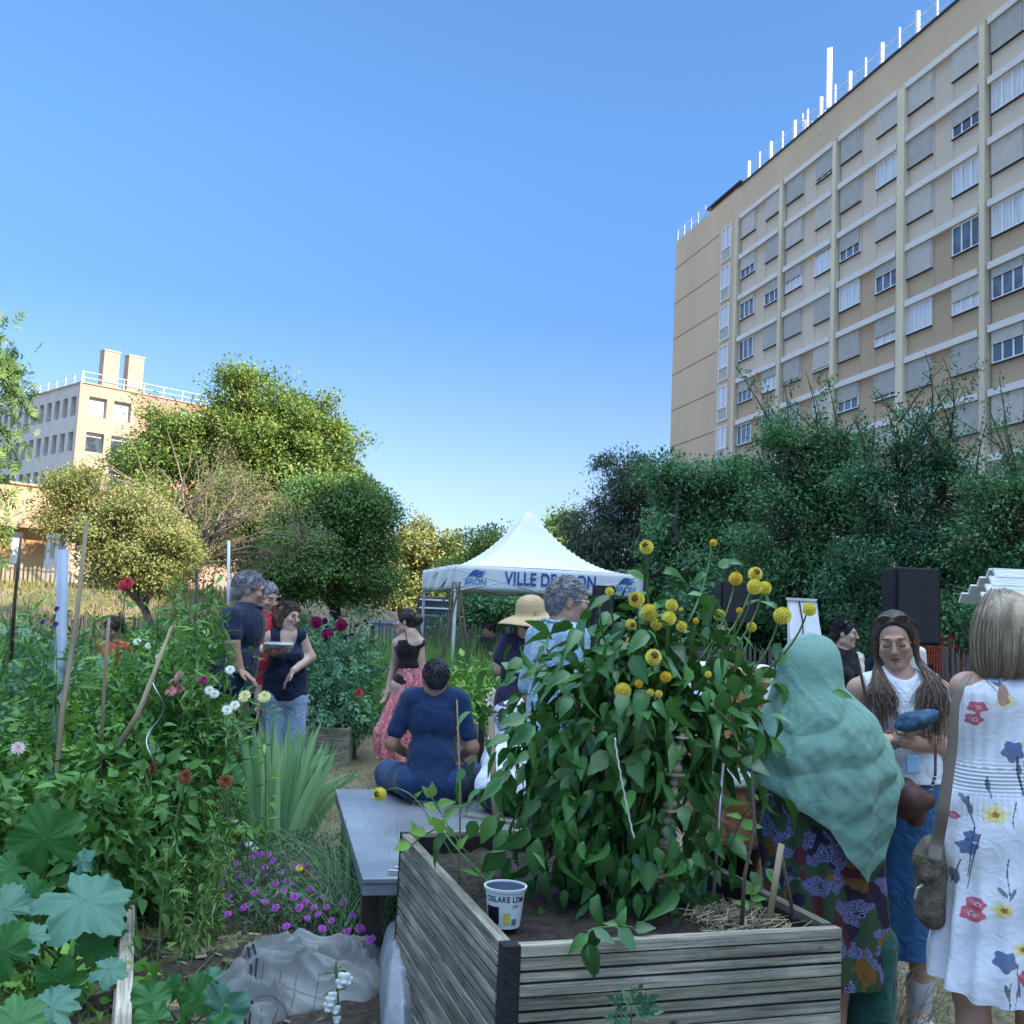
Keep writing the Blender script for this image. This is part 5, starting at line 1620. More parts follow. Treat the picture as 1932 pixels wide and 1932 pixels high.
# ------------------------------------------------------------ fabrics
def fabric(name, c, var=.10, rough=.85, bs=420, bump=.15, sheen=.15, trans=0.0, attr=False, wr=14, ws=.6):
    m, t, b, N, L = _nodes(name)
    tc = N.new("ShaderNodeTexCoord")
    nz = N.new("ShaderNodeTexNoise"); nz.inputs['Scale'].default_value = 6; nz.inputs['Detail'].default_value = 4
    L.new(tc.outputs['Object'], nz.inputs['Vector'])
    mp = N.new("ShaderNodeMapRange"); mp.inputs['To Min'].default_value = 1 - var; mp.inputs['To Max'].default_value = 1 + var
    L.new(nz.outputs[0], mp.inputs[0])
    rgb = N.new("ShaderNodeMix"); rgb.data_type = 'RGBA'; rgb.blend_type = 'MULTIPLY'; rgb.inputs['Factor'].default_value = 1
    rgb.inputs['A'].default_value = (*c, 1); L.new(mp.outputs[0], rgb.inputs['B'])
    out = rgb.outputs['Result']
    if attr:
        an = N.new("ShaderNodeAttribute"); an.attribute_name = "Col"
        mx = N.new("ShaderNodeMix"); mx.data_type = 'RGBA'; mx.blend_type = 'MULTIPLY'; mx.inputs['Factor'].default_value = 1
        L.new(out, mx.inputs['A']); L.new(an.outputs['Color'], mx.inputs['B']); out = mx.outputs['Result']
    L.new(out, b.inputs['Base Color'])
    b.inputs['Roughness'].default_value = rough; b.inputs['Specular IOR Level'].default_value = .2; b.inputs['Sheen Weight'].default_value = sheen
    n1 = N.new("ShaderNodeTexNoise"); n1.inputs['Scale'].default_value = bs; n1.inputs['Detail'].default_value = 2
    n2 = N.new("ShaderNodeTexNoise"); n2.inputs['Scale'].default_value = wr; n2.inputs['Detail'].default_value = 3; n2.inputs['Distortion'].default_value = 1.2
    L.new(tc.outputs['Object'], n1.inputs['Vector']); L.new(tc.outputs['Object'], n2.inputs['Vector'])
    b1 = N.new("ShaderNodeBump"); b1.inputs['Strength'].default_value = bump; b1.inputs['Distance'].default_value = .002
    b2 = N.new("ShaderNodeBump"); b2.inputs['Strength'].default_value = ws; b2.inputs['Distance'].default_value = .03
    L.new(n1.outputs[0], b1.inputs['Height']); L.new(n2.outputs[0], b2.inputs['Height']); L.new(b2.outputs[0], b1.inputs['Normal']); L.new(b1.outputs[0], b.inputs['Normal'])
    if trans:
        tr = N.new("ShaderNodeBsdfTranslucent"); L.new(out, tr.inputs[0]); ms = N.new("ShaderNodeMixShader"); ms.inputs[0].default_value = trans
        L.new(b.outputs[0], ms.inputs[1]); L.new(tr.outputs[0], ms.inputs[2]); L.new(ms.outputs[0], N["Material Output"].inputs[0])
    return m


def cells(name, cols, scale=40, rough=.85, dot=.35, ground=(0, 0, 0), stretch=(1, 1, 1)):
    """printed cloth: voronoi spots of several colours on a ground colour"""
    m, t, b, N, L = _nodes(name)
    tc = N.new("ShaderNodeTexCoord"); mp = N.new("ShaderNodeMapping"); mp.inputs['Scale'].default_value = stretch; L.new(tc.outputs['Object'], mp.inputs[0])
    vo = N.new("ShaderNodeTexVoronoi"); vo.inputs['Scale'].default_value = scale; L.new(mp.outputs[0], vo.inputs['Vector'])
    sp = N.new("ShaderNodeSeparateColor"); L.new(vo.outputs['Color'], sp.inputs[0])
    cr = N.new("ShaderNodeValToRGB"); cr.color_ramp.interpolation = 'CONSTANT'
    for i, c in enumerate(cols):
        e = cr.color_ramp.elements[i] if i < 2 else cr.color_ramp.elements.new(i / len(cols))
        e.position = i / len(cols); e.color = (*c, 1)
    L.new(sp.outputs[0], cr.inputs[0])
    gt = N.new("ShaderNodeMath"); gt.operation = 'LESS_THAN'; gt.inputs[1].default_value = dot; L.new(vo.outputs['Distance'], gt.inputs[0])
    mx = N.new("ShaderNodeMix"); mx.data_type = 'RGBA'; mx.inputs['A'].default_value = (*ground, 1)
    L.new(gt.outputs[0], mx.inputs['Factor']); L.new(cr.outputs[0], mx.inputs['B']); L.new(mx.outputs['Result'], b.inputs['Base Color'])
    b.inputs['Roughness'].default_value = rough; b.inputs['Sheen Weight'].default_value = .1
    return m


M['navy'] = fabric('navy_cloth', (.012, .02, .05)); M['navy_top'] = fabric('navy_top', (.010, .017, .04))
M['tee_blue'] = fabric('tee_blue', (.010, .030, .082), wr=9); M['jeans'] = fabric('jeans', (.016, .045, .12), bs=300)
M['red_polo'] = fabric('red_polo', (.55, .045, .06)); M['black_cloth'] = fabric('black_cloth', (.012, .011, .013))
M['pale_trousers'] = fabric('pale_trousers', (.30, .38, .52)); M['brown_shorts'] = fabric('brown_shorts', (.22, .10, .045))
M['white_cloth'] = fabric('white_cloth', (.72, .75, .80), ws=.4); M['sage'] = fabric('sage_cloth', (.18, .34, .275), bs=300, bump=.7, wr=17, var=.06, trans=.06, ws=.22)
M['denim_skirt'] = fabric('denim_skirt', (.03, .10, .22), bs=320, var=.2); M['orange_shirt'] = fabric('orange_shirt', (.45, .10, .04)); M['sky_shorts'] = fabric('sky_shorts', (.22, .38, .62))
M['tan_cloth'] = fabric('tan_cloth', (.30, .15, .06)); M['tan_skirt'] = fabric('tan_skirt', (.40, .21, .10)); M['green_trousers'] = fabric('green_trousers', (.02, .10, .08))
M['leather'] = mat('leather', (.075, .03, .025), .5, scale=20, var=.25, bump=.2, bscale=120); M['taupe'] = mat('taupe_bag', (.12, .10, .07), .9, scale=40, var=.3, bump=.7, bscale=90)
M['taupe_strap'] = mat('taupe_strap', (.17, .14, .11), .8, var=.1)
M['straw_hat'] = mat('straw_hat', (.48, .33, .17), .8, col2=(.60, .44, .25), scale=60, stretch=(1, 1, 3), bump=.5, bscale=120)
M['shirt_blue_print'] = cells('shirt_blue_print', [(.15, .26, .37), (.36, .46, .55), (.48, .56, .63), (.20, .32, .44)], 130, dot=.55, ground=(.27, .40, .52))
M['navy_print'] = cells('navy_print', [(.10, .06, .14), (.05, .03, .09), (.14, .08, .16)], 75, dot=.22, ground=(.012, .008, .035), stretch=(1, 1, 1.6))
M['pink_print'] = cells('pink_print', [(.62, .10, .12), (.60, .20, .20), (.60, .45, .42), (.50, .07, .10), (.05, .05, .06)], 60, dot=.5, ground=(.58, .16, .17), stretch=(1, 1, .8))
M['stripe_print'] = mat('stripe_print', (.05, .04, .06), .85, col2=(.45, .42, .50), scale=9, stretch=(1, 1, 9), lo=.46, hi=.54)


def gx_(px, py, Y): return float(at(px, py, Y)[0])


def ploft(name, m_, parent, rows, Y, depth=.55, n=200, nz=160, hem=None, fold=None, colf=None, ctr=0.0, trans=None, dmax=None):
    """cloth tube: rows (py, xL, xR) are its outline at distance Y; hem(A)->row y; real rings with depth"""
    rows = np.array(rows, float)
    top, bot = rows[0, 0], rows[-1, 0]
    A, T = np.meshgrid(np.linspace(0, 2 * PI, n, endpoint=False), np.linspace(0, 1, nz))
    hb = bot if hem is None else hem(A)
    py = top + (hb - top) * T
    yy = np.linspace(top, max(bot, np.max(hb)), 500); kk_ = np.exp(-np.linspace(-2.2, 2.2, 31) ** 2); kk_ /= kk_.sum()
    sm_ = lambda c: np.convolve(np.pad(np.interp(yy, rows[:, 0], rows[:, c]), 15, mode='reflect', reflect_type='odd'), kk_, 'valid')
    xl = np.interp(py, yy, sm_(1)); xr = np.interp(py, yy, sm_(2))
    k = Y / F0
    cxp = (xl + xr) / 2; rxp = (xr - xl) / 2
    k2 = np.exp(-np.linspace(-2, 2, 121) ** 2); k2 /= k2.sum(); rd = (sm_(2) - sm_(1)) / 2
    rd = np.convolve(np.pad(rd, 60, mode='edge'), k2, 'valid'); rd = np.minimum(np.interp(py, yy, rd), rxp * 1.6)
    d = rd * k * depth
    if dmax: d = dmax * 1.12 * np.tanh(d / (dmax * 1.12))
    fo = 0 if fold is None else fold(A, T, py)
    sA, cA = np.sin(A), np.cos(A)
    px = cxp + (rxp + fo / k) * np.sign(sA) * np.abs(sA) ** .9
    Yw = Y - (d + fo) * np.sign(cA) * np.abs(cA) ** .9 + ctr
    # map picture row/col to world at the nominal distance, then move in depth
    dx = FW[0] * F0 + RT[0] * (px - 966) + UP[0] * (966 - py); dy = FW[1] * F0 + RT[1] * (px - 966) + UP[1] * (966 - py); dz = FW[2] * F0 + RT[2] * (px - 966) + UP[2] * (966 - py)
    V = np.stack([dx / dy * Y, Yw, CAMH + dz / dy * Y], -1)
    V -= np.array(parent.location)
    a = -parent.rotation_euler[2]; V = V @ rotz(a).T
    mb = MB(); c = None if colf is None else colf(A, T, px, py)
    mb.grid(V[:, ::-1], col=None if c is None else c[:, ::-1], wrap=True)
    return mb.build(name, m_, parent, smooth=True)


def loc_of(f, P):
    """world point -> local of figure root"""
    return rotz(-f.root.rotation_euler[2]) @ (np.array(P) - np.array(f.root.location))


def glasses(f, m_=None):
    mb = MB(); S = f.s
    for q in (-1, 1):
        a = np.linspace(0, 2 * PI, 17)
        mb.tube(np.array([f.hd(q * .033 + .021 * math.cos(t), -.098 + .012 * abs(math.cos(t) * q + 1) * .3, .004 + .016 * math.sin(t)) for t in a]), .0016 * S, 4, cap=False)
        mb.tube(np.array([f.hd(q * .054, -.092, .010), f.hd(q * .074, -.03, .012), f.hd(q * .078, .01, .008)]), .0016 * S, 4)
    mb.tube(np.array([f.hd(-.012, -.102, .008), f.hd(0, -.105, .012), f.hd(.012, -.102, .008)]), .0016 * S, 4)
    mb.build('glasses', m_ or M['black'], f.root)


# ============================================================ 1 woman in the green headscarf
Y1 = 3.85
f = Fig('woman in a long sage green headscarf and patchwork print dress', (gx_(1545, 1230, Y1), Y1), 158, h=1.50, fem=True, wide=.82)
f.J['head'] = loc_of(f, at(1534, 1262, Y1 - .01)); f.J['neck'] = loc_of(f, at(1538, 1330, Y1))
f.body(M['skin'], hands=(False, False), arms=(1.2, 1.2))
def hem1(A):
    s_ = np.sin(A); x = 1545 + 150 * s_
    fr = np.interp(x, [1395, 1400, 1496, 1532, 1562, 1605, 1640, 1662, 1694, 1700], [1448, 1455, 1519, 1543, 1597, 1642, 1600, 1550, 1475, 1470])
    bk = 1465.0
    w_ = smooth01((np.cos(A) + .35) / .5)
    return fr * w_ + bk * (1 - w_)
def fold1(A, T, py):
    s_ = np.sin(A)
    u = (py - 1195) / 260.0
    s_ = s_ + .12 * np.sin(5 * u + 2)
    q_ = (py - 1300 - 60 * (1 - s_ ** 2) + 40 * s_) / 30.0
    drape = 1.6 * (np.abs(np.sin(q_ + .5 * np.sin(q_ * .7 + 3 * s_))) - .6) * smooth01((u - .25) / .3) * (1 - .45 * smooth01((u - 1.0) / .5))
    d2 = np.abs(np.sin(9 * u - 4 * s_ + .8)) * smooth01((u - .1) / .3)
    vert = np.sin(13 * A + 2 * u + np.sin(3 * A)) * smooth01((u - .55) / .5)
    cr = np.sin(31 * A + 17 * u + 2 * np.sin(9 * u)) * np.cos(37 * u - 5 * A)
    d2 = smooth01(d2 * 1.6)
    return .0085 * drape - .003 * d2 + .009 * vert + .002 * np.sin(33 * u + 7 * s_ ** 2 - 4 * s_) * smooth01((u - .35) / .4) + .0014 * cr * smooth01((u - .3) / .3)
ploft('headscarf', M['sage'], f.root, [(1194, 1526, 1532), (1196, 1512, 1548), (1201, 1500, 1560), (1212, 1488, 1572), (1228, 1478, 1581), (1255, 1468, 1587), (1275, 1462, 1588), (1298, 1456, 1592), (1318, 1450, 1612), (1345, 1432, 1640), (1372, 1414, 1660), (1402, 1401, 1675), (1450, 1396, 1692), (1475, 1396, 1694), (1530, 1405, 1690), (1645, 1420, 1680)],
      Y1, depth=1.05, n=360, nz=300, hem=hem1, fold=fold1, dmax=.215)


def patchmat():
    m, t, b, N, L = _nodes('patchwork_print')
    tc = N.new("ShaderNodeTexCoord"); nd = N.new("ShaderNodeTexNoise"); nd.inputs['Scale'].default_value = 7
    L.new(tc.outputs['Object'], nd.inputs['Vector'])
    ad = N.new("ShaderNodeMix"); ad.data_type = 'RGBA'; ad.blend_type = 'LINEAR_LIGHT'; ad.inputs['Factor'].default_value = .05
    L.new(tc.outputs['Object'], ad.inputs['A']); L.new(nd.outputs['Color'], ad.inputs['B'])
    vo = N.new("ShaderNodeTexVoronoi"); vo.inputs['Scale'].default_value = 18; vo.distance = 'MANHATTAN'; L.new(ad.outputs['Result'], vo.inputs['Vector'])
    sp = N.new("ShaderNodeSeparateColor"); L.new(vo.outputs['Color'], sp.inputs[0])
    cr = N.new("ShaderNodeValToRGB"); cr.color_ramp.interpolation = 'CONSTANT'
    cols = [(0, (.035, .075, .035)), (.3, (.012, .015, .05)), (.62, (.10, .015, .03)), (.72, (.20, .10, .02)), (.82, (.02, .012, .04))]
    cr.color_ramp.elements[0].color = (*cols[0][1], 1); cr.color_ramp.elements[1].position = .82; cr.color_ramp.elements[1].color = (*cols[-1][1], 1)
    for p_, c in cols[1:-1]:
        e = cr.color_ramp.elements.new(p_); e.color = (*c, 1)
    L.new(sp.outputs[0], cr.inputs[0])
    v2 = N.new("ShaderNodeTexVoronoi"); v2.inputs['Scale'].default_value = 85; L.new(ad.outputs['Result'], v2.inputs['Vector'])
    w2 = N.new("ShaderNodeMath"); w2.operation = 'SINE'; ml = N.new("ShaderNodeMath"); ml.operation = 'MULTIPLY'; ml.inputs[1].default_value = 22
    L.new(v2.outputs['Distance'], ml.inputs[0]); L.new(ml.outputs[0], w2.inputs[0])
    g2 = N.new("ShaderNodeMath"); g2.operation = 'GREATER_THAN'; g2.inputs[1].default_value = .1; L.new(w2.outputs[0], g2.inputs[0])
    isb = N.new("ShaderNodeMath"); isb.operation = 'COMPARE'; isb.inputs[1].default_value = .46; isb.inputs[2].default_value = .16; L.new(sp.outputs[0], isb.inputs[0])
    mu = N.new("ShaderNodeMath"); mu.operation = 'MULTIPLY'; L.new(g2.outputs[0], mu.inputs[0]); L.new(isb.outputs[0], mu.inputs[1])
    mx = N.new("ShaderNodeMix"); mx.data_type = 'RGBA'; L.new(mu.outputs[0], mx.inputs['Factor']); L.new(cr.outputs[0], mx.inputs['A']); mx.inputs['B'].default_value = (.26, .28, .52, 1)
    # dark centre of each patch
    lt = N.new("ShaderNodeMath"); lt.operation = 'LESS_THAN'; lt.inputs[1].default_value = .22; L.new(vo.outputs['Distance'], lt.inputs[0])
    m2 = N.new("ShaderNodeMix"); m2.data_type = 'RGBA'; m2.blend_type = 'MULTIPLY'; L.new(lt.outputs[0], m2.inputs['Factor']); L.new(mx.outputs['Result'], m2.inputs['A']); m2.inputs['B'].default_value = (.8, .45, .4, 1)
    L.new(m2.outputs['Result'], b.inputs['Base Color']); b.inputs['Roughness'].default_value = .8
    return m


M['patch'] = patchmat()
def foldp(nf, amp, u0=0.0):
    return lambda A, T, py: amp * T ** .7 * np.sin(nf * A + 2.2 * np.sin(A + 2 * T)) * (.6 + .4 * np.sin(3 * A + T * 3)) + .004 * np.sin(5 * A + 12 * T)
ploft('dress', M['patch'], f.root, [(1330, 1500, 1600), (1420, 1440, 1650), (1480, 1420, 1662), (1560, 1432, 1662), (1650, 1442, 1668), (1750, 1446, 1676), (1850, 1455, 1686)], Y1, depth=.62, fold=foldp(12, .016), dmax=.18)
lg = SDF(.008, .02)
for (xa, xb) in ((1530, 1532), (1640, 1645)):
    a_ = loc_of(f, at(xa, 1780, Y1)); b_ = loc_of(f, at(xb, 1925, Y1)); b_[2] = .06; lg.rc(a_, b_, .095, .085)
lg.build('trousers', M['green_trousers'], f.root, fold=folds(.008, 9, 3)); f.shoes(M['black'])

# ============================================================ 2 woman facing, white top
Y2 = 4.15
f = Fig('dark haired woman in white sleeveless top and denim skirt, sunglasses on her head', (gx_(1697, 1330, Y2), Y2), -6, h=1.63, fem=True, vox=.0065,
        hyaw=-16, hpitch=16, hroll=-5, wide=1.03)
W2 = lambda px, py, dy=0: loc_of(f, at(px, py, Y2 + dy))
f.J['head'] = W2(1688, 1207, -.01)
f.J['elL'] = W2(1776, 1409, -.03); f.J['wrL'] = W2(1684, 1396, -.25); f.J['haL'] = W2(1640, 1385, -.27)
f.J['shL'] = W2(1770, 1306, .01); f.J['shR'] = W2(1622, 1303, .0); f.J['elR'] = W2(1610, 1420, .0); f.J['wrR'] = W2(1672, 1405, -.15); f.J['haR'] = W2(1712, 1378, -.19)
f.body(M['skin'], fine=True, legs=(2, 2), awide=1.06)
# a finer head over the neck gives the face its features
hf = SDF(.0028, .02); f.head_sdf(hf, fine=True)
for q in (-1, 1):
    hf.sub(f.hd(q * .031, -.097, .004), np.array((.017, .013, .010)) * f.s, f.Hr, .010)
    hf.el(f.hd(q * .031, -.0745, .003), np.array((.0145, .0115, .0105)) * f.s, f.Hr, .003)
    hf.sub(f.hd(q * .036, -.090, -.046), np.array((.006, .006, .016)) * f.s, f.Hr @ rotz(-q * .5), .008)
hf.build('face', M['skin'], f.root); f.eyes(closed=True); f.lips()
f.shirt(M['white_cloth'], e=.010, sleeves=(0, 0), hem=1.0, neck=1.49, scoop=(-.03, 1.475, (.062, .12, .065)), armhole=(.205, 1.36, (.062, .14, .115)), fold=(.007, 10), boxy=.012)
f.bits['top'] = 1
# necklace
mb = MB(); mb.tube(np.array([f.up(.055 * math.sin(t), -.093 - .012 * math.cos(t), 1.415 - .055 * (1 - abs(math.sin(t)))) for t in np.linspace(-1.5, 1.5, 15)]), .0012, 4); mb.build('necklace', M['steel'], f.root)
# hair
hm = M['hair_brown']
f.hair_short(M['hair_dark'], vol=.010, name='hair', long_=.02, rec=.030, tuft=False)
mb = MB(); c_ = f.J['head']
for side_, sg_ in ((1, 1), (-1, -1)):
    for i in range(420 if side_ > 0 else 330):
        u = rng.uniform(0, 1); th = sg_ * (.55 + 1.5 * u)
        top_ = f.hd(.066 * math.sin(th) * 1.05, -.05 * math.cos(th) + .02, .085 - .02 * u)
        s1 = f.hd(sg_ * (.080 + .006 * rng.normal()), .0 + .05 * u, .0)
        s2 = f.hd(sg_ * (.072 + .016 * rng.uniform()), -.005 + .05 * u, -.10)
        ex = (.060 + .085 * rng.uniform()) if side_ > 0 else (.075 + .06 * rng.uniform())
        s3 = f.up(sg_ * (ex * 1.0 + .045 * rng.uniform(-1, 1)), -.105 - .04 * rng.uniform() * (1 - u * .4), 1.37)
        ln = rng.uniform(.03, .20) if side_ > 0 else rng.uniform(.0, .16)
        s4 = s3 + np.array([sg_ * -.018 * rng.uniform(-.5, 1.6), -.028, -ln])
        s2b = f.up(sg_ * (.078 + .055 * rng.uniform()), -.075 - .02 * rng.uniform(), 1.435)
        K = np.array([top_, s1, s2, s2b, s3, s4]); t_ = np.linspace(0, 5, 16); ii = np.clip(t_.astype(int), 0, 4); fr = (t_ - ii)
        Q = K[ii] + (K[ii + 1] - K[ii]) * (fr * fr * (3 - 2 * fr))[:, None]
        Q[1:-1] = (Q[:-2] + Q[1:-1] * 2 + Q[2:]) / 4
        mb.tube(Q + rng.normal(0, .002, 3), .0027 * np.linspace(1, .25, 16), 4, tone=rng.uniform(), cap=False)
M['hair_strand'] = leafmat('hair_strand', (.025, .016, .012), (.20, .12, .075), (.09, .05, .03), rough=.4, trans=.05, spec=.5)
for i in range(900):
    x0 = rng.uniform(-.9, .9); sg_ = 1 if x0 > rng.normal(0, .1) else -1
    d0 = norm(np.array([x0 * .78, -.60, .80 - .35 * abs(x0)])); d1 = norm(np.array([sg_ * 1.0, .25 + .5 * rng.uniform(), -.15 + .5 * rng.uniform()])); dm = norm(np.array([x0 * .5 + sg_ * .25, -.1, 1.0]))
    t_ = np.linspace(0, 1, 9)[:, None]; dd_ = norm((1 - t_) ** 2 * d0 + 2 * t_ * (1 - t_) * dm + t_ ** 2 * d1)
    Q = (dd_ * np.array([.0805, .1005, .0905]) * f.s * .988) @ f.Hr.T + f.hd(0, .018, .034)
    mb.tube(Q, .0020 * np.linspace(.6, 1, 9), 3, tone=rng.uniform() * .6, cap=False)
mb.build('long_hair', M['hair_strand'], f.root, smooth=True)
# sunglasses on the head
g = MB()
for q in (-1, 1):
    V = np.array([[f.hd(q * (.034 + .027 * math.cos(a)) , -.062 + .03 * v_ + .01 * abs(q * math.cos(a) + 1), .113 + .018 * math.sin(a) * 1 - .012 * (1 - v_)) for a in np.linspace(0, 2 * PI, 16)] for v_ in (0, .12)])
    g.grid(V); g.add(V[0], np.arange(16)[None])
    g.tube(np.array([f.hd(q * .06, -.055, .110), f.hd(q * .084, .0, .075), f.hd(q * .086, .05, .03)]), .003, 5)
g.build('sunglasses', mat('sunglass', (.015, .012, .015), .15, spec=.8), f.root)
mb = MB()
e0 = f.hd(.078, .004, -.045); mb.tube(np.array([e0 + f.Hr @ np.array([0, .009 * math.cos(t), .009 * math.sin(t) - .006]) for t in np.linspace(0, 2 * PI, 12)]), .0016, 5); mb.build('earring', M['steel'], f.root)
mb = MB(); d = norm(f.J['wrL'] - f.J['elL']); u = norm(np.cross(d, [0, 0, 1])); w_ = np.cross(d, u)
for k, off in enumerate((-.012, -.002, .008, .017)):
    c = f.J['wrL'] + d * off
    if k < 2:
        for a in np.linspace(0, 2 * PI, 15)[:-1]:
            p_ = c + (u * math.cos(a) + w_ * math.sin(a)) * .031; mb.lathe([(math.sin(b) * .0048, -math.cos(b) * .0048) for b in np.linspace(.1, PI - .1, 5)], 6, p_)
    else: mb.tube(np.array([c + (u * math.cos(a) + w_ * math.sin(a)) * .0305 for a in np.linspace(0, 2 * PI, 20)]), .0022, 4)
mb.build('bracelets', mat('beads', (.06, .035, .03), .5, col2=(.35, .28, .22), scale=90), f.root)
ploft('skirt', M['denim_skirt'], f.root, [(1425, 1656, 1766), (1450, 1650, 1775), (1500, 1645, 1782), (1600, 1650, 1780), (1700, 1655, 1776), (1802, 1662, 1772)], Y2, depth=.72, fold=lambda A, T, py: .006 * np.sin(6 * A + 2 * T) * T + .003 * np.sin(40 * T + 4 * np.sin(A)) * (T < .25))
f.shoes(mat('pale_sneaker', (.45, .43, .42), .7)); 
SF = SDF(.007, .012); SF.rc(f.J['anL'] + [0, 0, .10], f.J['anL'] - [0, 0, .03], .050, .046); SF.build('sock', mat('sock_grey', (.40, .40, .42), .9), f.root)
# bundle she holds
p = at(1728, 1360, Y2 - .24)
b_ = SDF(.006, .02); b_.el((0, 0, 0), (.062, .045, .036), roty(-.25)); b_.el((-.045, -.01, -.018), (.035, .03, .02)); b_.el((.045, .0, .022), (.035, .035, .022), roty(-.5))
o = b_.build('folded_cap', mat('cap_blue', (.012, .04, .085), .8, col2=(.04, .12, .19), scale=22, bump=.6, bscale=30), None, fold=folds(.02, 24, 8)); o.location = [float(q) for q in p]
tag(o, 'crumpled blue cloth cap held against the white top above the crossed forearm', 'cap')
# crossbody bag
p = at(1712, 1508, Y2 - .20)
bg_ = empty('shoulder_bag', p, -.15, 'small brown leather shoulder bag hanging at the denim skirt', 'bag')
b_ = SDF(.005, .03)
for (x, z) in ((-.07, -.055), (.035, -.08), (.08, .0), (-.02, .055)): b_.rc((x * .8, -.005, z * .8), (0, 0, 0), .034, .054)
b_.build('body', M['leather'], bg_, fold=folds(.004, 16, 2))
mb = MB(); P = np.array([(.075, -.01, .02), (.10, 0, .10), (.115, .06, .20)]); mb.tube(P, .0055, 6)
mb.tube(np.array([(-.055, 0, .08), (-.12, .05, .25), (-.17, .10, .52)]), .006, 6); mb.build('strap', M['leather'], bg_)
mb = MB()
for k in range(5): mb.tube(np.array([P[0] + (P[1] - P[0]) * k / 5 + np.array([.006 * math.cos(a), -.006, .008 * math.sin(a)]) for a in np.linspace(0, 6.28, 8)]), .0016, 4)
mb.build('chain', M['steel'], bg_)
# white phone-like case below the arm
p = at(1722, 1432, Y2 - .19)
o = MB(); o.box((0, 0, -.02), (.055, .012, .07), roty(-.1)); tag(o.build('phone_case', mat('case_blue', (.25, .45, .62), .4), None, loc=p, bevel=.008), 'pale blue phone case with white rim tucked below the crossed arms', 'phone')

# ============================================================ 3 woman in the floral dress
Y3 = 3.25
f = Fig('woman seen from behind with a blonde bob and a white dress printed with poppies', (gx_(1893, 1330, Y3), Y3), 176, h=1.62, fem=True, wide=.92)
f.J['head'] = loc_of(f, at(1896, 1195, Y3))
for k_, X_ in (('shL', 1822), ('shR', 1966)): f.J[k_] = loc_of(f, at(X_, 1300, Y3))
f.J['elL'] = loc_of(f, at(1814, 1400, Y3 + .20)); f.J['wrL'] = loc_of(f, at(1840, 1440, Y3 + .34)); f.J['haL'] = loc_of(f, at(1870, 1440, Y3 + .40))
f.J['elR'] = loc_of(f, at(1992, 1410, Y3 + .15)); f.J['wrR'] = loc_of(f, at(1960, 1430, Y3 + .3)); f.J['haR'] = loc_of(f, at(1930, 1430, Y3 + .38))
f.body(M['skin'], fine=False, awide=1.0)


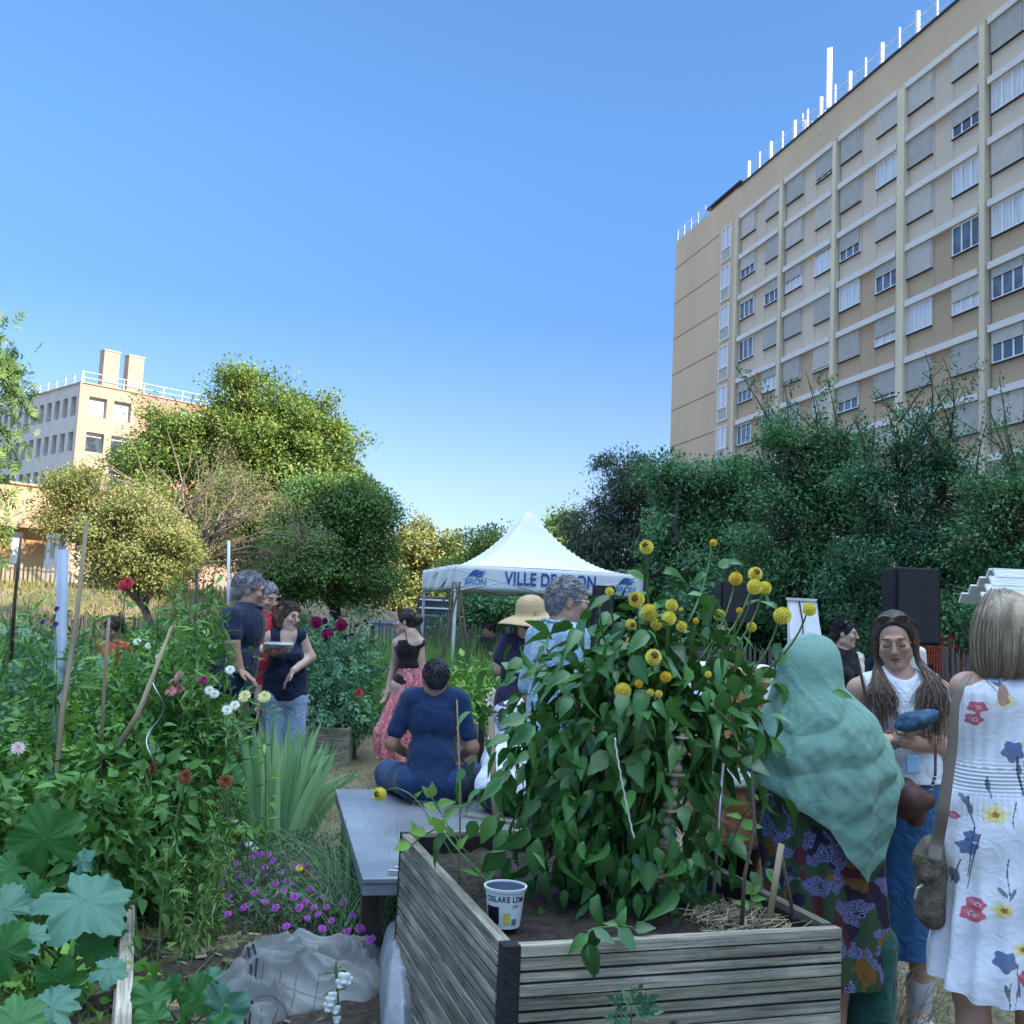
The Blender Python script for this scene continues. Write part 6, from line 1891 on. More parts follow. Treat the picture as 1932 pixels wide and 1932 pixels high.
def poppies(A, T, px, py):
    C = np.ones(A.shape + (3,)) * np.array([.66, .68, .73])
    vis = np.cos(A) > -2
    back = np.cos(A) < 0
    X = np.where(back, 3830 - px + 30, px)           # another arrangement on the far side
    n_ = snoise(np.stack([X / 40, py / 40, 0 * X], -1), 2.0, 3)
    def ell(cx, cy, rx, ry, col, th=0., petal=0, w_=.86):
        dx, dy = X - cx, py - cy; c, s_ = math.cos(th), math.sin(th); u = (dx * c + dy * s_) / rx; v = (-dx * s_ + dy * c) / ry
        rr_ = np.hypot(u, v); ang_ = np.arctan2(v, u); lim = 1 + petal * np.sin(5 * ang_ + cx) + .15 * n_
        m_ = rr_ < lim; C[m_] = C[m_] * (1 - w_) + np.array(col) * w_
    def line(x0, y0, x1, y1, wd, col=(.07, .09, .13)):
        dx, dy = x1 - x0, y1 - y0; t_ = np.clip(((X - x0) * dx + (py - y0) * dy) / (dx * dx + dy * dy), 0, 1)
        d_ = np.hypot(X - x0 - t_ * dx + 2 * np.sin(t_ * 5), py - y0 - t_ * dy); C[d_ < wd * (1 - .3 * t_)] = col
    def poppy(x, y, r, kind):
        if kind == 'r':
            ell(x, y, r, r * .8, (.50, .03, .07), 0, .12); ell(x - r * .3, y - r * .2, r * .4, r * .25, (.62, .18, .22)); ell(x + r * .1, y + r * .05, r * .30, r * .26, (.62, .55, .58), 0, .3); ell(x + r * .1, y + r * .05, r * .13, r * .12, (.10, .02, .05))
        elif kind == 'y':
            ell(x, y, r * 1.25, r, (.66, .62, .35), 0, .2); ell(x, y, r * .75, r * .6, (.70, .55, .10), 0, .25); ell(x + 1, y, r * .4, r * .3, (.22, .10, .05), 0, .2)
        elif kind == 'b':
            ell(x, y, r, r * .95, (.035, .07, .19), 0, .14); ell(x - r * .1, y - r * .5, r * .6, r * .35, (.10, .16, .32), 0, .2)
    line(1885, 1420, 1893, 1487, 3); line(1905, 1405, 1897, 1490, 2.5); line(1918, 1440, 1899, 1492, 2.5)
    for (x0, y0, x1, y1) in ((1845, 1280, 1850, 1300), (1862, 1280, 1872, 1310), (1835, 1457, 1838, 1494), (1806, 1494, 1797, 1512), (1806, 1494, 1810, 1550), (1818, 1560, 1800, 1662), (1790, 1610, 1783, 1655),
                             (1864, 1602, 1860, 1675), (1812, 1548, 1800, 1640), (1876, 1790, 1880, 1850), (1860, 1820, 1856, 1868), (1890, 1800, 1868, 1868), (1872, 1545, 1878, 1500), (1925, 1600, 1932, 1650), (1914, 1525, 1912, 1490), (1850, 1825, 1858, 1862)):
        line(x0, y0, x1, y1, 1.25)
    for (x, y, th) in ((1858, 1288, .4), (1800, 1500, 1.2), (1807, 1515, 1.5), (1852, 1662, .9), (1869, 1664, 2.2), (1889, 1440, 1.2), (1905, 1470, 1.9), (1785, 1640, 1.4), (1835, 1470, 1.5), (1878, 1840, 1.8), (1853, 1835, 1.3)): ell(x, y, 11, 4, (.09, .12, .16), th)
    for (x, y, r, k) in ((1822, 1330, 13, 'r'), (1817, 1352, 13, 'r'), (1866, 1318, 13, 'y'), (1878, 1409, 19, 'b'), (1910, 1392, 12, 'y'), (1925, 1442, 21, 'r'), (1786, 1532, 8, 'r'), (1843, 1524, 17, 'y'), (1913, 1560, 20, 'r'),
                         (1800, 1585, 14, 'b'), (1806, 1565, 10, 'b'), (1804, 1705, 17, 'r'), (1811, 1686, 13, 'r'), (1852, 1693, 14, 'y'), (1853, 1785, 19, 'b'), (1887, 1765, 13, 'y'), (1896, 1815, 19, 'r'), (1950, 1700, 18, 'r'), (1965, 1480, 16, 'b'), (1970, 1350, 14, 'y')): poppy(x, y, r, k)
    return C


def fold3(A, T, py):
    u = py
    g = smooth01((u - 1500) / 330)
    sm = np.exp(-((u - 1462) / 22.) ** 2)
    return .021 * g * np.sin(15 * A + 1.7 * np.sin(2 * A)) * (.7 + .3 * np.sin(4 * A)) + .0025 * sm * np.sin(u * .9) + .002 * np.sin(60 * A) * np.exp(-((u - 1505) / 25.) ** 2) + .004 * np.sin(.05 * u + 3 * A) + .0028 * np.sin(22 * A + u * .02) * (u < 1440)
M['floral'] = fabric('floral_cotton', (1, 1, 1), var=.05, bs=260, bump=.35, attr=True, wr=20, ws=.22)
def hem3(A): return np.interp(1893 + 135 * np.sin(A), [1757, 1784, 1805, 1892, 2000, 2040], [1836, 1850, 1863, 1873, 1868, 1850])
ploft('dress', M['floral'], f.root, [(1274, 1858, 1934), (1280, 1822, 1968), (1286, 1803, 1985), (1298, 1794, 1994), (1318, 1797, 1990), (1362, 1802, 1984), (1422, 1806, 1980), (1455, 1801, 1985), (1478, 1797, 1990), (1508, 1783, 2003), (1567, 1777, 2012), (1651, 1776, 2016), (1741, 1770, 2024), (1816, 1758, 2034), (1880, 1752, 2040)], Y3, depth=.80, n=520, nz=760, hem=hem3, fold=fold3, colf=poppies, dmax=.205)
# keyhole at the nape
mb = MB(); kp = []
for t_ in np.linspace(0, 1, 24):
    kp.append((1892 + 10.5 * math.sin(2 * PI * t_), 1312 - 21 * math.cos(2 * PI * t_) + 0))
V = np.array([loc_of(f, at(x, y, Y3 - .165)) for x, y in kp]); V[:, 1] += 0; c = V.mean(0)
mb.add(np.vstack([V, c[None]]), np.array([[i, (i + 1) % 24, 24] for i in range(24)])); mb.build('keyhole', M['skin'], f.root)
# bob
b_ = SDF(.007, .03)
b_.el(f.hd(0, .018, .034), (.098, .112, .100)); b_.el(f.hd(0, .035, -.045), (.108, .095, .085)); b_.rc(f.hd(-.06, .035, -.09), f.hd(.06, .035, -.09), .045, .045)
b_.sub(f.hd(0, -.13, -.05), (.085, .10, .12)); b_.cut(f.hd(0, 0, -.118), (0, .1, -1)); b_.build('hair', M['hair_blonde'], f.root)
mb = MB()
for i in range(2300):
    th = rng.uniform(-2.4, 2.4); x_, y_ = math.sin(th), math.cos(th); j = rng.uniform(.97, 1.03)
    K = np.array([f.hd(.025 * x_ + .01, .03 * y_ - .01, .137), f.hd(.075 * x_, .075 * y_ + .02, .105), f.hd(.104 * x_ * j, .098 * y_ * j + .024, .025), f.hd(.112 * x_ * j, .096 * y_ * j + .034, -.05), f.hd(.104 * x_ * j, .082 * y_ * j + .036, -.112 - .015 * rng.uniform()), f.hd(.092 * x_ * j, .07 * y_ * j + .03, -.13 - .012 * rng.uniform())])
    t_ = np.linspace(0, 5, 13); ii = np.clip(t_.astype(int), 0, 4); fr = t_ - ii
    Q = K[ii] + (K[ii + 1] - K[ii]) * fr[:, None]; Q[1:-1] = (Q[:-2] + 2 * Q[1:-1] + Q[2:]) / 4
    Q = Q + rng.normal(0, .0035, 3) + np.cumsum(rng.normal(0, .0009, (13, 3)), 0)
    mb.tube(Q, .0019 * np.linspace(1, .3, 13), 3, tone=rng.uniform(), cap=False)
mb.build('bob', leafmat('hair_strand_blonde', (.13, .085, .05), (.44, .36, .25), (.26, .19, .12), rough=.4, trans=.05, spec=.5), f.root, smooth=True)
f.shoes(M['leather'])
# taupe bag
p = at(1752, 1665, Y3 - .02)
bg_ = empty('shoulder_bag', p, .1, 'taupe crochet shoulder bag with a wide strap at the side of the poppy print dress', 'bag')
b_ = SDF(.006, .02)
b_.rc((.0, 0, .10), (.0, 0, -.08), .036, .042); b_.rc((.015, 0, .11), (.02, 0, -.11), .032, .034); b_.el((-.02, -.01, .075), (.035, .035, .035)); b_.el((-.012, -.02, .03), (.03, .03, .02))
b_.build('body', M['taupe'], bg_, fold=folds(.012, 22, 5))
mb = MB()
pts = [(1829, 1273), (1812, 1296), (1801, 1330), (1797, 1408), (1787, 1475), (1779, 1530), (1768, 1590), (1762, 1625)]
P = np.array([at(x, y, Y3 - .165 + .05 * (abs(i - 3) > 2) - (.02 if i == 7 else 0)) - np.array(p) for i, (x, y) in enumerate(pts)]) @ rotz(-.1).T
t_ = np.linspace(0, 7, 30); ii = np.clip(t_.astype(int), 0, 6); P = P[ii] + (P[ii + 1] - P[ii]) * (t_ - ii)[:, None]
mb.tube(P, np.linspace(.012, .022, 30), 10, flat=.35); mb.build('strap', M['taupe_strap'], bg_, smooth=True)
mb = MB(); mb.tube(np.array([(-.035, -.03, .0), (-.055, -.035, -.01), (-.06, -.03, -.04)]), .004, 5); mb.build('clasp', M['steel'], bg_)

# ============================================================ 4 woman in the background, black tank
Y4 = 8.0
f = Fig('woman with short dark hair and black sleeveless top, cream strap on her shoulder', (gx_(1592, 1260, Y4), Y4), 25, h=1.62, fem=True, hyaw=38, hpitch=4, wide=1.08)
f.body(M['skin_pale'], fine=True, awide=1.15); f.eyes(); f.lips()
f.hair_short(M['hair_black'], vol=.010)
f.shirt(M['black_cloth'], e=.010, sleeves=(0, 0), armhole=(.20, 1.37, (.055, .14, .10)))
f.trousers(M['black_cloth']); f.shoes(M['black'])
mb = MB()
P = np.array([f.up(x, y, z) for x, y, z in ((.105, .03, 1.455), (.10, -.075, 1.43), (.075, -.125, 1.34), (.04, -.16, 1.22), (.02, -.17, 1.12))])
mb.tube(P, .024, 8, flat=.25); mb.build('bag_strap', mat('cream_strap', (.50, .48, .42), .8, scale=30, var=.3), f.root, smooth=True)

# ============================================================ 5 seated man in blue T-shirt
Y5 = 6.05
px_ = platp(pw / 2, pl - .28, .46)
f = Fig('dark haired man in navy T-shirt sitting on the low metal table', (gx_(815, 1400, Y5), Y5), 180, h=1.63, wide=.93)
sz = .455
f.J['pel'] = np.array([0, 0, sz + .13])
dz = -.93 * f.s + sz + .13
for k in ('waist', 'chest', 'neck', 'head', 'shL', 'shR'):
    f.J[k] = Jd(1.63, False, .93)[k] + [0, 0, dz]
f.Rm = rotx(R_(6)); 
_up = f.up
f.up = lambda x, y, z: f.Rm @ (np.array([x, y, z]) * f.s + [0, 0, dz] - f.J['pel']) + f.J['pel']
for k in ('neck', 'head', 'shL', 'shR', 'chest', 'waist'): f.J[k] = f.Rm @ (f.J[k] - f.J['pel']) + f.J['pel']
f.J['head'] = loc_of(f, at(822, 1283, Y5 + .02))
for q, sd in ((1, 'L'), (-1, 'R')):
    f.J['el' + sd] = np.array([q * .235, -.02, sz + .31]); f.J['wr' + sd] = np.array([q * .15, -.25, sz + .22]); f.J['ha' + sd] = np.array([q * .07, -.33, sz + .22])
    f.J['hi' + sd] = np.array([q * .10, -.02, sz + .10]); f.J['kn' + sd] = np.array([q * .275, -.36, sz + .08]); f.J['an' + sd] = np.array([q * .20, -.44, .11]); f.J['to' + sd] = np.array([q * .24, -.58, .04])
f.Hr = rotz(R_(8)) @ rotx(R_(8))
f.body(M['skin_tan'], fine=False, curl=.8)
f.hair_short(M['hair_black'], vol=.006, long_=-.012)
# T-shirt
sh = SDF(.008, .02); f.torso(sh, .012)
sh.el(f.up(0, .01, 1.02), np.array((.150, .12, .17)) * f.s, f.Rm); sh.el(f.up(0, .015, .90), np.array((.165, .135, .12)) * f.s, f.Rm)
for sd in 'LR': f.arm(sh, sd, 0, .72, .014)
sh.sub(f.J['neck'] + f.Rm @ np.array([0, -.008, .085]), (.064, .074, .075), f.Rm, .008); sh.cut(f.up(0, 0, 1.50), f.Rm @ np.array([0, -.12, 1])); sh.cut((0, 0, sz + .012), (0, 0, -1)); sh.build('tshirt', M['tee_blue'], f.root, fold=folds(.013, 10, 21, (1, 1, .7)))
tr = SDF(.009, .035); tr.el((0, 0, sz + .11), (.19, .15, .105))
for sd in 'LR': f.leg(tr, sd, 0, 1.9, .014, foot=False, wide_=(.005, .018, .022))
tr.cut((0, 0, sz + .0005), (0, 0, -1)) if False else None
tr.build('jeans', M['jeans'], f.root, fold=folds(.007, 11, 6)); f.shoes(M['black'])

# ============================================================ 6 grey haired man with glasses
Y6 = 5.15
f = Fig('grey curly haired man in glasses and light blue patterned shirt in front of the tent', (gx_(1052, 1240, Y6), Y6), 118, h=1.76, hyaw=-22, hpitch=3, wide=.98, vox=.007)
f.J['head'] = loc_of(f, at(1074, 1136, Y6))
f.body(M['skin'], fine=True, awide=1.05); f.eyes(); glasses(f, M['steel'])
f.hair_short(M['hair_grey'], vol=.005, curly=1500, long_=.002, rec=.008)
f.shirt(M['shirt_blue_print'], e=.014, sleeves=(.85, .85), hem=.80, fold=(.010, 9), boxy=.022, sl_e=.014)
mb = MB(); mb.tube(np.array([f.up(.068 * math.sin(t), .004 - .075 * math.cos(t), 1.455 - .018 * math.cos(t)) for t in np.linspace(-2.9, 2.9, 24)]), .017, 8, flat=.5); mb.build('collar', M['shirt_blue_print'], f.root, smooth=True)
for sd in 'LR':
    mb = MB(); a_, b_ = f.J['sh' + sd], f.J['el' + sd]; c = a_ + (b_ - a_) * .86; d = norm(b_ - a_); u = norm(np.cross(d, [0, 1, 0])); w_ = np.cross(d, u)
    mb.tube(np.array([c + (u * math.cos(t) + w_ * math.sin(t)) * .061 for t in np.linspace(0, 6.283, 24)]), .004, 5); mb.build('cuff', mat('cuff_red', (.35, .08, .10), .8), f.root)
f.trousers(M['navy']); f.shoes(M['black'])

# ============================================================ 7 woman in the straw hat
Y7 = 6.3
f = Fig('woman in a wide straw hat and dark purple dotted dress, hand on hip', (gx_(990, 1230, Y7), Y7), 188, h=1.62, fem=True, wide=1.06, hroll=-8, hpitch=8, hyaw=8)
f.J['head'] = loc_of(f, at(999, 1172, Y7))
f.J['shL'] = loc_of(f, at(961, 1214, Y7)); f.J['elL'] = loc_of(f, at(938, 1263, Y7)); f.J['wrL'] = loc_of(f, at(966, 1262, Y7 + .20)); f.J['haL'] = loc_of(f, at(986, 1268, Y7 + .24))
f.body(M['skin'], fine=False, awide=1.1)
f.hair_short(M['hair_brown'], vol=.008)
f.shirt(M['navy_print'], e=.014, sleeves=(.55, .55), hem=.95, boxy=.02)
ploft('skirt', M['navy_print'], f.root, [(1275, 966, 1014), (1300, 962, 1018), (1350, 958, 1022), (1400, 955, 1026), (1460, 950, 1030)], Y7, depth=.95, fold=foldp(10, .012))
f.shoes(M['black'])
mb = MB(); aa = np.linspace(0, 2 * PI, 48, endpoint=False); V = []
prof = [(.0, .118), (.03, .116), (.06, .106), (.083, .085), (.094, .055), (.098, .02), (.102, .0), (.125, -.006), (.16, -.016), (.195, -.03), (.215, -.042), (.218, -.046), (.195, -.034), (.125, -.012), (.10, -.006)]
for r_, z_ in prof: V.append([[r_ * math.cos(a) * .95, r_ * math.sin(a) * 1.05, z_ + (r_ > .12) * .014 * math.sin(2 * a + .5) * (r_ - .1) / .1] for a in aa])
V = np.array(V); Ro = rotx(R_(-14)) @ roty(R_(16)); V = V @ (f.Hr @ Ro).T + f.hd(0, .01, .045); mb.grid(V, wrap=True)
hat = mb.build('sun_hat', M['straw_hat'], f.root, smooth=True)

# ============================================================ 8 woman in the pink skirt
Y8 = 9.3
f = Fig('woman with a dark bun, black strappy top and long pink patterned skirt walking left', (gx_(772, 1240, Y8), Y8), -146, h=1.60, fem=True, hyaw=52, hpitch=2, side_=0, twist=0)
f.J['head'] = loc_of(f, at(764, 1173, Y8))
f.J['elL'] = loc_of(f, at(743, 1258, Y8 + .05)); f.J['wrL'] = loc_of(f, at(732, 1298, Y8 + .02)); f.J['haL'] = loc_of(f, at(726, 1318, Y8))
f.J['shL'] = loc_of(f, at(750, 1214, Y8)); f.J['shR'] = loc_of(f, at(792, 1213, Y8)); f.J['elR'] = loc_of(f, at(797, 1265, Y8)); f.J['wrR'] = loc_of(f, at(798, 1300, Y8)); f.J['haR'] = loc_of(f, at(797, 1322, Y8))
f.body(M['skin_pale'], fine=True); f.eyes(); f.hair_short(M['hair_dark'], vol=.012)
b_ = SDF(.007, .012); c = f.hd(0, .12, .02); b_.el(c, (.055, .048, .052)); b_.build('bun', M['hair_dark'], f.root, fold=lambda V: V + norm(V - c) * (snoise(V, 60, 5) * .006)[:, None])
f.shirt(M['black_cloth'], e=.008, sleeves=(0, 0), hem=.90, neck=1.345, armhole=(.18, 1.36, (.055, .14, .12)), scoop=(.10, 1.36, (.08, .08, .06)))
for q in (-1, 1):
    mb = MB(); mb.tube(np.array([f.up(q * .08, .10, 1.33), f.up(q * .085, .05, 1.43), f.up(q * .085, .0, 1.455), f.up(q * .085, -.09, 1.33)]), .004, 5); mb.build('strap', M['black_cloth'], f.root)
ploft('skirt', M['pink_print'], f.root, [(1260, 750, 798), (1276, 748, 800), (1290, 745, 802), (1320, 732, 800), (1350, 720, 802), (1378, 706, 804), (1400, 704, 806), (1430, 710, 808)], Y8, depth=1.0, fold=foldp(13, .03))
f.shoes(M['white_paint'])

# ============================================================ 9 man in the navy polo
Y9 = 7.0
f = Fig('heavy grey haired man in glasses, navy polo shirt and brown shorts, leaning forward', (gx_(440, 1240, Y9), Y9), 98, h=1.80, wide=1.10, lean=10, hyaw=6, hpitch=8, vox=.007)
f.J['head'] = loc_of(f, at(471, 1114, Y9))
f.J['elR'] = loc_of(f, at(437, 1212, Y9 - .22)); f.J['wrR'] = loc_of(f, at(450, 1262, Y9 - .2)); f.J['haR'] = loc_of(f, at(464, 1272, Y9 - .2)); f.J['shR'] = loc_of(f, at(436, 1166, Y9 - .17))
f.body(M['skin'], fine=True, awide=1.25); f.eyes(); glasses(f); f.hair_short(M['hair_grey'], vol=.008, long_=.004, rec=.006)
f.shirt(M['navy'], e=.014, sleeves=(.75, .75), hem=.86, boxy=.045, fold=(.011, 9))
mb = MB(); mb.tube(np.array([f.up(.07 * math.sin(t), .004 - .075 * math.cos(t), 1.45) for t in np.linspace(-2.8, 2.8, 20)]), .018, 8, flat=.5); mb.build('collar', M['navy'], f.root, smooth=True)
f.trousers(M['brown_shorts'], ends=(.85, .85), wide_=(.0, .02, .02)); f.shoes(M['white_paint'])
p = at(408, 1275, Y9 - .1)
b_ = SDF(.008, .03); b_.el((0, 0, 0), (.10, .07, .14)); b_.el((0, 0, -.06), (.11, .075, .08)); o = b_.build('hip_bag', M['black_cloth'], None, fold=folds(.01, 12, 3)); o.location = [float(q) for q in p]
tag(o, 'black bag hanging at the back of the man in the navy polo', 'bag')

# ============================================================ 10 man in the red shirt
YA = 7.75
f = Fig('man with short grey hair in a red polo shirt holding a paper, between two others', (gx_(491, 1210, YA), YA), 32, h=1.73, hyaw=20, hpitch=10, vox=.007)
f.J['head'] = loc_of(f, at(503, 1130, YA))
f.J['elL'] = loc_of(f, at(516, 1216, YA - .05)); f.J['wrL'] = loc_of(f, at(516, 1232, YA - .28)); f.J['haL'] = loc_of(f, at(532, 1230, YA - .36))
f.J['elR'] = loc_of(f, at(480, 1215, YA - .05)); f.J['wrR'] = loc_of(f, at(497, 1228, YA - .28)); f.J['haR'] = loc_of(f, at(512, 1226, YA - .34))
f.body(M['skin'], fine=True); f.eyes(); f.lips(); f.hair_short(M['hair_grey'], vol=.010)
f.shirt(M['red_polo'], e=.018, sleeves=(.75, .75), hem=.83, boxy=.02)
mb = MB(); mb.tube(np.array([f.up(.07 * math.sin(t), .004 - .08 * math.cos(t), 1.445 - .02 * math.cos(t)) for t in np.linspace(-2.8, 2.8, 20)]), .018, 8, flat=.5); mb.build('collar', M['red_polo'], f.root, smooth=True)
for q in (-1, 1):
    mb = MB(); mb.tube(np.array([f.up(q * .13, .09, 1.38), f.up(q * .14, .0, 1.475), f.up(q * .135, -.12, 1.36), f.up(q * .15, -.13, 1.18), f.up(q * .17, -.06, 1.02)]), .032, 8, flat=.3); mb.build('backpack_strap', M['black_cloth'], f.root, smooth=True)
f.trousers(M['navy_top']); f.shoes(M['white_paint'])
p = at(523, 1222, YA - .36)
mb = MB(); mb.box((0, 0, 0), (.20, .15, .012), rotx(R_(-25))); mb.box((.01, -.002, .012), (.19, .14, .004), rotx(R_(-25)))
tag(mb.build('brochure', mat('paper', (.62, .64, .66), .7), None, loc=p, rz=.3), 'white folded paper held by the man in the red shirt', 'paper')

# ============================================================ 11 woman in the navy tank
YB = 7.7
f = Fig('woman with a brown bob, navy tank top and pale blue trousers, hand on her hip', (gx_(541, 1240, YB), YB), 14, h=1.58, fem=True, hyaw=42, hpitch=6, hroll=4, vox=.007, wide=1.05)
f.J['head'] = loc_of(f, at(545, 1163, YB))
f.J['shL'] = loc_of(f, at(567, 1200, YB)); f.J['elL'] = loc_of(f, at(586, 1240, YB + .02)); f.J['wrL'] = loc_of(f, at(554, 1265, YB - .15)); f.J['haL'] = loc_of(f, at(540, 1284, YB - .17))
f.body(M['skin_pale'], fine=True, awide=1.15); f.eyes(); f.lips()
f.hair_short(M['hair_brown'], vol=.014)
b_ = SDF(.006, .02)
for q in (-1, 1): b_.rc(f.hd(q * .068, .02, .04), f.hd(q * .078, .005, -.085), .034, .022)
b_.rc(f.hd(-.06, .05, -.03), f.hd(.06, .05, -.03), .05, .05); b_.rc(f.hd(-.05, .05, -.08), f.hd(.05, .05, -.08), .03, .03); b_.build('bob', M['hair_brown'], f.root)
f.shirt(M['navy_top'], e=.012, sleeves=(0, 0), hem=.90, armhole=(.19, 1.38, (.058, .14, .10)), scoop=(-.07, 1.43, (.066, .15, .13)), boxy=.012)
f.trousers(M['pale_trousers'], ends=(1.95, 1.95), wide_=(-.004, .018, .032)); f.shoes(M['leather'])

# ============================================================ 12 child in orange
YC = 8.6
f = Fig('child in an orange shirt and light blue shorts half hidden behind the left plants', (gx_(212, 1240, YC), YC), -25, h=1.36, hpitch=22, wide=1.0)
f.body(M['skin_tan'], fine=True); f.eyes(); f.hair_short(M['hair_dark'], vol=.016)
f.shirt(M['orange_shirt'], sleeves=(.8, .8), hem=.86, boxy=.02); f.trousers(M['sky_shorts'], ends=(.9, .9), wide_=(.01, .03, .03)); f.shoes(M['black'])

# ============================================================ 13 guitarist
YD = 16.6
f = Fig('seated guitarist in a black T-shirt playing under the tent', (gx_(932, 1240, YD), YD), -42, h=1.74, lean=0)
def seat(f, sz, lean, kn=.19):
    J0 = Jd(f.h, f.fem, f.w); f.J['pel'] = np.array([0, 0, sz + .12]); dz = -.93 * f.s + sz + .12
    f.Rm = rotx(R_(lean)); R = f.Rm; pv = f.J['pel']
    f.up = lambda x, y, z: R @ (np.array([x, y, z]) * f.s + [0, 0, dz] - pv) + pv
    for k in ('neck', 'head', 'shL', 'shR', 'chest', 'waist'): f.J[k] = R @ (J0[k] + [0, 0, dz] - pv) + pv
    for q, sd in ((1, 'L'), (-1, 'R')):
        f.J['hi' + sd] = np.array([q * .09, -.02, sz + .09]); f.J['kn' + sd] = np.array([q * kn, -.43, sz + .08]); f.J['an' + sd] = np.array([q * kn, -.40, .10]); f.J['to' + sd] = np.array([q * (kn + .02), -.54, .04])
seat(f, .50, 12)
f.J['elR'] = f.up(-.30, -.10, 1.16); f.J['wrR'] = f.up(-.13, -.26, 1.07); f.J['haR'] = f.up(-.06, -.30, 1.02); f.J['elL'] = f.up(.30, -.12, 1.14); f.J['wrL'] = f.up(.36, -.34, 1.20); f.J['haL'] = f.up(.37, -.38, 1.28)
f.Hr = rotz(R_(-10)) @ rotx(R_(18))
f.body(M['skin_tan'], fine=False, curl=.8); f.hair_short(M['hair_dark'], vol=.014)
f.shirt(M['black_cloth'], sleeves=(.8, .8), hem=.9, e=.02)
tr = SDF(.01, .035); tr.el((0, 0, .60), (.17, .14, .10))
for sd in 'LR': f.leg(tr, sd, 0, 1.9, .016, foot=False, wide_=(.005, .015, .02))
tr.build('trousers', M['black_cloth'], f.root); f.shoes(M['black'])
G0 = f.root.matrix_world if False else None
go = empty('guitar', np.array(f.root.location) + rotz(f.root.rotation_euler[2]) @ (f.up(-.03, -.22, 1.0)), f.root.rotation_euler[2], 'pale wooden acoustic guitar on the seated musician\'s lap', 'guitar')
Rg = roty(R_(-22)) @ rotx(R_(-8))
a = np.linspace(0, 2 * PI, 40, endpoint=False)
ox = .235 * np.cos(a); oz = (.155 + .035 * -np.cos(a) - .035 * np.cos(2 * a) * -1) * np.sin(a) * (1 - .18 * np.exp(-((np.cos(a) - .15) / .28) ** 2))
mb = MB(); V = np.array([np.stack([ox * s_, 0 * a + y_, oz * s_], -1) for s_, y_ in ((.02, -.05), (.97, -.05), (1, -.046), (1, .046), (.97, .05), (.02, .05))]) @ Rg.T; mb.grid(V, wrap=True)
mb.build('body', mat('spruce', (.50, .34, .17), .4, var=.1, scale=20, stretch=(.3, 1, 3)), go, smooth=False)
mb = MB(); mb.box(Rg @ np.array([.46, -.035, 0]), (.50, .022, .05), Rg); mb.box(Rg @ np.array([.77, -.03, 0]), (.16, .018, .07), Rg); mb.build('neck', M['bark'], go)
mb = MB(); mb.lathe([(0, 0), (.048, 0), (.048, .004), (0, .004)], 20, Rg @ np.array([.06, -.052, 0]), Rg @ rotx(R_(90))); mb.build('sound_hole', M['black'], go)
st = MB(); st.box((0, 0, .47), (.36, .36, .04))
for x in (-.14, .14):
    for y in (-.14, .14): st.box((x, y, .225), (.03, .03, .45))
tag(st.build('stool', M['wood_grey'], None, loc=(f.root.location[0], f.root.location[1], 0), rz=f.root.rotation_euler[2]), 'plain stool under the seated guitarist', 'stool')

# ============================================================ 14 person in tan, bent behind the dahlias
YE = 4.35
f = Fig('person in tan waistcoat and skirt with white collar behind the dahlia plant', (gx_(1388, 1340, YE), YE), 178, h=1.62, fem=True, lean=14, hpitch=48, hyaw=-20, wide=1.02)
f.J['head'] = loc_of(f, at(1372, 1275, YE + .22)); f.J['neck'] = loc_of(f, at(1388, 1292, YE + .08))
f.body(M['skin'], hands=(True, True)); f.hair_short(M['hair_brown'], vol=.014, long_=.02)
f.shirt(M['white_cloth'], e=.010, sleeves=(.5, .5), name='blouse'); f.shirt(M['tan_cloth'], e=.022, sleeves=(0, 0), hem=1.0, neck=1.42, name='waistcoat', fold=(.008, 9), armhole=(.20, 1.36, (.05, .14, .10)))
ploft('skirt', M['tan_skirt'], f.root, [(1395, 1346, 1428), (1420, 1340, 1434), (1500, 1336, 1438), (1600, 1334, 1440), (1700, 1330, 1444), (1790, 1330, 1446)], YE, depth=.95, fold=foldp(9, .014))
mb = MB()
f.shoes(M['black'])

# ============================================================ 15 seated person with striped blouse
YF = 5.75
f = Fig('person hunched on a stool in white shirt and striped scarf beside the dahlia leaves', (gx_(962, 1450, YF), YF), 150, h=1.62, fem=True)
seat(f, .46, 30)
f.J['elL'] = f.up(.24, -.14, 1.14); f.J['wrL'] = f.up(.12, -.34, 1.05); f.J['haL'] = f.up(.05, -.40, 1.02); f.J['elR'] = f.up(-.24, -.14, 1.14); f.J['wrR'] = f.up(-.12, -.34, 1.05); f.J['haR'] = f.up(-.05, -.40, 1.02)
f.Hr = rotx(R_(50)); f.J['head'] = f.up(0, -.10, 1.56)
f.body(M['skin'], fine=False); f.hair_short(M['hair_brown'], vol=.013, long_=.02)
f.shirt(M['white_cloth'], e=.03, sleeves=(1.4, 1.4), hem=.88, boxy=.05, fold=(.012, 8))
b_ = SDF(.008, .03); b_.rc(f.up(-.16, .02, 1.38), f.up(.16, .02, 1.38), .075, .075); b_.el(f.up(0, .06, 1.33), (.17, .09, .11), f.Rm); b_.sub(f.up(0, -.03, 1.50), (.07, .09, .09), f.Rm); b_.build('scarf', M['stripe_print'], f.root, fold=folds(.015, 12, 9))
tr = SDF(.01, .035); tr.el((0, 0, .56), (.18, .15, .10))
for sd in 'LR': f.leg(tr, sd, 0, 1.9, .016, foot=False, wide_=(.005, .02, .025))
tr.build('trousers', M['navy'], f.root); f.shoes(M['black'])
st = MB(); st.box((0, 0, .435), (.36, .36, .045))
for x in (-.14, .14):
    for y in (-.14, .14): st.box((x, y, .205), (.035, .035, .41))
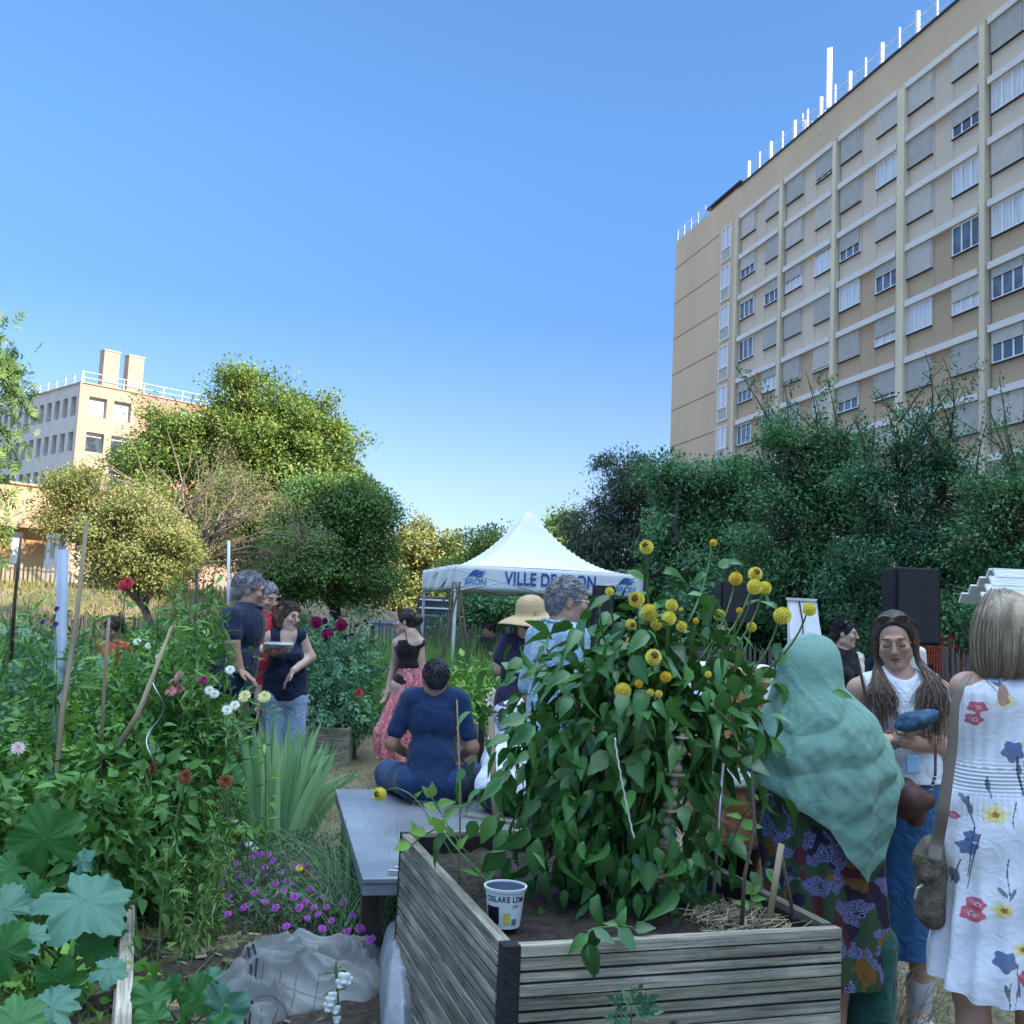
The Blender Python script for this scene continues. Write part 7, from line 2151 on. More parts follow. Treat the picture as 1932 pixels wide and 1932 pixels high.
tag(st.build('stool', M['wood_grey'], None, loc=(f.root.location[0], f.root.location[1], 0), rz=f.root.rotation_euler[2]), 'low wooden stool under the hunched person behind the dahlia plant', 'stool')

# cream rounded seat back seen behind the woman in white
p = at(1722, 1212, 6.5)
r = empty('high_chair', (p[0], p[1], 0), 0, 'cream rounded backrest with a black handle behind the woman in white', 'chair')
b_ = SDF(.012, .02); b_.rc((0, 0, float(p[2]) - .05), (.02, 0, float(p[2]) - .28), .042, .045); b_.rc((.05, 0, float(p[2]) - .06), (.06, 0, float(p[2]) - .28), .035, .04); b_.build('backrest', mat('cream_plastic', (.60, .58, .52), .5), r)
mb = MB(); mb.tube([[.105, -.02, float(p[2]) - .13], [.115, -.02, float(p[2]) - .3]], .02, 8); mb.build('handle', M['black'], r)
mb = MB(); mb.box((.03, .1, .55), (.30, .30, .04)); mb.build('seat', M['black'], r)
for x in (-.1, .16):
    for y in (-.02, .22):
        mb = MB(); mb.tube([[x, y, .53], [x * 1.2, y, 0]], .014, 6); mb.build('leg', M['steel'], r)
mb = MB(); mb.tube([[.02, .0, float(p[2]) - .26], [.02, .03, .55]], .02, 6); mb.build('back_support', M['black'], r)

# ============================================================ GARDEN PLANTS
def mk_compound(T, nl, L, spread=1.1):
    tv, tf = T; V, Fc, n = [], [], 0
    def put(y, ang, s, x=0):
        nonlocal n
        V.append((tv * s) @ rotz(ang).T + [x, y, -.22 * y * y]); Fc.append(tf + n); n += len(tv)
    for i in range(nl):
        y = .2 + i * .6 / nl; s = L * (.8 + .3 * (i == nl // 2)); put(y, -spread, s); put(y, spread, s)
    put(.68, 0, L * 1.3)
    return np.concatenate(V), np.concatenate(Fc)


LC_FINE = mk_compound(LT_SIMPLE, 3, .42)
LC_MED = mk_compound(leaf_t(.55, 2, .2, .2), 2, .48)
LT_DAHLIA = leaf_t(.60, 6, .28, .38, 1.2, .06)
LT_MINT = leaf_t(.24, 2, .2, .5)
M['pl_tom'] = leafmat('plant_green', (.018, .075, .018), (.12, .28, .06), (.045, .15, .033), rough=.5)
M['pl_bean'] = leafmat('plant_fresh', (.05, .16, .022), (.20, .38, .07), (.10, .26, .04), rough=.5)
M['pl_blue'] = leafmat('plant_bluegreen', (.022, .09, .045), (.14, .29, .15), (.05, .155, .075), rough=.55)
M['pl_dahlia'] = leafmat('dahlia_leaf', (.007, .05, .012), (.08, .22, .05), (.020, .105, .022), rough=.36, trans=.12, spec=.5)
M['pl_light'] = leafmat('mint_leaf', (.09, .20, .04), (.20, .34, .09), (.13, .26, .06), rough=.6)
M['pl_iris'] = leafmat('iris_leaf', (.12, .32, .13), (.42, .60, .30), (.24, .46, .21), rough=.5, trans=.2)
M['pl_grass'] = leafmat('weed_green', (.06, .17, .04), (.20, .35, .09), (.11, .24, .055), rough=.6)
M['stem'] = mat('stem_green', (.06, .13, .03), .6, col2=(.12, .20, .06), scale=20)
M['stem_dark'] = mat('stem_dark', (.05, .06, .03), .7)


def plant(name, label, base, lobes, T, m_, n, size, group=None, cat='plant', stems=8, droop=.2, stem_m=None, shell=.9, upz=.6, stem_r=.005, clumps=None, toneg=.4):
    base = np.array(base, float)
    root = empty(name, base, 0, label, cat, group)
    L_ = [(np.array(c, float) - base, np.array(r, float)) for c, r in lobes]
    nc = clumps or max(20, n // 14)
    C_, U = crown_points(L_, nc, shell); C_ = C_[C_[:, 2] > .02]
    tb = MB()
    for i in range(min(len(C_), stems)):
        e = C_[i]; m_2 = np.array([e[0] * .35, e[1] * .35, e[2] * .6]) + rng.normal(0, .02, 3)
        P = np.array([[rng.normal(0, .02), rng.normal(0, .02), -.03], m_2 * .5 + [0, 0, 0], m_2, e]); t_ = np.linspace(0, 3, 10); ii = np.clip(t_.astype(int), 0, 2); Q = P[ii] + (P[ii + 1] - P[ii]) * (t_ - ii)[:, None]; Q[1:-1] = (Q[:-2] + 2 * Q[1:-1] + Q[2:]) / 4
        tb.tube(Q, stem_r * np.linspace(1.4, .5, 10), 5)
    tb.build('stems', stem_m or M['stem'], root, smooth=True)
    idx = rng.integers(0, len(C_), n); sp = size * 1.1
    P = C_[idx] + rng.normal(0, 1, (n, 3)) * sp
    P[:, 2] = np.maximum(P[:, 2], .02)
    cen = np.mean([c for c, _ in L_], 0)
    out = norm(P - cen)
    D = norm(out * .8 + rdir(n) * .8 + [0, 0, -droop]); Nn = norm(rdir(n) * .6 + [0, 0, upz] + out * .5)
    tc = rng.uniform(0, 1, len(C_)); lf_ = MB()
    scatter(lf_, T, P, D, Nn, size * rng.uniform(.55, 1.25, n), np.clip(toneg * tc[idx] + (1 - toneg) * rng.uniform(0, 1, n), 0, 1))
    lf_.build('leaves', m_, root, smooth=True)
    return root


ORD = ['first', 'second', 'third', 'fourth', 'fifth', 'sixth', 'seventh', 'eighth', 'ninth', 'tenth', 'eleventh', 'twelfth', 'thirteenth']
# ---------------- flowers
def petals(mb, c, nrm, r, n, rings, wid, up_=.3, col_t=None, curl=.3):
    nrm = norm(np.array(nrm, float)); a = norm(np.cross(nrm, [0.1, .2, 1])); b = np.cross(nrm, a)
    for k in range(rings):
        f = 1 - k / rings; rr_ = r * (.35 + .65 * f); el = up_ + (1 - f) * 1.15
        m_ = max(4, int(n * (.5 + .5 * f)))
        for i in range(m_):
            th = 2 * PI * (i + .5 * (k % 2)) / m_ + rng.normal(0, .06)
            d = a * math.cos(th) + b * math.sin(th); dd = norm(d * math.cos(el) + nrm * math.sin(el)); sd = norm(np.cross(nrm, d)); nn = np.cross(sd, dd)
            w_ = rr_ * wid
            V = np.array([c + dd * rr_ * .12 - sd * w_ * .25, c + dd * rr_ * .12 + sd * w_ * .25, c + dd * rr_ * .6 + sd * w_ * .5 + nn * 0, c + dd * rr_ * .6 - sd * w_ * .5, c + dd * rr_ + sd * w_ * .18 + nn * rr_ * curl * .5, c + dd * rr_ - sd * w_ * .18 + nn * rr_ * curl * .5])
            mb.add(V, np.array([[0, 1, 2, 3], [3, 2, 4, 5]]), tone=np.clip(rng.uniform(0, 1) * .5 + (.5 * f), 0, 1))


def flower_obj(parent, c, nrm, r, m_, n=14, rings=3, wid=.5, center=None, cr=.25, up_=.25, name='flower'):
    mb = MB(); petals(mb, np.array(c), nrm, r, n, rings, wid, up_)
    o = mb.build(name, m_, parent, smooth=True)
    if center:
        q = MB(); nr = norm(np.array(nrm, float)); a = norm(np.cross(nrm, [0.1, .2, 1])); Mx = np.stack([a, np.cross(nr, a), nr], 1)
        q.lathe([(r * cr * math.sin(t), r * cr * .5 * math.cos(t)) for t in np.linspace(.05, PI * .6, 6)], 12, np.array(c) + nr * r * .28, Mx); q.build('centre', M[center], o, smooth=True)
    return o


def pompon(parent, c, r, m_, face, dark=False):
    """ball of short curved petals"""
    mb = MB(); n = 95; face = norm(np.array(face, float))
    i = np.arange(n) + .5; ph = np.arccos(1 - 2 * i / n * .93); th = PI * (1 + 5 ** .5) * i
    a = norm(np.cross(face, [.1, .2, 1])); b = np.cross(face, a)
    for k in range(n):
        d = face * math.cos(ph[k]) + (a * math.cos(th[k]) + b * math.sin(th[k])) * math.sin(ph[k])
        if dark and ph[k] < .50: continue
        t_ = norm(face * 1.0 - d * (face @ d) + 1e-4) * -1; sd = np.cross(d, t_)
        L = r * .34; w_ = r * .23; q = c + d * r * .80
        V = np.array([q - sd * w_ * .5, q + sd * w_ * .5, q + d * L * .7 + sd * w_ * .62 + t_ * L * .1, q + d * L * .7 - sd * w_ * .62 + t_ * L * .1, q + d * L + sd * w_ * .2 - t_ * L * .25, q + d * L - sd * w_ * .2 - t_ * L * .25])
        mb.add(V, np.array([[0, 1, 2, 3], [3, 2, 4, 5]]), tone=rng.uniform(0, 1) * .6 + .4 * (ph[k] / PI))
    mb.lathe([(r * .84 * math.sin(t), -r * .84 * math.cos(t)) for t in np.linspace(.05, PI - .05, 9)], 14, c, tone=.1)
    o = mb.build('flower', m_, parent, smooth=False)
    if dark:
        q = MB(); Mx = np.stack([a, b, face], 1); q.lathe([(r * .52 * math.sin(t), r * .4 * math.cos(t)) for t in np.linspace(.05, PI * .7, 7)], 14, c + face * r * .62, Mx)
        q.build('centre', M['fl_brown'], o, smooth=False)
    return o


def flm(name, a, b): return leafmat(name, a, b, rough=.6, trans=.25, spec=.2)
M['fl_yellow'] = flm('petal_yellow', (.60, .52, .05), (.92, .88, .26)); M['fl_orange'] = flm('petal_orange', (.62, .42, .04), (.85, .70, .12)); M['fl_white'] = flm('petal_white', (.62, .66, .62), (.85, .87, .84))
M['fl_paleyel'] = flm('petal_pale_yellow', (.62, .60, .22), (.80, .78, .40)); M['fl_mag'] = flm('petal_magenta', (.20, .008, .06), (.40, .02, .14)); M['fl_red'] = flm('petal_red', (.35, .02, .03), (.55, .06, .07))
M['fl_pink'] = flm('petal_pink', (.55, .18, .18), (.75, .42, .38)); M['fl_palepink'] = flm('petal_pale_pink', (.60, .42, .42), (.78, .62, .58)); M['fl_purple'] = flm('petal_purple', (.22, .03, .26), (.45, .10, .48))
M['fl_viol'] = flm('petal_dark_violet', (.05, .02, .12), (.12, .05, .24)); M['fl_wither'] = flm('withered', (.10, .03, .015), (.22, .08, .03))
M['fl_brown'] = mat('flower_centre_brown', (.07, .03, .012), .9, col2=(.16, .08, .02), scale=200); M['fl_gold'] = mat('flower_centre_gold', (.50, .30, .03), .9)

# ============================================================ the yellow dahlia
DB = bedp(.62, .62, ZT_B - .08)
YD0 = float(DB[1])
lobes = [lobe(1150, 1310, YD0 + .02, 130, 90, .22), lobe(1070, 1425, YD0, 115, 92, .22), lobe(1250, 1380, YD0, 130, 110, .22), lobe(1330, 1270, YD0 + .1, 70, 60, .15), lobe(1040, 1515, YD0 + .02, 105, 85, .18), lobe(1200, 1520, YD0, 140, 100, .24), lobe(1120, 1610, YD0 - .1, 165, 60, .22), lobe(1330, 1400, YD0 + .05, 60, 80, .14), lobe(1260, 1610, YD0 - .05, 70, 60, .14), lobe(1240, 1235, YD0, 90, 45, .14), lobe(1368, 1240, YD0 + .1, 34, 32, .10)]
dah = plant('dahlia_plant', 'huge leafy dahlia with many yellow pompon flowers growing in the near raised bed', DB, lobes, LT_DAHLIA, M['pl_dahlia'], 1750, .096, stems=34, droop=.95, shell=.8, upz=.35, stem_r=.0065, clumps=230)
# extra big leaves around the rim and high up
lf = MB(); tb = MB()
def bleaf(px, py, Y, dirpx, size, tone=.5, T=LT_DAHLIA):
    c = at(px, py, Y) - DB; e = at(px + dirpx[0], py + dirpx[1], Y + rng.uniform(-.05, .03)) - DB
    scatter(lf, T, c[None], (e - c)[None], norm(np.array([[rng.normal(0, .3), -.8, .6]])), size, np.array([tone]))
for a in ((1250, 1082, 3.45, (38, -4), .105, .9), (1215, 1090, 3.45, (-30, -14), .075, .8), (1355, 1070, 3.5, (22, -12), .07, .9), (1330, 1080, 3.5, (-26, 18), .055, .6), (1375, 1062, 3.5, (24, -6), .05, .9),
          (1392, 1225, 3.5, (6, 40), .08, .6), (1385, 1270, 3.45, (2, 46), .10, .5), (1365, 1300, 3.4, (-2, 60), .11, .5), (1465, 1150, 3.5, (-16, -24), .05, .6),
          (1075, 1270, 3.3, (-34, 12), .09, .9), (1060, 1240, 3.3, (-30, -10), .06, .9), (1010, 1370, 3.2, (-36, 22), .10, .9), (950, 1470, 3.2, (-34, 26), .10, .8), (935, 1540, 3.15, (-22, 34), .10, .7), (990, 1355, 3.2, (-40, 4), .085, .9)): bleaf(*a)
lf.build('leaves', M['pl_dahlia'], dah, smooth=True)
FL = [(1220, 1032, 13, 'd'), (1346, 1024, 7, 'o'), (1388, 1092, 12.5, 'o'), (1425, 1083, 13, 'd'), (1424, 1107, 14, 'y'), (1443, 1109, 12, 'y'), (1201, 1131, 15, 'd'), (1225, 1156, 16, 'y'), (1238, 1178, 11, 'y'), (1262, 1167, 13, 'y'), (1267, 1142, 11.5, 'y'), (1190, 1178, 10, 'd'),
      (1286, 1182, 10, 'y'), (1313, 1171, 5.5, 'o'), (1357, 1160, 10.5, 'd'), (1395, 1152, 6, 'o'), (1418, 1183, 9, 'y'), (1476, 1162, 16, 'y'), (1527, 1150, 12, 'y'), (1233, 1240, 15, 'd'), (1210, 1266, 10, 'd'), (1256, 1277, 10, 'o'), (1175, 1304, 15, 'y'), (1227, 1307, 7, 'y'), (1243, 1309, 7, 'y'),
      (1336, 1272, 6, 'y'), (1150, 1116, 8, 'y'), (1130, 1141, 4.5, 'y'), (1187, 1209, 5.5, 'y'), (1165, 1200, 4, 'y'), (1285, 1150, 4, 'y'), (1205, 1290, 8, 'o'), (1465, 1560, 0, 'y')]
for (x, y, r, k) in FL:
    if r == 0: continue
    Yf = YD0 + rng.uniform(-.22, .18)
    if y > 1220: Yf = YD0 - .28
    c = at(x, y, Yf) - DB; rm = r * .95 * Yf / F0
    face = np.array([rng.normal(0, .35), -1.0, rng.normal(.15, .3)])
    o = pompon(dah, c, rm, M['fl_orange'] if k == 'o' else M['fl_yellow'], face, dark=(k == 'd'))
    ex = np.array([at(1240 + (x - 1240) * .55 , min(1330, y + 150), YD0)[i] for i in range(3)]) - DB
    mid = (c + ex) / 2 + np.array([(x - 1240) * .0003, .03, -.02])
    t_ = np.linspace(0, 1, 9)[:, None]; Q = (1 - t_) ** 2 * (c - norm(face) * rm * .6) + 2 * t_ * (1 - t_) * (mid + [0, .02, 0]) + t_ ** 2 * ex
    tb.tube(Q, np.linspace(.0032, .005, 9), 6)
tb.build('flower_stems', M['stem'], dah, smooth=True)

# thin shoots at the left end of the bed, one with a yellow flower over the table
def shoot(name, label, pts, leaves, lm, r=.003, T=LT_OVATE, flower=None, cat='plant', sm=None):
    P = np.array([np.array(p, float) for p in pts]); b0 = P[0].copy(); root = empty(name, b0, 0, label, cat)
    P = P - b0; n = len(P); t_ = np.linspace(0, n - 1, (n - 1) * 5 + 1); ii = np.clip(t_.astype(int), 0, n - 2); Q = P[ii] + (P[ii + 1] - P[ii]) * (t_ - ii)[:, None]
    for _ in range(3): Q[1:-1] = (Q[:-2] + 2 * Q[1:-1] + Q[2:]) / 4
    mb = MB(); mb.tube(Q, np.linspace(r, r * .6, len(Q)), 6); mb.build('stem', sm or M['stem'], root, smooth=True)
    lf = MB()
    for (f, ang, s_) in leaves:
        k = min(len(Q) - 1, int(f * (len(Q) - 1))); d = np.array([math.sin(ang), -.35, math.cos(ang)])
        scatter(lf, T, Q[k][None], d[None], norm(np.array([[rng.normal(0, .3), -.9, .7]])), s_, np.array([rng.uniform()]))
    lf.build('leaves', lm, root, smooth=True)
    if flower: pompon(root, Q[-1], flower, M['fl_yellow'], (-.6, -.8, .1), dark=True)
    return root
shoot('climbing_shoot', 'pale green shoot sprawling over the left end of the near raised bed', [bedp(.20, .55, ZT_B - .06), at(868, 1610, 3.4), at(830, 1560, 3.45), at(800, 1575, 3.5), at(770, 1600, 3.6)],
      [(.15, -1.0, .06), (.3, .6, .05), (.45, -.6, .07), (.6, .8, .06), (.7, -1.3, .06), (.85, -.2, .07), (.95, -1.6, .06), (1, -.8, .05)], M['pl_bean'], .004)
shoot('climbing_shoot', 'thin shoot with bright leaves rising above the left side boards of the near raised bed', [bedp(.25, .75, ZT_B - .06), at(870, 1600, 3.6), at(835, 1540, 3.7), at(815, 1505, 3.7)],
      [(.5, -.8, .05), (.7, .8, .06), (.85, -1.2, .06), (.9, 1.2, .07), (1, 0, .06), (1, -.7, .06)], M['pl_light'], .003)
shoot('flowering_shoot', 'long thin stem with a single yellow flower hanging over the low metal table', [bedp(.10, .62, ZT_B - .06), at(830, 1570, 3.5), at(780, 1500, 3.55), at(745, 1484, 3.6), at(716, 1498, 3.6)],
      [(.3, -.7, .04), (.5, .7, .03)], M['pl_bean'], .0026, flower=.022)
shoot('hanging_shoot', 'leafy shoot hanging over the front boards of the near raised bed', [bedp(.42, .14, ZT_B - .05), bedp(.40, .02, ZT_B + .03), at(1110, 1750, A_[1] - .03), at(1108, 1780, A_[1] - .04)],
      [(.3, 1.2, .06), (.4, -1.2, .06), (.5, 2.4, .08), (.6, -2.6, .08), (.7, 2.0, .07), (.8, -2.2, .07), (.95, 3.0, .10), (1, 2.6, .08), (.5, .3, .05)], M['pl_dahlia'], .003)
shoot('seedling', 'small pale seedling with white bud among the straw in the near raised bed', [bedp(.92, .30, ZT_B - .06), bedp(.93, .30, ZT_B + .02)],
      [(.6, -1.2, .05), (.8, 1.2, .05), (1, .6, .045), (1, -.5, .06), (.9, 1.9, .05)], M['pl_light'], .003)
shoot('berry_twig', 'bent twig with small leaves and a pale berry beside the tall dark stick', [bedp(.86, .62, ZT_B - .06), at(1375, 1610, 3.4), at(1398, 1540, 3.4), at(1440, 1502, 3.35), at(1455, 1499, 3.35)],
      [(.35, 1.3, .05), (.45, 1.5, .075), (.5, -1.2, .05), (.7, -.5, .03)], M['pl_bean'], .0024, sm=M['stem_dark'])
shoot('weed', 'little feathery weed growing at the foot of the front boards', [at_z(1195, 1945, .32) * [1, 1, 0], at(1190, 1925, A_[1] - .06), at(1192, 1890, A_[1] - .06)],
      [(.6, -1.3, .06), (.7, 1.3, .07), (.8, -1.0, .07), (.85, .9, .07), (.9, -.5, .05), (1, .4, .05), (.95, 1.4, .06), (.75, -1.7, .06)], M['pl_blue'], .003, T=LC_FINE)

# ============================================================ iris clump
ib = at_z(520, 1606, 0.0)
ir = empty('iris_clump', ib, 0, 'clump of tall sword shaped iris leaves beside the low metal table', 'plant')
lf = MB()
for i in range(95):
    fan = rng.uniform(-1, 1); L = rng.uniform(.55, .92) * (1 - .15 * abs(fan)); w_ = rng.uniform(.020, .034)
    b0 = np.array([fan * .12 + rng.normal(0, .03), rng.normal(0, .10), 0]); ang = fan * .36 + rng.normal(0, .06); droop = max(0, rng.normal(.0, .22)) if i % 5 else rng.uniform(.3, .8)
    t_ = np.linspace(0, 1, 9); az = rng.normal(0, .5)
    x = np.sin(ang) * L * t_ + np.sign(ang) * droop * t_ ** 3 * L * .6; z = np.cos(ang) * L * t_ - droop * t_ ** 3 * L * .5
    C_ = np.stack([b0[0] + x, b0[1] + x * az * .4 + rng.normal(0, .05) * t_, np.maximum(z, .01)], -1)
    wd = w_ * (1 - t_ ** 2.5) ** .7 + .0005; n_ = np.array([math.cos(az * .5), math.sin(az * .5), 0])
    V = np.stack([C_ - n_ * wd[:, None], C_ + np.array([0, -.004, 0]), C_ + n_ * wd[:, None]], 1)
    lf.grid(V, tone=np.clip(rng.uniform() + .0 * t_[:, None] * np.ones(3), 0, 1).ravel())
lf.build('leaves', M['pl_iris'], ir, smooth=True)

# ============================================================ purple aster mat
ac = at_z(590, 1700, 0)
ar = empty('aster_patch', ac, 0, 'low mat of purple daisy-like flowers between the iris and the near raised bed', 'plant')
P = []
while len(P) < 5200:
    px, py = rng.uniform(405, 745), rng.uniform(1615, 1775)
    if ((px - 580) / 165) ** 2 + ((py - 1695) / 88) ** 2 > 1 + rng.normal(0, .12): continue
    q = at_z(px, py, .0); P.append([q[0], q[1], rng.uniform(0, .17)])
P = np.array(P) - ac; lf = MB()
scatter(lf, LT_MINT, P, rdir(len(P), .9), rdir(len(P), .5), .055 * rng.uniform(.6, 1.3, len(P)))
M['pl_aster'] = leafmat('aster_leaf', (.07, .13, .07), (.17, .25, .14), (.10, .17, .09), rough=.7); lf.build('leaves', M['pl_aster'], ar)
fa = [(432, 1612), (445, 1618), (418, 1655), (430, 1680), (470, 1650), (500, 1625), (515, 1612), (530, 1635), (540, 1650), (520, 1655), (560, 1622), (575, 1618), (590, 1632), (600, 1645), (585, 1665), (555, 1680), (565, 1700), (580, 1720), (600, 1712), (615, 1700), (608, 1740), (640, 1655), (648, 1690), (665, 1715), (540, 1735), (520, 1700), (500, 1690), (480, 1672), (460, 1700), (430, 1712), (475, 1605), (490, 1600), (505, 1600), (630, 1765), (655, 1745), (680, 1740), (570, 1745), (550, 1655), (610, 1680), (625, 1725), (700, 1760), (450, 1640), (535, 1668), (592, 1700), (575, 1690), (500, 1640), (420, 1635)]
proto_f = []
for v in range(3):
    mb = MB(); petals(mb, np.zeros(3), (rng.normal(0, .2), -.55, .8), .021, 15, 2, .32, .15); proto_f.append(mb)
for i, (x, y) in enumerate(fa):
    q = at_z(x, y + 12, .17) - ac
    if i < 3:
        o = proto_f[i].build('flower', M['fl_purple'], ar); proto_f[i] = o
    else:
        o = proto_f[i % 3].copy(); COL.objects.link(o); o.parent = ar
    o.location = [float(k) for k in q]; s_ = rng.uniform(.7, 1.2); o.scale = (s_, s_, s_)
for (x, y, mm) in ((565, 1630, 'fl_orange'), (582, 1640, 'fl_wither'), (480, 1595, 'fl_palepink'), (470, 1585, 'fl_white')):
    mb = MB(); petals(mb, np.zeros(3), (0, -.6, .8), .022, 12, 2, .4, .2); o = mb.build('flower', M[mm], ar); o.location = [float(k) for k in at_z(x, y + 8, .17) - ac]

# ============================================================ light green upright herbs
for i, (px, py, h_) in enumerate(((345, 1700, .62), (375, 1720, .70), (330, 1760, .48), (400, 1760, .50), (360, 1800, .36), (390, 1650, .6), (318, 1720, .45))):
    b0 = at_z(px, py + 20, 0); root = empty('herb', b0, 0, 'light green herb beside the purple flowers, ' + ['third from the left', 'fifth from the left', 'second from the left', 'rightmost of the herbs', 'nearest of the herbs', 'farthest of the herbs', 'leftmost of the herbs'][i], 'plant', 'upright light green herbs')
    tb, lf = MB(), MB()
    for k in range(5):
        a = np.array([rng.normal(0, .10), rng.normal(0, .08), 1.0]) * h_ * rng.uniform(.7, 1.05); t_ = np.linspace(0, 1, 6)[:, None]
        Q = a * t_ + np.array([rng.normal(0, .03), 0, 0]) * t_ ** 2 + [rng.normal(0, .03), rng.normal(0, .03), 0]
        tb.tube(Q, np.linspace(.003, .0015, 6), 5); m_ = int(75 * h_ / .6)
        tt = rng.uniform(.12, 1, m_); p_ = Q[0] + (Q[-1] - Q[0]) * tt[:, None]; d = rdir(m_, .25); d[:, 2] *= .6
        scatter(lf, LT_MINT, p_, d, norm(rdir(m_) * .3 + [0, 0, 1]), .055 * (1.2 - tt * .6) * rng.uniform(.7, 1.2, m_))
    tb.build('stems', M['stem'], root); lf.build('leaves', M['pl_light'], root, smooth=True)

# ============================================================ the tangle of the left plot
mats = ['pl_tom', 'pl_bean', 'pl_blue', 'pl_tom', 'pl_tom']
lab = {'pl_tom': ('tomato_plant', 'dark green leafy plant in the tangle of the left plot', 'leafy plants tangled in the left plot'), 'pl_bean': ('bean_plant', 'fresh green leafy plant in the tangle of the left plot', 'fresh green plants in the left plot'), 'pl_blue': ('tall_plant', 'bluish green leafy plant in the tangle of the left plot', 'bluish green plants in the left plot')}
k = 0
ROWN = ['farthest row', 'second farthest row', 'third farthest row', 'third nearest row', 'second nearest row', 'nearest row']
for ri, (Yp, pys, xs_, rx, rz, n_, sz_) in enumerate(((9.6, 1265, (20, 110, 200, 290, 360), 55, 52, 850, .075), (8.2, 1300, (-10, 70, 150, 250, 330, 395), 62, 62, 850, .075), (6.9, 1345, (30, 120, 215, 310, 385), 66, 70, 850, .08),
                              (5.9, 1420, (-20, 70, 160, 250, 330), 60, 74, 850, .08), (5.1, 1500, (20, 120, 215, 300), 76, 76, 800, .08), (4.4, 1570, (-10, 95, 190), 80, 68, 700, .075))):
    for xi, x in enumerate(xs_):
        c = at(x + rng.uniform(-12, 12), pys + rng.uniform(-22, 22), Yp); b0 = (c[0], c[1], 0); kk = Yp / F0
        mk = mats[int(rng.integers(5))]; nm, lb_, gr = lab[mk]; lb_ = lb_.replace(' in the tangle of the left plot', f', {ROWN[ri]} of left plot, {ORD[xi]} from the left')
        lo_ = [(c, (rx * kk, rx * kk * .9, rz * kk)), ((c[0] + rng.normal(0, .12), c[1], c[2] + rz * kk * .7), (rx * kk * .45, rx * kk * .45, rz * kk * .55)), ((c[0], c[1], c[2] * .45), (rx * kk * .9, rx * kk * .9, c[2] * .45))]
        T = [LC_FINE, LC_MED, LT_OVATE, LT_DAHLIA][int(rng.integers(4))]
        s_ = sz_ * (1.6 if T is LC_FINE or T is LC_MED else 1.0)
        plant(nm, lb_, b0, lo_, T, M[mk], n_ if s_ < .1 else int(n_ * .7), s_, group=gr, stems=10, droop=.15, stem_r=.004, shell=.9)
        k += 1
# feathery tall stalks poking out of the tangle
def stalks(base_list, label, lm, fl=None, r=.02, h=(.9, 1.5), nlf=26, group=None, fm=None, T=LT_MINT, ls=.08):
    for oi, (px, py, Yp) in enumerate(sorted(base_list)):
        top = at(px, py, Yp); b0 = np.array([top[0] + rng.normal(0, .08), top[1] + rng.normal(0, .05), 0]); root = empty('flower_stalk' if fl else 'feathery_stalk', b0, 0, label + (f', {ORD[oi]} from the left' if len(base_list) > 1 else ''), 'flower' if fl else 'plant', group)
        e = top - b0; t_ = np.linspace(0, 1, 8)[:, None]; Q = e * t_ + np.array([rng.normal(0, .05), 0, 0]) * np.sin(t_ * PI)
        mb = MB(); mb.tube(Q, np.linspace(.005, .0025, 8), 5); mb.build('stem', M['stem'], root)
        tt = rng.uniform(.35, .93, nlf); lf = MB(); scatter(lf, T, Q[0] + e * tt[:, None], rdir(nlf, .3), rdir(nlf, .6), ls * rng.uniform(.6, 1.2, nlf)); lf.build('leaves', lm, root)
        if fl: flower_obj(root, Q[-1], (rng.normal(0, .3), -.8, .5), r, M[fl], 13, 3, .5, 'fl_gold' if fl in ('fl_white',) else None)
G_ = 'single flowers rising from the left plot'
stalks([(434, 1264, 5.6), (376, 1263, 6.2), (395, 1303, 5.6), (443, 1331, 5.4), (259, 1211, 7), (280, 1219, 7), (428, 1340, 5.3), (405, 1310, 5.7)], 'white zinnia-like flower on a stalk in the left plot', M['pl_tom'], 'fl_white', .027, group='white flowers in the left plot')
stalks([(462, 1314, 5.2), (499, 1315, 5.3), (336, 1177, 7), (390, 1195, 6.6), (345, 1160, 7)], 'pale yellow flower on a stalk in the left plot', M['pl_bean'], 'fl_paleyel', .034, group='pale yellow flowers in the left plot')
stalks([(329, 1290, 5.8), (322, 1305, 5.7), (338, 1275, 5.8), (340, 1300, 5.8)], 'coral pink flower in the cluster right of the slanting cane', M['pl_tom'], 'fl_pink', .032, group='coral pink flowers in the left plot')
stalks([(273, 1332, 6), (21, 1261, 7), (300, 1240, 6.6), (34, 1412, 4.6), (290, 1345, 5.9)], 'pale pink flower on a stalk in the left plot', M['pl_tom'], 'fl_palepink', .03, group='pale pink flowers in the left plot')
stalks([(241, 1100, 6.5), (233, 1106, 6.5)], 'tall red dahlia above the left plot before the fence', M['pl_tom'], 'fl_red', .04, group='red dahlias above the left plot')
stalks([(383, 1283, 5.8)], 'single magenta flower left of the man in the navy polo', M['pl_tom'], 'fl_mag', .03)
stalks([(107, 1149, 5), (80, 1174, 5), (105, 1178, 5)], 'small dark violet flower head beside the pale square post', M['pl_tom'], 'fl_viol', .016, group='dark violet flowers by the pale post')
stalks([(290, 1450, 4.4), (350, 1466, 4.4), (425, 1475, 4.5)], 'withered brown flower head low in the left plot', M['pl_tom'], 'fl_wither', .034, group='withered flower heads in the left plot')
stalks([(x, y, Yp) for x, y, Yp in ((180, 1140, 6), (60, 1120, 6.4), (385, 1080, 6), (360, 1110, 6), (345, 1060, 6.2), (410, 1050, 6), (150, 1190, 5.2), (375, 1130, 5.6), (300, 1130, 6.2), (330, 1090, 6.1), (420, 1130, 6.2), (20, 1150, 6), (95, 1210, 5))],
       'slender feathery flowerless stalk above the left plot', M['pl_grass'], None, nlf=110, group='feathery stalks rising from the left plot', T=LT_MINT, ls=.11)
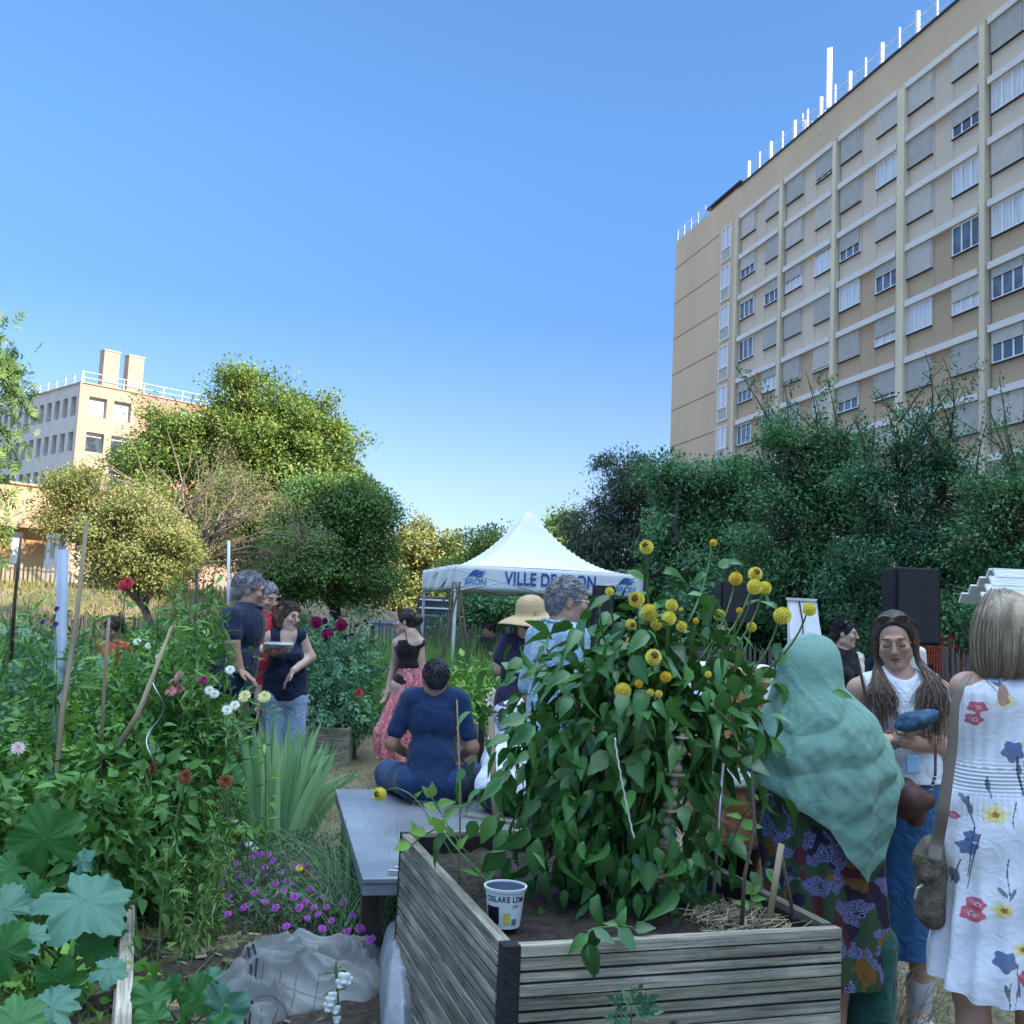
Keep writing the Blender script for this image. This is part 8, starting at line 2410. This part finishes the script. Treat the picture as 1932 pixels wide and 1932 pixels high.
# bushes of the middle and far beds
p = at_z(625, 1330, .30)
bx_ = plant('dahlia_bush', 'dense dark green dahlia bush behind the woman in the navy top', (p3[0] + .55, p3[1] + .7, .30), [lobe(625, 1300, p3[1] + .6, 62, 75, .6), lobe(600, 1240, p3[1] + .8, 60, 60, .5), lobe(665, 1250, p3[1] + .9, 50, 65, .5), lobe(640, 1345, p3[1] + .3, 55, 30, .3), lobe(570, 1290, p3[1] + .7, 40, 60, .4)], LC_MED, M['pl_blue'], 1500, .13, stems=16, shell=.8, droop=.3)
for (x, y) in ((597, 1174), (644, 1179), (618, 1197)):
    Yf = p3[1] + .5; c = at(x, y, Yf) - np.array(bx_.location); pompon(bx_, c, .055, M['fl_mag'], (0, -1, .2))
    mb = MB(); mb.tube(np.array([c, c * [.9, 1, .8], c * [.6, .6, .3]]), .005, 5); mb.build('stem', M['stem'], bx_)
plant('dark_basil', 'purple-black leafy plant behind the magenta dahlias', (at(650, 1300, 12.5)[0], 12.5, .2), [lobe(650, 1230, 12.5, 38, 26, .3), lobe(640, 1200, 12.5, 26, 20, .2)], LT_OVATE, leafmat('basil_dark', (.015, .008, .02), (.05, .03, .06)), 320, .10, stems=6)
plant('coral_rose', 'low plant with one coral red bloom at the corner of the dark wooden bed', (at(676, 1330, 10.6)[0], 10.6, 0), [lobe(672, 1335, 10.6, 24, 26, .2)], LT_OVATE, M['pl_tom'], 160, .07, stems=5)
c = at(676, 1309, 10.4); stalks([(676, 1309, 10.4)], 'coral red bloom beside the dark wooden bed', M['pl_tom'], 'fl_red', .06)
G2 = 'leafy plants in the old grey raised bed'
for i, (x, y, d_) in enumerate(((880, 1335, .5), (915, 1325, .9), (950, 1330, .6), (860, 1310, 1.6), (900, 1300, 1.9), (1000, 1330, .8), (945, 1300, 2.0))):
    Yp = p2[1] + d_; c = at(x, y, Yp)
    plant('lily_plant', 'low fresh green plant in the old grey raised bed, ' + ['front left corner', 'left of the middle', 'front middle', 'back left corner', 'second at the back', 'front right end', 'third at the back'][i], (c[0], c[1], .38), [(c, (.24, .24, .18))], LT_OVATE if i % 2 else LT_LONG, M['pl_bean'], 260, .11, group=G2, stems=8)
for li, (x, y) in enumerate(((936, 1310), (948, 1303), (925, 1322))):
    Yf = p2[1] + .45; c = at(x, y, Yf); r = empty('lily', (c[0], c[1], .38), 0, 'pale pink lily bloom in the old grey raised bed, ' + ['middle one', 'rightmost', 'leftmost'][li], 'flower', 'lilies in the old grey raised bed')
    flower_obj(r, (0, 0, c[2] - .38), (rng.normal(0, .4), -.8, .5), .08, M['fl_palepink'], 6, 1, .42); mb = MB(); mb.tube([[0, 0, 0], [0, .01, c[2] - .38]], .005, 5); mb.build('stem', M['stem'], r)

# tall weeds along the far fence: one mass of stuff
def weeds(n, f, h, wd, name, label, m_, lean=.25):
    mb = MB(); v, fc, t_ = blades(n, f[0], f[1], h, wd, None, lean); mb.add(v, fc, t_); return tag(mb.build(name, m_), label, 'grass', kind='stuff')
weeds(16000, (lambda n: rng.uniform(-4.8, 3.0, n), lambda n: rng.uniform(12.6, 20.0, n)), 1.05, .013, 'tall_grass', 'tall green weeds along the fence behind the garden beds', M['pl_grass'])
weeds(7000, (lambda n: rng.uniform(-9, -3.6, n), lambda n: rng.uniform(9.5, 15.0, n)), .85, .012, 'tall_grass', 'tall weeds behind the left plot', M['pl_grass'])
weeds(9000, (lambda n: rng.uniform(1.2, 6.5, n), lambda n: rng.uniform(10.5, 16, n)), .5, .01, 'rough_grass', 'rough grass at the foot of the right fence', M['pl_grass'])
weeds(5000, (lambda n: rng.uniform(-4.6, -.95, n), lambda n: rng.uniform(2.2, 5.0, n)), .10, .004, 'small_weeds', 'small weeds on the bare soil of the left plot', M['pl_grass'], .5)
g = MB()
for i in range(230):
    px, py = rng.choice([700, 725, 745, 640, 655]) + rng.normal(0, 12), rng.uniform(1690, 1800)
    b0 = at_z(px, py, 0); L = rng.uniform(.25, .62); a = rng.normal(0, .5); t_ = np.linspace(0, 1, 6)[:, None]
    Q = b0 + np.array([math.sin(a) * L, rng.normal(0, .1), L]) * t_ + np.array([math.sin(a) * .15, 0, -.16 * L]) * t_ ** 3
    g.tube(Q, np.linspace(.003, .0008, 6), 3, tone=rng.uniform())
tag(g.build('grass_tuft', M['pl_iris']), 'long grass blades growing between the low table and the near raised bed', 'grass', kind='stuff')
g = MB()
for i in range(160):
    px = rng.uniform(1595, 1720); b0 = at_z(px, 1955, 0) + [rng.normal(0, .05), rng.normal(.0, .12), 0]; L = rng.uniform(.15, .42); a = rng.normal(0, .6); t_ = np.linspace(0, 1, 6)[:, None]
    Q = b0 + np.array([math.sin(a) * L, rng.normal(0, .08), L]) * t_ + np.array([math.sin(a) * .12, 0, -.1 * L]) * t_ ** 3
    g.tube(Q, np.linspace(.0022, .0007, 6), 3, tone=rng.uniform())
tag(g.build('dry_weeds', M['drygrass']), 'dry wiry weeds at the right corner of the near raised bed', 'grass', kind='stuff')

# ============================================================ squash leaves
def big_leaf(parent, c, tip, nrm, size, m_, lob=5, ruf=.05, tooth=.03, cup=.12, name='leaf'):
    c = np.array(c, float); d = norm(np.array(tip, float)); nrm = np.array(nrm, float); nrm = norm(nrm - d * (nrm @ d)); x = np.cross(d, nrm)
    na, nr = 96, 14; a = np.linspace(-PI, PI, na); r_ = np.linspace(0, 1, nr) ** .8
    out = (1 + .13 * np.cos(lob * a)) * (1 - .50 * np.exp(-((np.abs(a) - PI) / .28) ** 2)) + tooth * np.sin(23 * a) + .02 * np.sin(9 * a + 1)
    A, R = np.meshgrid(a, r_); rad = R * out[None] * size
    vein = np.exp(-((np.sin(A * lob / 2)) / .07) ** 2) * (R > .02) + .5 * np.exp(-((np.sin(A * lob * 2.5 + R * 4)) / .12) ** 2)
    hz = -cup * R ** 2 * size * (1.2 + np.cos(lob * A)) + ruf * size * np.sin(A * 7 + 1.3) * R ** 3 + .02 * size * np.sin(13 * A + 6 * R) * R - .008 * size * vein * 2
    V = c + (rad * np.sin(A))[..., None] * x + (rad * np.cos(A))[..., None] * d + hz[..., None] * nrm
    tone = np.clip(.35 + .5 * np.clip(vein, 0, 1) + .12 * snoise(V, 18, 3), 0, 1)
    mb = MB(); mb.grid(V, tone=tone.ravel()); return mb.build(name, m_, parent, smooth=True)
M['sq_dark'] = leafmat('squash_leaf_dark', (.018, .10, .02), (.07, .22, .06), rough=.5, trans=.25); M['sq_pale'] = leafmat('squash_leaf_pale', (.045, .15, .095), (.16, .31, .22), rough=.55, trans=.2)
M['sq_mid'] = leafmat('squash_leaf_mid', (.03, .14, .035), (.10, .27, .09), rough=.5, trans=.3)
sb = at_z(60, 1900, .0); sq = empty('squash_plant', sb, 0, 'squash plant with huge rounded leaves at the bottom left corner', 'plant')
specs = [(84, 1583, 3.3, (-.3, -.1, .8), (.1, -1, .25), .115, 'sq_dark', 5), (160, 1700, 2.95, (.85, -.3, -.35), (-.05, -.35, .95), .135, 'sq_pale', 5), (10, 1715, 2.9, (-.7, 0, .3), (0, -.7, .7), .09, 'sq_pale', 5), (8, 1792, 2.7, (-.6, 0, .6), (.3, -1, .2), .085, 'sq_dark', 5),
         (52, 1770, 2.75, (.7, 0, .1), (0, -.6, .8), .06, 'sq_pale', 7), (95, 1900, 2.5, (.8, 0, .1), (0, -.6, .8), .075, 'sq_pale', 9), (30, 1930, 2.4, (-.5, 0, .2), (0, -.6, .8), .08, 'sq_mid', 7), (205, 1830, 2.7, (.8, 0, -.1), (0, -.5, .9), .055, 'sq_pale', 5), (110, 1850, 2.65, (.2, .2, -.6), (0, -.9, .4), .07, 'sq_dark', 5),
         (60, 1690, 3.2, (-.2, .1, .9), (0, -1, .2), .07, 'sq_mid', 5), (155, 1625, 3.3, (.5, 0, .5), (0, -.7, .7), .05, 'sq_pale', 5), (20, 1640, 3.3, (-.8, 0, .3), (0, -.8, .5), .08, 'sq_mid', 5), (180, 1780, 2.95, (-.2, -.2, -.9), (0, -.9, .3), .07, 'sq_mid', 5)]
mb = MB()
for (x, y, Yp, d, n_, s_, mm, lb_) in specs:
    c = at(x, y, Yp) - sb; big_leaf(sq, c, d, n_, s_ * (.92 if s_ > .1 else .82), M[mm], lb_, .07, .055)
    b0 = np.array([rng.normal(0, .06), rng.normal(.2, .08), .02]); t_ = np.linspace(0, 1, 8)[:, None]; mb.tube(b0 + (c - b0) * t_ + np.array([0, .04, -.03]) * np.sin(t_ * PI), np.linspace(.008, .005, 8), 7)
mb.build('stalks', M['stem'], sq, smooth=True)
sb2 = at_z(350, 1950, 0); sq2 = empty('chard_plant', sb2, 0, 'low rosette of broad fresh green leaves at the bottom edge left of the sack', 'plant')
mb = MB()
for (x, y, Yp, d, s_, mm) in ((285, 1885, 3.05, (-.8, 0, .4), .065, 'sq_mid'), (330, 1868, 3.1, (-.2, 0, .9), .05, 'sq_mid'), (372, 1880, 3.05, (.2, -.1, .8), .07, 'sq_mid'), (420, 1905, 2.95, (.8, -.1, .2), .08, 'sq_pale'), (350, 1915, 2.9, (0, -.6, .5), .08, 'sq_mid'), (290, 1925, 2.9, (-.6, -.4, .3), .06, 'sq_mid'), (395, 1850, 3.1, (.5, .2, .8), .045, 'sq_pale'), (405, 1935, 2.8, (.4, -.5, .3), .07, 'sq_mid')):
    c = at(x, y, Yp) - sb2; big_leaf(sq2, c, d, (rng.normal(0, .35), -.7, .6 + rng.normal(0, .25)), s_ * .85, M[mm], 3, .16, .02, .10); mb.tube(np.array([[0, .0, 0], c * .5 + [0, 0, .02], c]), .004, 6)
mb.build('stalks', M['stem'], sq2, smooth=True)
G4 = 'low leafy weeds on the near soil'
for i, (x, y) in enumerate(((60, 1830), (150, 1900), (120, 1810), (215, 1660), (30, 1880), (290, 1640), (270, 1700), (450, 1600), (20, 1560), (110, 1660))):
    q = at_z(x, y + 15, 0); plant('low_weed', 'low leafy weed on the near soil, ' + ['left of the big pale squash leaf', 'at the bottom edge beside the edging board', 'below the big pale squash leaf', 'right of the big pale squash leaf', 'at the bottom left corner', 'right of the edging board', 'beside the torn plastic bag', 'at the left of the purple flowers', 'at the left edge above the squash', 'behind the big pale squash leaf'][i], q, [((q[0], q[1], .10), (.16, .16, .10))], [LC_MED, LT_OVATE][i % 2], M[['pl_tom', 'pl_bean', 'pl_blue'][i % 3]], 150, .07, group=G4, stems=6)

# white snapdragon
q = at_z(632, 1975, 0); sn = empty('snapdragon', q, 0, 'white snapdragon flower spike at the bottom edge in front of the sack', 'flower')
tipp = at(634, 1815, float(q[1])) - q; mb = MB(); mb.tube(np.array([[0, 0, 0], tipp * .5 + [.01, 0, 0], tipp]), .004, 6); mb.build('stem', M['stem'], sn)
for (x, y, r_) in ((650, 1846, 13), (643, 1856, 11), (658, 1850, 10), (625, 1890, 12), (634, 1905, 10), (620, 1900, 11), (636, 1924, 9), (628, 1880, 10)):
    c = at(x, y, float(q[1]) - .02) - q; f_ = SDF(.003, .006); rm = r_ * q[1] / F0
    f_.el(c, (rm * .8, rm * .6, rm * .55)); f_.el(c + [rm * .4, -rm * .3, rm * .5], (rm * .5, rm * .3, rm * .45)); f_.el(c + [-rm * .4, -rm * .3, rm * .45], (rm * .5, rm * .3, rm * .45)); f_.el(c + [0, -rm * .5, -rm * .4], (rm * .6, rm * .35, rm * .3))
    f_.build('flower', M['fl_white'], sn)
lf = MB(); tt = rng.uniform(0, .95, 40); scatter(lf, LT_MINT, tipp * tt[:, None], rdir(40, .3), rdir(40, .5), .05); lf.build('leaves', M['pl_tom'], sn)

# ============================================================ sacks
M['sack'] = mat('woven_sack', (.14, .155, .15), .75, col2=(.26, .275, .27), scale=4, bump=.5, bscale=420, var=.1)
M['sack_silver'] = mat('silver_sack', (.22, .24, .27), .45, col2=(.33, .36, .39), scale=6, bump=.4, bscale=25)
def sack_obj(name, label, outline, zt_, m_, amp, seed, thick=.0, bands=None):
    """crumpled cloth lying on the ground: outline pixels are its footprint edge and the ridge gives its height"""
    O = np.array([at_z(x, y, .02) for x, y in outline]); c = O.mean(0); root = empty(name, (c[0], c[1], 0), 0, label, 'sack')
    n = len(O); m_a = 160; t_ = np.linspace(0, n, m_a, endpoint=False); ii = t_.astype(int) % n; fr = (t_ - np.floor(t_))[:, None]; E = O[ii] * (1 - fr) + O[(ii + 1) % n] * fr
    for _ in range(6): E = (np.roll(E, 1, 0) + 2 * E + np.roll(E, -1, 0)) / 4
    nr = 70; R = np.linspace(0, 1, nr)[:, None, None]; V = c + (E - c)[None] * R
    prof = (1 - R[..., 0] ** 2.6) ** .6 * zt_ * np.ones((1, m_a))
    V = V * [1, 1, 0]; q = V * [1, 1, 0]
    q = q * [.55, 1.5, 1]
    n1 = snoise(q + .15 * np.stack([snoise(q, 3, seed), snoise(q, 3, seed + 1), 0 * prof], -1), 6, seed + 2); n2 = snoise(q + .04 * np.stack([n1, n1, 0 * n1], -1), 19, seed + 3)
    z = .012 + prof * (1 + .35 * n1) + amp * ((1 - np.abs(n1)) ** 5 * 1.0 + (1 - np.abs(n2)) ** 4 * .38 - .4) * (1 - R[..., 0] ** 6)
    V[..., 2] = np.maximum(z, .004); V = V - [c[0], c[1], 0]
    mb = MB(); mb.grid(V[::-1], wrap=True); mb.build('fabric', m_, root, smooth=True); return root, c, V
sk, sc_, sV = sack_obj('woven_sack', 'crumpled pale grey woven sack lying on the soil below the purple flowers', [(395, 1905), (398, 1860), (430, 1828), (470, 1800), (540, 1800), (620, 1812), (700, 1815), (742, 1815), (735, 1850), (715, 1880), (690, 1898), (620, 1905), (560, 1918), (520, 1935), (480, 1960), (440, 1955), (405, 1935)], .10, M['sack'], .105, 4)
def on_sack(pts, off=.004):
    P = []
    F_ = sV.reshape(-1, 3)
    for x, y in pts:
        g_ = at_z(x, y, .12) - [sc_[0], sc_[1], 0]; d_ = np.hypot(F_[:, 0] - g_[0], F_[:, 1] - g_[1]); P.append(F_[np.argmin(d_)] + [0, -off, off])
    return np.array(P)
mb = MB()
for j, x0 in enumerate((497, 530, 560, 600, 470)):
    mb.tube(on_sack([(x0 + 3 * math.sin(k), 1790 + k * 17) for k in range(7)]), .0013, 3)
for y0 in (1815, 1845, 1870): mb.tube(on_sack([(455 + 20 * k, y0 + .6 * k) for k in range(10)]), .0011, 3)
mb.build('thread_lines', M['dark_metal'], sk)
mb = MB()
for k_ in (0, 9): mb.tube(on_sack([(462 + k_, 1770), (463 + k_, 1790), (466 + k_, 1815), (474 + k_, 1840), (472 + k_, 1860), (466 + k_, 1885), (455 + k_, 1915)], .006), .0045, 5, flat=.6)
mb.build('seam', M['black'], sk)
sack_obj('plastic_sheet', 'silvery crumpled plastic sheet squeezed against the left boards of the near raised bed', [(712, 1830), (725, 1800), (745, 1790), (752, 1830), (775, 1880), (800, 1950), (760, 1980), (722, 1960), (716, 1900)], .20, M['sack_silver'], .05, 9)
p = at_z(262, 1690, .10)
b_ = SDF(.006, .02); b_.rc((0, 0, .03), (.03, 0, .13), .03, .018); b_.rc((.03, 0, .13), (.07, .02, .15), .018, .012); b_.el((-.01, 0, .02), (.05, .035, .03))
o = b_.build('plastic_bag', mat('bag_white', (.45, .50, .55), .5, col2=(.02, .03, .06), scale=14, lo=.5, hi=.56), None, fold=folds(.010, 20, 7)); o.location = (float(p[0]), float(p[1]), .01)
tag(o, 'small torn white and dark plastic bag beside the edging board', 'bag')
# wood chips and litter on the soil
g = MB()
for i in range(700):
    q = np.array([rng.uniform(-4, -.6), rng.uniform(2.2, 6.2), .035]); s_ = rng.uniform(.006, .03); g.box(q, (s_ * 2, s_ * .7, .004), rotz(rng.uniform(0, PI)) @ rotx(rng.normal(0, .3)), tone=rng.uniform())
tag(g.build('wood_chips', leafmat('chips', (.10, .075, .05), (.30, .25, .18), rough=.9, trans=.0)), 'scattered wood chips and litter on the garden soil', 'wood chips', kind='stuff')
